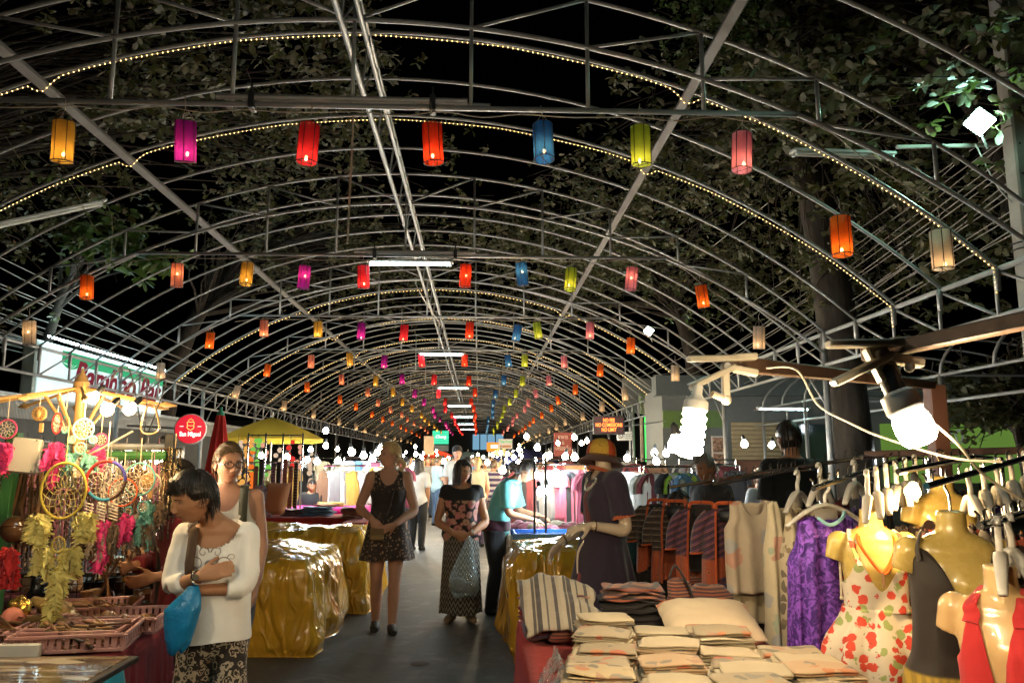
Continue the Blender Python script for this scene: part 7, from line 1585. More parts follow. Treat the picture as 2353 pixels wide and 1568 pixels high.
def garment(name, label, cat, top, rz, hw, L, m, depth=.035, neck=(.07, .11), strap=.045, taper=1.15, arm=.16, sleeves=0, seed=0, folds=5, amp=.015, open_=False, group=None, trim=None, hem=0.0, n=64, mm=34, lining=None):
    "cloth tube hanging from a shoulder line: scooped neck, armholes, folds that deepen to the hem; top = hanger neck point"
    t = thing(name, label, cat, top, rz, group); rings = []
    def prof(x): return -.16 * abs(x) / .2 * .42
    for i in range(mm):
        f = i / (mm - 1); r = []
        for j in range(n):
            a = 2 * PI * j / n; sx, cx_ = math.sin(a), math.cos(a); front = cx_ > 0
            w0 = hw * (.80 if not sleeves else .98) if f < arm else hw * (.80 + .2 * ss(arm, arm + .12, f) if not sleeves else .98) ; w0 *= 1 + (taper - 1) * f
            x = w0 * math.copysign(abs(sx) ** .75, sx); zt = prof(x); d_ = neck[1] if front else neck[1] * .35
            if abs(x) < neck[0] * 1.6: zt -= d_ * max(0, 1 - (abs(x) / (neck[0] * 1.15)) ** 2.2) if abs(x) < neck[0] * 1.15 else 0
            z = zt + (-L - zt + hem * sx) * f; y = -depth * (.35 + .65 * ss(0, .25, f)) * math.copysign(abs(cx_) ** .6, cx_) * (1 + .25 * f); y += amp * (.25 + f) * math.sin(folds * sx * 2.2 + seed + (0 if front else 1.7)) + .006 * mnoise.noise(Vector((x * 14, z * 9, seed + front))); x += .012 * f * mnoise.noise(Vector((z * 5, seed, 1)))
            r.append((x, y, z))
        rings.append(r)
    if open_: keep = [j for j in range(n) if not (math.cos(2 * PI * j / n) > 0 and abs(math.sin(2 * PI * j / n)) < .30)]; k0 = next(j for j in keep if (j - 1) % n not in keep); order = [(k0 + q) % n for q in range(len(keep))]; rings2 = [[r[j] for j in order] for r in rings]; mb = MB(); mb.rings(rings2, (False, False), closed=False)
    else: mb = MB(); mb.rings(rings, (False, False))
    o = mb.build('body', m, t, world=False, sharp=None); mo = o.modifiers.new('t', 'SOLIDIFY'); mo.thickness = .0035
    if open_:
        for e, q in ((0, -1), (-1, 1)): MB().tube([Vector(r[e]) + Vector((0, -.006, 0)) for r in rings2[1:]], .013, 6, flat=.5).build('front_trim', trim or m, t, world=False)
        e0, e1 = rings2[0][0], rings2[0][-1]; MB().tube([e0, Vector((e0[0] * .9, .01, .004)), Vector((0, .03, .008)), Vector((e1[0] * .9, .01, .004)), e1], .011, 6, sub=4).build('collar_trim', trim or m, t, world=False)
    if sleeves:
        for sd in (-1, 1): MB().tube([(sd * hw * .75, 0, prof(hw) + .0), (sd * hw * 1.05, -.0, prof(hw) - .06), (sd * hw * 1.22, -.012, prof(hw) - sleeves * .6), (sd * hw * 1.25, -.02, prof(hw) - sleeves)], [.05, .062, .058, .06], 14, caps=False, sub=5, flat=.6).build('sleeve', m, t, world=False, sharp=None)
        if trim:
            for sd in (-1, 1): MB().torus((sd * hw * 1.25, -.02, prof(hw) - sleeves), .058, .006, (sd * .1, 0, 1), 20, 5, (1, .62)).build('cuff_trim', trim, t, world=False)
    return t
EMB = []
for i, (bs, a, c_) in enumerate((((.06, .025, .05), (.45, .14, .08), (.35, .12, .25)), ((.045, .03, .02), (.4, .3, .2), (.15, .12, .06)))):
    k = NT('embroidered_weave%d' % i); X, Y, Z = k.sep(); s1 = k.math('FRACT', k.math('MULTIPLY', k.math('ADD', Z, k.math('MULTIPLY', k.math('ABSOLUTE', X), .5 * (1 - i))), 26)); li = k.ramp(s1, [(0, bs), (.55, bs), (.6, a), (.7, bs), (.84, c_), (.92, bs)], 'CONSTANT'); low = k.ramp(k.math('MULTIPLY', Z, -1), [(.30, 0.), (.31, 1.)]); v = k.vor(24, vec=k.co((1, .2, 1)), rnd=0.15); em = k.ramp(k.math('FRACT', k.math('MULTIPLY', v, 5)), [(0, (.5, .09, .02)), (.45, (.22, .03, .02)), (.6, (.55, .2, .08)), (.8, (.45, .07, .02))], 'CONSTANT')
    k.set(col=k.mix(k.math('MULTIPLY', k.noise(150), .4), k.mix(low, li, em), (.03, .02, .03)), rough=.9, sheen=.2); k.bump(k.noise(180), .5, .004); EMB.append(k.m)
ORT = cloth('orange_trim', (.58, .10, .02))
js = [((1512, 1126, 5.4), 1, R(-30)), ((1550, 1128, 5.15), 1, R(-28)), ((1610, 1130, 4.85), 0, R(-26)), ((1672, 1130, 4.55), 0, R(-20))]
for i, (p, mi, rz) in enumerate(js):
    q = at(*p); garment('jacket', ('striped brown jacket with orange trim, farthest on the rail', 'striped olive jacket with wide orange lapels', 'embroidered purple jacket with a spiral motif and orange edging', 'embroidered purple jacket hung beside the cream vests')[i], 'jacket', q + Vector((0, 0, -.07)), rz, .15, .50, EMB[mi], .06, (.05, .05), sleeves=.22, taper=1.12, seed=i * 2, open_=True, trim=ORT); put_hanger(HMO, q + Vector((0, 0, .005)), rz, 'thin dark hanger of the %s trimmed jacket' % ('first', 'second', 'third', 'fourth')[i], 'dark hangers on the jacket rail')
q = at(1606, 1132, 4.84); MB().box(q + Vector((0, .02, -.27)), (.16, .02, .4), (0, 0, R(-38))).build('jacket_lining', cloth('dark_lining', (.03, .022, .018)), label='dark lining panel inside the open embroidered jacket', cat='lining')
for i, (p, mm_, L, lab) in enumerate((((1590, 1320, 4.9), ORP, .45, 'dark striped skirt below the jackets'), ((1690, 1318, 4.6), PURP, .55, 'purple woven skirt below the embroidered jacket'), ((1500, 1300, 5.4), BLKC, .5, 'dark skirt at the far end below the jackets'))): garment('skirt', lab, 'skirt', at(*p), R(10), .17, L, mm_, .06, (.01, .0), taper=1.25, seed=i, folds=9, amp=.02)
VEST = print_mat('vest_print', (.60, .50, .36), [(.5, .28, .2), (.38, .42, .30), (.4, .38, .36)], 9, .4, False)
q = at(1728, 1138, 4.25); garment('vest', 'cream sleeveless vest with a faded scooter print', 'vest', q, R(8), .165, .50, VEST, .04, (.065, .10), taper=1.02, seed=1); garment('vest', 'cream vest hanging half behind the scooter print one', 'vest', q + Vector((.07, .09, -.05)), R(12), .16, .62, CRM2, .04, (.06, .08), taper=1.05, seed=4)
q = at(1800, 1140, 3.95); garment('vest', 'long cream vest with a sketched elephant print', 'vest', q, R(20), .125, .86, VEST, .045, (.05, .16), taper=1.0, seed=2); put_text('lettering', '6 Chiangmai', BK, q + Vector((.01, -.075, -.62)), R(18), .03, [o for o in C.objects if o.get('label') == 'long cream vest with a sketched elephant print'][0])
garment('blouse', 'cream leaf print blouse edge behind the elephant vest', 'blouse', at(1838, 1150, 3.85), R(30), .12, .8, print_mat('leaf_print', (.5, .42, .28), [(.1, .08, .05), (.2, .14, .08)], 26, .5), .05, taper=1.1, seed=3)
k = NT('purple_batik'); n1 = k.noise(28, det=4, dist=1.6); v = k.vor(40); k.set(col=k.mix(k.math('MULTIPLY', k.ramp(n1, [(.46, 0.), (.56, 1.)]), k.ramp(v, [(.1, .4), (.5, 1.)])), (.045, .008, .16), (.22, .07, .52)), rough=.75); k.bump(k.noise(14), .4, .01)
q = at(1893, 1175, 3.45); pt_ = garment('drawstring_top', 'purple batik top with a cream drawstring', 'top', q, R(6), .155, .72, k.m, .07, (.05, .03), taper=1.12, seed=6, folds=6, amp=.022, hem=-.1); MB().tube([(-.01, -.085, -.10), (.0, -.10, -.2), (-.005, -.105, -.34)], .005, 6, sub=3).ball((-.005, -.107, -.345), .009, 8, 6).build('drawstring', WT, pt_, world=False)
MB().tube([(-.06, -.05, -.02), (-.02, -.07, -.05), (.04, -.06, -.03), (.085, -.02, .0)], .008, 6, sub=4).build('neck_binding', cloth('teal_binding', (.25, .5, .55)), pt_, world=False)
put_hanger(HM, at(1893, 1108, 3.45), R(8), 'white plastic hanger holding the purple top', None)
hs = [(1990 + i * 22, 1085 - i * 7, 3.15 + i * .06) for i in range(6)] + [(2225 + i * 32, 1082 - i * 10, 3.0 + i * .05) for i in range(6)] + [(2290, 1195, 2.3), (2318, 1188, 2.36), (1830, 1085, 3.9), (1880, 1068, 3.75), (1960, 1062, 3.7), (2010, 1088, 3.6)]
for i, p in enumerate(hs): put_hanger(HM, at(*p), R(62) + random.uniform(-.15, .15) if i < 14 else R(50), '%s white plastic hanger %s' % ((cnm + ORD)[(i if i < 6 else i - 6 if i < 12 else i - 12 if i < 14 else i - 14)], 'crowded on the floral torso arm' if i < 6 else ('crowded on the brown dress torso arm' if i < 12 else ('on the low arm by the red dress' if i < 14 else 'on the rail above the dark prints'))), 'white plastic hangers on the rails')
DF = [print_mat('dark_floral%d' % i, b_, c_, s_, .45) for i, (b_, c_, s_) in enumerate((((.03, .015, .012), [(.4, .16, .04), (.45, .08, .03), (.3, .25, .15)], 22), ((.12, .02, .02), [(.3, .2, .12), (.04, .02, .02)], 26), ((.05, .03, .14), [(.4, .4, .42), (.2, .2, .3)], 30)))]
for i, (p, mi, L, lab) in enumerate((((1850, 1160, 3.9), 1, .8, 'dark red print dress behind the purple top'), ((1962, 1150, 3.7), 2, .7, 'navy speckled dress behind the floral torso'), ((2075, 1190, 3.45), 0, .9, 'dark floral dress between the floral and brown torsos'), ((2130, 1200, 3.3), 1, .95, 'maroon print dress edge behind the brown torso'), ((2240, 1185, 3.0), 0, .9, 'dark orange-flowered dress behind the brown torso'), ((2330, 1200, 2.6), 0, .9, 'dark floral dress at the picture edge'), ((2050, 1215, 3.6), 1, .8, 'brick red dress behind the white hangers'), ((2175, 1230, 3.4), 2, .8, 'blue speckled dress behind the torsos'), ((1875, 1140, 4.3), 0, .9, 'dark orange-flowered dress deep behind the purple top'), ((1930, 1130, 4.2), 1, .9, 'dull red dress deep behind the purple top'), ((1990, 1125, 4.1), 2, .9, 'navy dress deep behind the floral torso'), ((2110, 1120, 4.0), 1, .95, 'dull red dress deep behind the brown torso'), ((2200, 1110, 3.9), 0, .95, 'dark flowered dress deep behind the brown torso'), ((2280, 1110, 3.7), 2, .95, 'navy dress deep behind the white hangers'), ((1770, 1150, 4.5), 0, .8, 'dark dress deep behind the cream vests'))): garment('hanging_dress', lab, 'dress', at(*p), R(55), .17, L, DF[mi], .05, seed=i, taper=1.2, folds=7, amp=.02)
def torso_form(label, px, D, rz, plastic, k_=.92, tilt=0, neck_h=.09):
    q = at(*px, D); f = Fig(1.62 * k_, .90, bust=.032); b = MB(); f.torso(b, .10, .985, 0, 36, 36)
    for sd in (-1, 1): S = f.shoulder(sd); b.ball(S, .056 * f.k, 16, 12); b.tube([S, S + Vector((sd * .022, 0, -.07))], [.056 * f.k, .045 * f.k], 14)
    n0 = f.frame(.95)[0]; tp = n0 + Vector((0, -.005, .045 + neck_h * .6)); b.tube([n0, n0.lerp(tp, .5), tp], [.064 * f.k, .052 * f.k, .050 * f.k], 18, sub=3); me = remesh(b, .007, 3)
    o = finish(me, 'torso_form', plastic, (q.x, q.y, q.z - tp.z), rz, label, 'torso form'); MB().tube([tp - Vector((0, 0, .01)), tp + Vector((0, 0, .05)), tp + Vector((-.012, 0, .085)), tp + Vector((-.006, 0, .115)), tp + Vector((.018, 0, .11))], .0045, 6, sub=4).build('hook', CHROME, o, world=False); return o, f
def shell(o, f, name, m, t0, topf, infl=.008, ext=0, flare=.03, folds=7, amp=.01, n=96, mm=40, seed=0, parent=None):
    "garment on a form: the top edge follows topf(angle), below the bust it hangs free"
    rings = []
    A = [2 * PI * j / n for j in range(n)]; mxr = [0] * n; cols = []
    for j, a in enumerate(A):
        a_ = a if a <= PI else a - 2 * PI; tt = topf(a_); col = []; rmax = 0
        zt = f.frame(tt)[0].z; zb = f.frame(t0)[0].z - ext
        for i in range(mm):
            z = zt + (zb - zt) * i / (mm - 1); t = (z - f.base.z) / f.L; p = f.pt(max(t, .12), a, infl); c = f.frame(max(t, .12))[0]; d = Vector((p.x - c.x, p.y - c.y, 0)); L = d.length; rmax = max(rmax * .997, L); L = max(L, rmax * .985); g = ss(.55, .0, t) if t < .55 else 0
            L += flare * g * 1.5 + amp * g * math.sin(folds * a + seed + 1.2 * math.sin(2 * a)); d = d.normalized(); col.append((c.x + d.x * L, c.y + d.y * L, z))
        cols.append(col)
    mb = MB(); mb.rings([[cols[j][i] for j in range(n)] for i in range(mm)], (False, False)); g = mb.build(name, m, o, world=False, sharp=None); mo = g.modifiers.new('t', 'SOLIDIFY'); mo.thickness = .003; return g
def bump_(a, c, s): return math.exp(-((a - c) / s) ** 2)
k = NT('red_flower_print'); vec = k.mix(.05, k.co(), k.noise(14, out='Color')); v = k.vor(23, vec); cc = k.sep(k.vor(23, vec, out='Color')); pet = k.math('ADD', v, k.math('MULTIPLY', k.math('SUBTRACT', k.noise(60), .5), .3)); fl = k.mix(k.ramp(cc[0], [(0, 0.), (.62, 0.), (.64, 1.)], 'CONSTANT'), (.60, .06, .03), (.30, .36, .12)); dk = k.ramp(k.vor(46, vec), [(.12, 1.), (.2, 0.)]); col = k.mix(k.ramp(pet, [(.42, 1.), (.46, 0.)]), (.66, .58, .44), fl); col = k.mix(k.math('MULTIPLY', dk, k.ramp(k.noise(8), [(.5, 0.), (.58, .9)])), col, (.06, .06, .05)); k.set(col=col, rough=.8); k.bump(k.noise(12), .4, .01); RFL = k.m
o, f = torso_form('yellow plastic torso in a red flowered dress with an orange necklace', (1998, 1168), 3.3, R(-12), YELP)
shell(o, f, 'dress_top', RFL, .42, lambda a: .66 + .10 * bump_(abs(a), .55, .3) - .10 * bump_(a, 0, .25) - .06 * bump_(abs(a), 1.7, .6), .010, .0, .05, 8, .02); shell(o, f, 'dress_lower', RFL, .15, lambda a: .44, .016, .28, .05, 9, .022, seed=2)
for sd in (-1, 1): pts = [f.pt(.74, sd * .55, .012), f.pt(.84, sd * .62, .010), f.pt(.92, sd * .75, .010), f.frame(.95)[0] + Vector((sd * .085, .01, .012))]; MB().tube(pts, .011, 7, sub=4, flat=.4).build('strap', RFL, o, world=False)
nl = MB(); pts = [f.frame(.99)[0] + Vector((-.055, .0, .0)), f.pt(.90, -.45, .012), f.pt(.80, -.25, .014), f.pt(.70, .0, .016), f.pt(.80, .25, .014), f.pt(.90, .45, .012), f.frame(.99)[0] + Vector((.055, 0, 0))]; nl.tube(pts, .006, 6, sub=6).tube([Vector(p) + Vector((.006, -.007, -.006)) for p in pts], .005, 6, sub=6); nl.build('bead_necklace', mat('orange_bead', (.6, .12, .02), .3), o, world=False); MB().tube([Vector(pts[3]) + Vector((0, -.004, 0)), Vector(pts[3]) + Vector((0, -.012, -.06))], [.008, .004], 8).build('pendant', WOODM[0], o, world=False)
k = NT('brown_jersey'); X, Y, Z = k.sep(); st = k.ramp(k.math('MULTIPLY', Z, 1.0), [(0, (.05, .2, .2)), (.80, (.10, .30, .22)), (.86, (.55, .36, .03)), (.905, (.50, .32, .03)), (.915, (.026, .018, .012)), (1, (.026, .018, .012))]); k.set(col=k.mix(k.math('MULTIPLY', k.ramp(k.wave(14, 'X', 1.5), [(.4, 0.), (.6, .35)]), k.ramp(Z, [(.90, 1.), (.92, 0.)])), st, (.05, .03, .02)), rough=.7, sheen=.1); k.bump(k.noise(300), .2, .002); BRJ = k.m
o, f = torso_form('yellow plastic torso in a dark brown wide neck dress', (2182, 1172), 2.78, R(-16), YELP, 1.0)
shell(o, f, 'dress', BRJ, .10, lambda a: .87 - .28 * bump_(a, .05, .34) + .04 * bump_(abs(a), .9, .25) - .12 * bump_(abs(a), 1.6, .35), .009, .30, .02, 6, .008)
for sd in (-1, 1): pts = [f.pt(.84, sd * .92, .010), f.pt(.90, sd * .98, .010), f.frame(.945)[0] + Vector((sd * .105, .005, .012)), f.pt(.86, sd * 2.3, .010)]; MB().tube(pts, .028, 8, sub=4, flat=.22).build('shoulder_band', BRJ, o, world=False)
o, f = torso_form('pale plastic torso in a red halter dress at the picture edge', (2296, 1296), 2.35, R(-48), PALEP, .92)
RDJ = cloth('red_jersey', (.52, .03, .03), var=.12)
shell(o, f, 'halter_dress', RDJ, .10, lambda a: .68 + .22 * bump_(abs(a), .38, .27) - .24 * bump_(a, 0, .15) - .12 * bump_(abs(a), 1.8, .6), .009, .3, .02, 6, .008)
for sd in (-1, 1): pts = [f.pt(.84, sd * .42, .012), f.pt(.88, sd * .42, .010), f.pt(.93, sd * .5, .012), f.frame(.985)[0] + Vector((sd * .052, .012, .012))]; MB().tube(pts, [.026, .026, .024, .018], 8, sub=4, flat=.2).build('halter_strap', RDJ, o, world=False)
o, f = torso_form('bare yellow torso neck behind the brown dress torso', (2160, 1092), 3.5, R(0), YELP, .95); shell(o, f, 'dress', DF[0], .10, lambda a: .74 + .06 * bump_(abs(a), .8, .3), .009, .3, .02)
# ------------------------------------------------------------ clamp lamps on wooden bars
WB_ = mat('dark_timber', (.13, .07, .04), .55, bump=.3, bs=30)
A, B = at(1985, 815, 1.52), at(2420, 722, 1.20); M_ = lambda a, b: Matrix(((b - a).normalized(), Vector((0, 0, 1)).cross((b - a).normalized()).normalized(), (b - a).normalized().cross(Vector((0, 0, 1)).cross((b - a).normalized())).normalized())).transposed()
MB().box((A + B) / 2, ((B - A).length, .026, .028), M_(A, B), .003).build('timber_bar', WB_, label='brown timber bar reaching in above the brighter clamp lamp', cat='bar')
A2, B2 = at(1690, 836, 2.0), at(2145, 884, 4.0); MB().box((A2 + B2) / 2, ((B2 - A2).length, .03, .042), M_(A2, B2), .003).build('timber_bar', WB_, label='long dark timber bar carrying the spiral lamp', cat='bar')
MB().box((B2.x, B2.y, B2.z / 2), (.08, .08, B2.z), None, .003).build('timber_post', mat('reddish_timber', (.2, .09, .06), .6), label='reddish timber post under the long dark bar', cat='post')
CLP = mat('clamp_cream', (.55, .48, .36), .4, var=.08)
def clamp_lamp(label, c_clamp, c_bulb, spiral, power, r, D, barpt):
    c_clamp, c_bulb = Vector(c_clamp), Vector(c_bulb); t = thing('clamp_lamp', label, 'lamp', c_clamp); d = (c_clamp - c_bulb).normalized(); u = Vector((1, 0, .12)).normalized()
    for s_, rt in ((1, .10), (-1, -.32)):
        m = MB(); a = c_clamp + Vector((0, -.01, .012 * s_)); m.box(a + u * -.035 + Vector((0, 0, .012 * s_)), (.13, .030, .015), Matrix.Rotation(rt, 3, 'Y') @ Matrix.Rotation(R(-7), 3, 'Y'), .003); m.box(a + u * .05 + Vector((0, 0, .006 * s_)), (.06, .030, .018), Matrix.Rotation(-rt * .6, 3, 'Y'), .003); m.build('jaw', CLP, t)
    MB().lathe([(.001, .016), (.009, .016), (.011, .012), (.011, -.012)], c_clamp + Vector((0, -.006, 0)), 12, (0, -1, 0)).build('pivot', STEEL, t)
    L = (c_clamp - c_bulb).length; q = c_bulb + d * r * 3.1
    if spiral: el = Vector((c_clamp.x, c_clamp.y, q.z + .012)); MB().box((c_clamp + el) / 2, (.02, .016, (c_clamp - el).length), None, .003).build('arm', CLP, t); MB().tube([el, q + d * .03], .009, 8).build('swivel', CLP, t); MB().ball(el, .014, 10, 8).build('knuckle', CLP, t); ax = Vector((.16, .02, 1)).normalized()
    else: MB().box(c_clamp.lerp(q, .35), (.042, .026, .075), Vector((0, 0, 1)).rotation_difference(d).to_matrix(), .004).build('arm', CLP, t); ax = d; MB().lathe([(.019, r * 2.2), (.021, r * 2.25), (.019, r * 3.6), (.012, r * 3.9)], c_bulb, 12, ax).build('socket', BLACK, t); MB().ball(q + Vector((.035, -.01, .02)), .01, 8, 6).build('wing_screw', CLP, t)
    gm = glow('cfl_glow', (1, .84, .60), 55, False)
    MB().lathe([(r * .55, r * 2.35), (r * .98, r * 2.1), (r * 1.05, r * 1.2), (r * .9, r * .95), (.001, r * .9)] if not spiral else [(r * .32, r * 4.3), (r * .42, r * 4.2), (r * .42, r * 3.5), (r * .55, r * 3.3), (r * 1.0, r * 2.9), (r * 1.05, r * 2.2), (r * .9, r * 2.0), (.001, r * 1.95)], c_bulb, 18, ax).build('ballast', WHITEP, t)
    u2, w2 = frame_of(ax); m = MB(); pts = []
    if spiral: N = 110; pts = [c_bulb + ax * (r * (1.9 - 3.6 * i / N)) + (u2 * math.cos(i / N * 2 * PI * 5.5) + w2 * math.sin(i / N * 2 * PI * 5.5)) * r * .74 for i in range(N + 1)]; m.tube(pts, r * .3, 7)
    else: m.lathe([(r * .85, r * .95), (r * 1.0, r * .6), (r * 1.05, 0), (r * .98, -r * .55), (r * .75, -r * .85), (r * .35, -r * .95), (.001, -r * .97)], c_bulb, 18, ax)
    m.build('glass', gm, t); light('lamp_light', c_bulb - ax * r * (2.6 if spiral else 1.6), power, (1, .76, .44), r * .8, t); return t
clamp_lamp('clamp lamp with a glowing spiral bulb on the long dark bar', at(1665, 842, 1.98), at(1590, 1000, 1.95), True, 15, .030, 1.95, A2)
clamp_lamp('clamp lamp with a glowing round bulb on the brown timber bar', at(2015, 815, 1.45), at(2102, 985, 1.42), False, 11, .033, 1.42, A)
MB().tube([at(1760, 845, 2.0), at(1830, 850, 1.95), at(1880, 930, 1.9), at(1960, 975, 1.8), at(2030, 1005, 1.7), at(2180, 1050, 1.6), at(2300, 1060, 1.6)], .0028, 6, sub=8).build('lamp_flex', WIREW, label='pale flex sagging from the dark bar past the round lamp', cat='cable')
MB().tube([at(2130, 960, 1.42), at(2200, 1020, 1.5), at(2260, 1090, 1.7), at(2352, 1150, 1.8)], .0028, 6, sub=8).build('lamp_flex', WIREW, label='pale flex from the round lamp to the picture edge', cat='cable')
bulb('glowing globe bulb behind the spiral lamp', at(1553, 1022, 3.2), .034, 10, WARMW, 60, (0, .3, 1))
bulb('glowing bulb shining between the hangers', at(2096, 1130, 3.1), .03, 6, WARM, 60, (.3, .2, 1))
# ------------------------------------------------------------ stalls and racks down the lane
DC = {'white': (.55, .54, .5), 'maroon': (.14, .03, .035), 'black': (.02, .02, .022), 'lime': (.30, .50, .06), 'blue': (.10, .2, .34), 'grey': (.2, .2, .2), 'cream': (.52, .44, .3), 'brown': (.16, .09, .05), 'pink': (.36, .09, .14), 'orange': (.5, .18, .04), 'olive': (.14, .15, .06), 'ochre': (.42, .28, .06)}
def rack(word, Y, xa, xb, cols, z=1.62, L=.75, rz=0, kind='shirt', lo=True):
    t = thing('garment_rack', 'chrome garment rack %s' % word, 'garment rack', ((xa + xb) / 2, Y, 0)); MB().tube([(xa, Y, z), (xb, Y, z)], .012, 8).build('bar', CHROME, t)
    for x in (xa, xb): MB().tube([(x, Y, 0), (x, Y, z)], .012, 8).build('upright', CHROME, t)
    n = len(cols); seen = {}
    for i, c in enumerate(cols):
        x = xa + (xb - xa) * (i + .5) / n; seen[c] = seen.get(c, 0) + 1
        garment('hanging_garment', '%s garment, %s of its colour on the rack %s' % (c, ('first', 'second', 'third', 'fourth', 'fifth')[seen[c] - 1], word), 'garment', (x, Y, z - .05), rz + random.uniform(-.5, .5), .17, L * random.uniform(.85, 1.15), cloth('garment_' + c, DC[c]), .05, (.05, .06), sleeves=.2 if kind == 'shirt' else 0, seed=i, taper=1.15, folds=6, amp=.02, n=28, mm=12, group='garments on the racks down the lane')
rack('beside the LED sign post', 9.0, at(1480, 1085, 9).x, at(1590, 1085, 9).x, ['white', 'maroon', 'white', 'black', 'lime', 'blue'], 1.50, .72)
rack('behind the bending vendor', 11.0, at(1190, 1080, 11).x, at(1345, 1080, 11).x, ['maroon', 'black', 'grey', 'pink', 'black', 'pink', 'maroon'], 1.52, .8)
rack('beside the pink table', 12.2, at(745, 1075, 12.2).x, at(842, 1075, 12.2).x, ['brown', 'white', 'grey', 'ochre', 'white', 'white'], 1.5, .55, kind='vest')
rack('under the cool white bulbs', 15.5, at(790, 1055, 15.5).x, at(905, 1055, 15.5).x, ['white', 'blue', 'white', 'pink', 'white', 'white'], 1.65, .9, kind='vest')
rack('past the cool white bulbs', 20, -4.6, -2.3, ['white', 'cream', 'white', 'blue', 'pink'], 1.65, .8)
rack('halfway down the dreamcatcher side', 26, -4.6, -2.2, ['orange', 'white', 'black', 'cream', 'maroon'], 1.65, .8)
rack('far down the dreamcatcher side', 33, -4.6, -2.2, ['white', 'maroon', 'blue', 'cream'], 1.65, .8)
rack('behind the dark teal crouching man', 13.5, 1.1, 3.2, ['maroon', 'brown', 'orange', 'black', 'maroon', 'brown'], 1.6, .8)
rack('under the red menu sign', 18, 1.3, 3.6, ['brown', 'maroon', 'orange', 'cream', 'grey'], 1.65, .8)
rack('beyond the red menu sign', 24, 1.2, 3.6, ['cream', 'orange', 'white', 'maroon'], 1.65, .8)
rack('far down the clothes side', 31, 1.2, 3.6, ['white', 'orange', 'blue', 'black'], 1.65, .8)
rack('behind the cotton ball lights', 13.4, at(520, 1070, 13.4).x, at(700, 1070, 13.4).x, ['maroon', 'orange', 'black', 'olive', 'brown', 'cream', 'ochre', 'black'], 1.55, .9)
rack('behind the mannequin', 10.2, at(1345, 1085, 10.2).x, at(1470, 1085, 10.2).x, ['pink', 'grey', 'black', 'maroon', 'white', 'brown'], 1.5, .8)
rack('beyond the blonde woman', 13.2, at(850, 1065, 13.2).x, at(930, 1065, 13.2).x, ['white', 'ochre', 'blue', 'white', 'pink'], 1.55, .8)
rack('deep beneath the green fascia', 14.5, at(1560, 1070, 14.5).x, at(1690, 1070, 14.5).x, ['grey', 'brown', 'white', 'black', 'maroon'], 1.6, .8)
rack('beneath the green fascia', 12, at(1600, 1085, 12).x, at(1700, 1085, 12).x, ['black', 'grey', 'maroon', 'black'], 1.5, .75)
def table(label, x0, x1, y0, y1, z, m, zb=.05, folds=14):
    t = thing('stall_table', label, 'table', ((x0 + x1) / 2, (y0 + y1) / 2, 0)); drape(x0, x1, y0, y1, z, zb, folds, .015, 3, n=96, m=9).build('tablecloth', m, t, sharp=None)
    for x in (x0 + .05, x1 - .05):
        for y in (y0 + .05, y1 - .05): MB().tube([(x, y, 0), (x, y, z - .02)], .018, 6).build('leg', STEEL, t)
MAG = cloth('magenta_cloth', (.62, .015, .28), var=.1)
table('red clothed stall table stacked with blue textiles', at(590, 1190, 10.1).x, at(800, 1190, 10.1).x, 10.2, 11.0, .86, VELV, .42)
table('bright magenta edged stall table behind the blue textiles', at(645, 1165, 11.2).x, at(838, 1165, 11.2).x, 11.2, 12.0, .92, MAG, .72, 6)
table('dark red stall table with textiles beside the blonde woman', at(790, 1200, 9.9).x, at(842, 1200, 9.9).x + .05, 9.6, 10.9, .84, VELV, .5)
for i, (y, xa, xb) in enumerate(((16.5, -4.4, -1.9), (22, -4.4, -1.9), (28, -4.4, -1.9), (36, -4.4, -1.9), (15.5, .95, 3.4), (21, 1.1, 3.6), (27, 1.1, 3.6), (35, 1.1, 3.6))): table('distant stall table, %s along the %s side' % (('first', 'second', 'third', 'fourth')[i % 4], 'dreamcatcher' if i < 4 else 'clothes'), xa, xb, y, y + 1.6, .8, (VELV, cloth('cream_cloth', (.5, .4, .28)), MAROON, BLKC)[i % 4], .1, 10)
BLT = stripes('blue_textile', [(0, (.02, .10, .26)), (.4, (.06, .22, .38)), (.6, (.02, .08, .2)), (.8, (.1, .3, .42))], 'Z', 30)
zt = .752
def pile(label, px, Y, z, n, m, lx=.3, h=.03):
    x = at(px, 1190, Y).x
    for i in range(n): o = bpy.data.objects.new('folded_textile', fold_mesh('folded_textile', lx, .24, h, i + int(px), m, 2)); C.objects.link(o); o.location = (x + random.uniform(-.02, .02), Y, z + i * h * .9); tag(o, label, 'folded textile', label)
pile('blue batik cloth in the pile on the red stall table', 730, 10.5, .87, 4, BLT, .42); pile('orange cloth on top of the blue batik pile', 755, 10.62, .98, 1, cloth('orange_cloth', (.5, .2, .05)), .36); pile('purple cloth in the pile beside the cushions', 672, 10.55, .87, 3, PURP, .32); pile('brown cloth in the pile beside the blonde woman', 812, 10.2, .85, 5, ORP, .3); pile('pale yellow box cloth on the magenta table', 760, 11.6, .93, 2, cloth('garment_ochre', DC['ochre']), .36)
for i, (px, py, m) in enumerate(((606, 1150, print_mat('elephant_cushion', (.4, .38, .42), [(.1, .1, .2), (.4, .05, .08), (.1, .15, .3)], 30, .5)), (632, 1145, print_mat('brown_cushion', (.34, .16, .08), [(.5, .35, .2), (.2, .08, .04)], 9, .45)))):
    c = at(px, py, 10.4); mb = MB()
    for s_ in (-1, 1): mb.grid([[(c.x + .16 * x_ + .03 * y_, c.y + s_ * .07 * max(0, (1 - x_ ** 4) * (1 - y_ ** 4)) ** .6 + .04 * y_, c.z + .2 * y_) for x_ in np.linspace(-1, 1, 14)] for y_ in np.linspace(-1, 1, 14)])
    mb.build('cushion', m, label=('blue and white elephant print cushion propped on the stall', 'brown printed cushion propped on the stall')[i], cat='cushion', sharp=None)
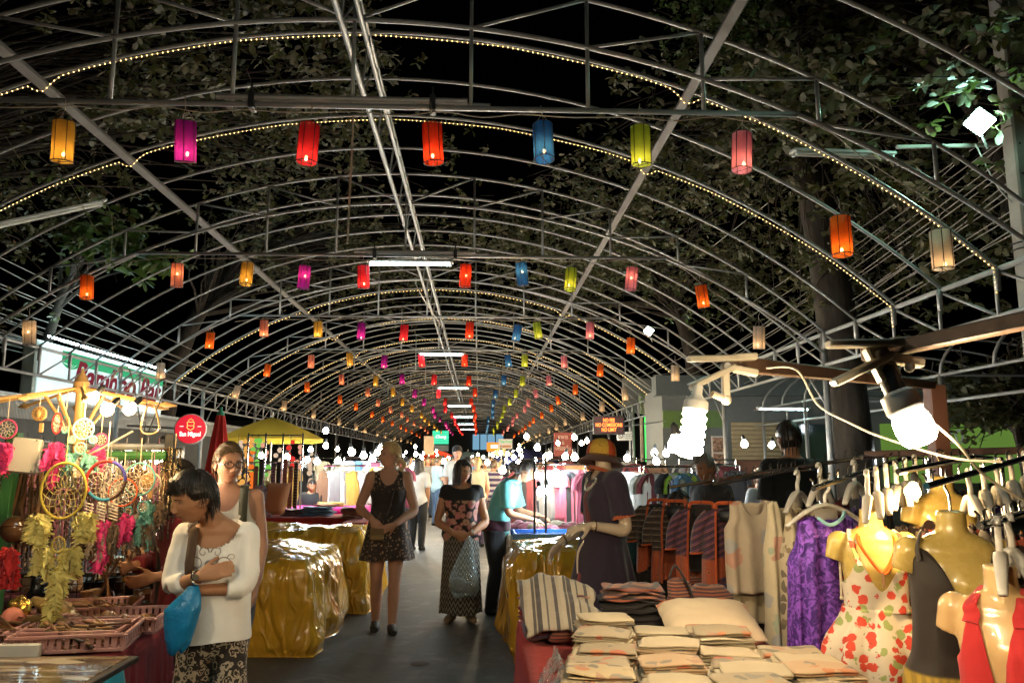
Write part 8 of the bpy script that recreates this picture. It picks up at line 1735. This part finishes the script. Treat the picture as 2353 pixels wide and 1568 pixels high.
# cotton ball light strings under the yellow parasol
BALL = {c: glow('cotton_ball_' + c, q, .5, False) for c, q in (('amber', (.75, .36, .08)), ('orange', (.8, .16, .02)), ('green', (.18, .5, .08)), ('cream', (.7, .5, .34)), ('red', (.7, .04, .03)), ('peach', (.75, .34, .22)))}
strs = [(548, 'cream', 1012, 9), (567, 'amber', 1015, 10), (580, 'orange', 1010, 11), (594, 'green', 1010, 9), (612, 'peach', 1025, 4), (640, 'cream', 1030, 5), (668, 'red', 1015, 5), (690, 'peach', 1025, 5), (712, 'cream', 1040, 6), (733, 'amber', 1105, 5), (742, 'orange', 1095, 6), (752, 'red', 1098, 4), (760, 'cream', 1090, 5), (602, 'green', 1075, 5), (586, 'orange', 1100, 5)]
for i, (px, cn, py, n) in enumerate(strs):
    c = at(px, py, 12.6); t = thing('ball_light_string', '%s cotton ball light string, %s hanging at the yellow parasol stall' % (cn, cnm[[s_[1] for s_ in strs[:i + 1]].count(cn) - 1]), 'light string', c, group='cotton ball light strings'); MB().tube([c + Vector((0, 0, .1)), c + Vector((0, 0, -.09 * n))], .004, 4).build('cord', DARKW, t)
    for j in range(n):
        for s_ in (-1, 1) if cn in ('amber', 'green') else (0,): MB().ball(c + Vector((s_ * .05 + random.uniform(-.05, .05), random.uniform(-.03, .03), -.085 * j + random.uniform(-.03, .03))), random.uniform(.034, .046), 10, 7).build('ball', BALL[cn], t)
# striped belts and bags hanging on frames
for i, (px, cn) in enumerate(((628, 'orange'), (640, 'black'), (655, 'orange'), (668, 'ochre'), (680, 'orange'), (600, 'black'), (588, 'orange'))):
    p = at(px, 1085, 11.0); o = MB(); o.box(p + Vector((0, 0, -.22)), (.06, .02, .62 + .1 * (i % 3)), (0, 0, random.uniform(-.4, .4)), .006); o.build('woven_belt', (EMB[0], BLKC, ORP, ORP, EMB[1], BLKC, ORP)[i], label='woven hanging belt, %s in the row by the cushions' % cnm[i], cat='belt', group='woven belts by the cushions')
fr_ = thing('display_frame', 'tall chrome display frame holding the woven belts', 'display frame', at(640, 1200, 11.05)); fr_.location.z = 0
for px in (566, 606, 646, 692): p = at(px, 1100, 11.05); MB().tube([(p.x, p.y, 0), (p.x, p.y, 1.95)], .012, 6).build('upright', CHROME, fr_)
a, b = at(566, 1040, 11.05), at(692, 1040, 11.05)
for z in (1.45, 1.55, 1.92): MB().tube([(a.x, a.y, z), (b.x, b.y, z)], .010, 6).build('cross_bar', CHROME, fr_)
MB().box((-5.0, 9.5, 1.35), (.9, .05, .8), None, .01).build('poster_board', print_mat('poster_print', (.10, .12, .14), [(.05, .2, .5), (.6, .45, .1), (.5, .5, .45)], 6, .5), label='bright blue and yellow poster board under the round drink sign', cat='poster')
# ------------------------------------------------------------ bulbs down the lane
bl = [(360, 1048, 4.6, 'w', 7), (705, 1056, 11.6, 'c', 8), (728, 1060, 11.5, 'c', 8), (776, 1058, 11.3, 'w', 7), (808, 1038, 13, 'w', 5), (835, 1046, 14.5, 'c', 6), (856, 1054, 14.2, 'c', 6), (866, 1040, 16, 'c', 8), (890, 1038, 18, 'c', 12), (948, 1072, 17, 'c', 8), (955, 1043, 22, 'w', 10), (968, 1052, 21, 'w', 10), (985, 1058, 24, 'w', 8), (1005, 1048, 26, 'w', 10), (1030, 1052, 30, 'w', 10), (1048, 1043, 33, 'w', 10), (1085, 1050, 36, 'w', 10), (1098, 1044, 40, 'w', 12), (1110, 1050, 36, 'w', 10), (1132, 1046, 30, 'w', 12), (1150, 1040, 26, 'w', 12), (1166, 1043, 24, 'w', 12), (1180, 1050, 22, 'w', 10), (1196, 1047, 20, 'w', 12), (1234, 1028, 15, 'w', 16), (1254, 1050, 14, 'w', 14), (1262, 1046, 16, 'w', 12), (1298, 1048, 11, 'c', 14), (1217, 1074, 10.5, 'w', 18), (1229, 1092, 10, 'c', 8), (1154, 1080, 13, 'w', 8), (1242, 1130, 8.1, 'c', 6), (1258, 1126, 8.2, 'c', 5), (1278, 1085, 10.8, 'c', 8), (1440, 1052, 10.5, 'w', 14), (1503, 1040, 10.2, 'w', 12), (1530, 1041, 10, 'c', 12), (1508, 1060, 9.8, 'c', 12), (1710, 1020, 9.5, 'w', 5), (2165, 945, 16, 'c', 4), (1808, 1016, 12, 'c', 2), (1772, 1022, 11, 'c', 2), (1970, 1008, 14, 'c', 2), (2010, 1045, 13, 'c', 2), (1020, 1060, 19, 'w', 8), (1120, 1062, 18, 'w', 8), (915, 1050, 19, 'c', 8), (1190, 1066, 14, 'w', 8), (1320, 1050, 13, 'w', 8), (1390, 1054, 12, 'w', 8), (660, 1050, 12, 'w', 5), (600, 1046, 12.2, 'w', 5)]
for i, (px, py, D, cw, pw) in enumerate(bl): bulb('bare glowing bulb over the stalls down the lane' if D > 12.5 else 'bare %s glowing bulb over the middle stalls' % ('warm' if cw == 'w' else 'cool white'), at(px, py, D), .042 if D < 12.5 else .058, pw * PB * (1.6 if D > 12.5 else 1), WARMW if cw == 'w' else COOL, 60, (random.uniform(-.3, .3), .2, 1), group='bare bulbs over the stalls')
for i in range(64):
    sd = i % 2; Y = 15 + i * .85 + random.uniform(-.5, .5); bulb('bare glowing bulb over the stalls down the lane', ((1.0 if sd else -2.0) + (1 if sd else -1) * random.uniform(0, 2.0), Y, 1.75 + random.uniform(-.15, .4)), .055, (40 if i % 6 < 2 else 0) * PB, WARMW if random.random() < .7 else COOL, 60, (0, .2, 1), group='bare bulbs over the stalls')
# ------------------------------------------------------------ people down the lane
def crowd(label, px, D, h, rz, hm, hs_, sk, top, trgb, bot, brgb, **kw): return simple(label, px, D, h, R(rz), hm, hs_, sk, top, trgb, bot, brgb, vox=kw.pop('vox', .015), lod=0, **kw)
crowd('woman in a white tee and black trousers with long dark hair, seen from behind', 955, 14.5, 1.62, 165, BLKH, 'crop', SKIN_A, 'tee', (.55, .54, .52), 'trousers', (.02, .02, .02), long_=.3, seed=1)
crowd('man in a pale blue shirt and jeans looking at a stall', 1000, 20, 1.72, 120, BRNH, 'crop', SKIN_W, 'shirt', (.22, .34, .40), 'jeans', (.05, .09, .16), fem=0, arms=(((-.05, -.02, -.26), (.02, -.24, -.24)), ((.05, -.02, -.26), (-.02, -.24, -.24))), seed=2)
pb_, fb_, Mb_ = crowd('tall man in a white tee and black beanie', 1046, 16, 1.86, 10, BLKH, 'crop', SKIN_W, 'tee', (.55, .54, .5), 'trousers', (.12, .10, .08), fem=0, seed=3)
bn = MB().lathe([(.093, .03), (.096, .06), (.085, .105), (.05, .138), (.001, .148)], (0, .012, 0), 20, caps=(False, True)); bn.v = [tuple(Mb_ @ Vector(p)) for p in bn.v]; bn.build('beanie', cloth('black_knit', (.015, .015, .016)), pb_, world=False)
crowd('blonde woman with a ponytail in a beige vest, seen from behind', 1094, 15, 1.66, 190, BLNH, 'tail', SKIN_W, 'vest', (.45, .38, .26), 'trousers', (.05, .04, .07), tank=True, seed=4)
crowd('person in a purple and white striped polo shirt', 1131, 16.5, 1.60, 150, BRNH, 'crop', SKIN_A, 'polo_shirt', stripes('polo_stripe', [(0, (.5, .46, .38)), (.5, (.06, .025, .10))], 'Z', 9), 'trousers', (.1, .08, .06), fem=0, seed=5)
crowd('woman in a pink blouse with her hair in a bun', 1180, 12.4, 1.56, 200, BLKH, 'bun', SKIN_A, 'blouse', (.55, .07, .2), 'trousers', (.03, .03, .03), sleeve=1.5, seed=6)
crowd('man in a dark shirt seen from behind near the shop front', 1838, 5.9, 1.86, 184, BLKH, 'crop', SKIN_A, 'shirt', (.016, .018, .018), 'trousers', (.03, .03, .03), fem=0, w=1.1, seed=7, vox=.012)
crowd('grey capped man looking down behind the spiral lamp', 1643, 6.6, 1.62, -60, GRYH, 'crop', SKIN_D, 'shirt', (.05, .05, .055), 'trousers', (.03, .03, .03), fem=0, pitch=R(15), seed=8)
crowd('seated shopper in a pale shirt by the shop front', 1758, 9, 1.48, 30, BRNH, 'bun', SKIN_W, 'shirt', (.4, .42, .44), 'trousers', (.05, .05, .06), seed=9)
crowd('seated stall keeper with dark hair behind the magenta table', 704, 12.1, 1.30, 20, BLKH, 'crop', SKIN_D, 'shirt', (.015, .015, .016), 'trousers', (.02, .02, .02), pitch=R(15), seed=10)
crowd('crouching man in dark teal behind the mannequin', 1452, 6.15, 1.5, 70, BLKH, 'crop', SKIN_D, 'jacket', (.015, .05, .06), 'trousers', (.02, .03, .035), fem=0, lean=R(62), sleeve=1.6, arms=(((-.02, -.1, -.22), (.0, -.25, -.35)), ((.02, -.1, -.22), (.0, -.25, -.35))), seed=11)
tops = [('white', .55), ('grey', 0), ('maroon', 0), ('blue', 0), ('cream', 0), ('black', 0), ('olive', 0), ('pink', 0), ('orange', 0)]
for i, (px, D, h, rz) in enumerate(((925, 17.5, 1.66, 170), (978, 23, 1.7, 20), (1022, 24, 1.68, 180), (1070, 21, 1.7, 190), (1112, 22, 1.62, 10), (1150, 20, 1.6, 160), (938, 21, 1.7, 30), (1085, 27, 1.74, 0), (990, 29, 1.7, 170), (1060, 25, 1.66, 190), (1125, 26, 1.7, 0), (965, 26, 1.62, 180), (1100, 19, 1.6, 175), (1038, 31, 1.72, 20))):
    cn = (tops + tops)[i][0]; crowd('distant shopper in a %s top, %s from the dreamcatcher side' % (cn, ('first', 'third', 'fifth', 'sixth', 'eighth', 'ninth', 'second', 'seventh', 'fourth', 'tenth', 'twelfth', 'eleventh', 'thirteenth', 'fourteenth')[i]), px, D, h, rz, (BLKH, BRNH, BLNH)[i % 3], 'crop', (SKIN_A, SKIN_W)[i % 2], 'top', DC[cn], 'trousers', ((.03, .03, .04), (.05, .08, .13), (.1, .08, .06))[i % 3], fem=i % 2, long_=.22 if i % 2 else 0, seed=20 + i, group='shoppers far down the lane', vox=.02)
bpy.data.scenes.remove(WORK)
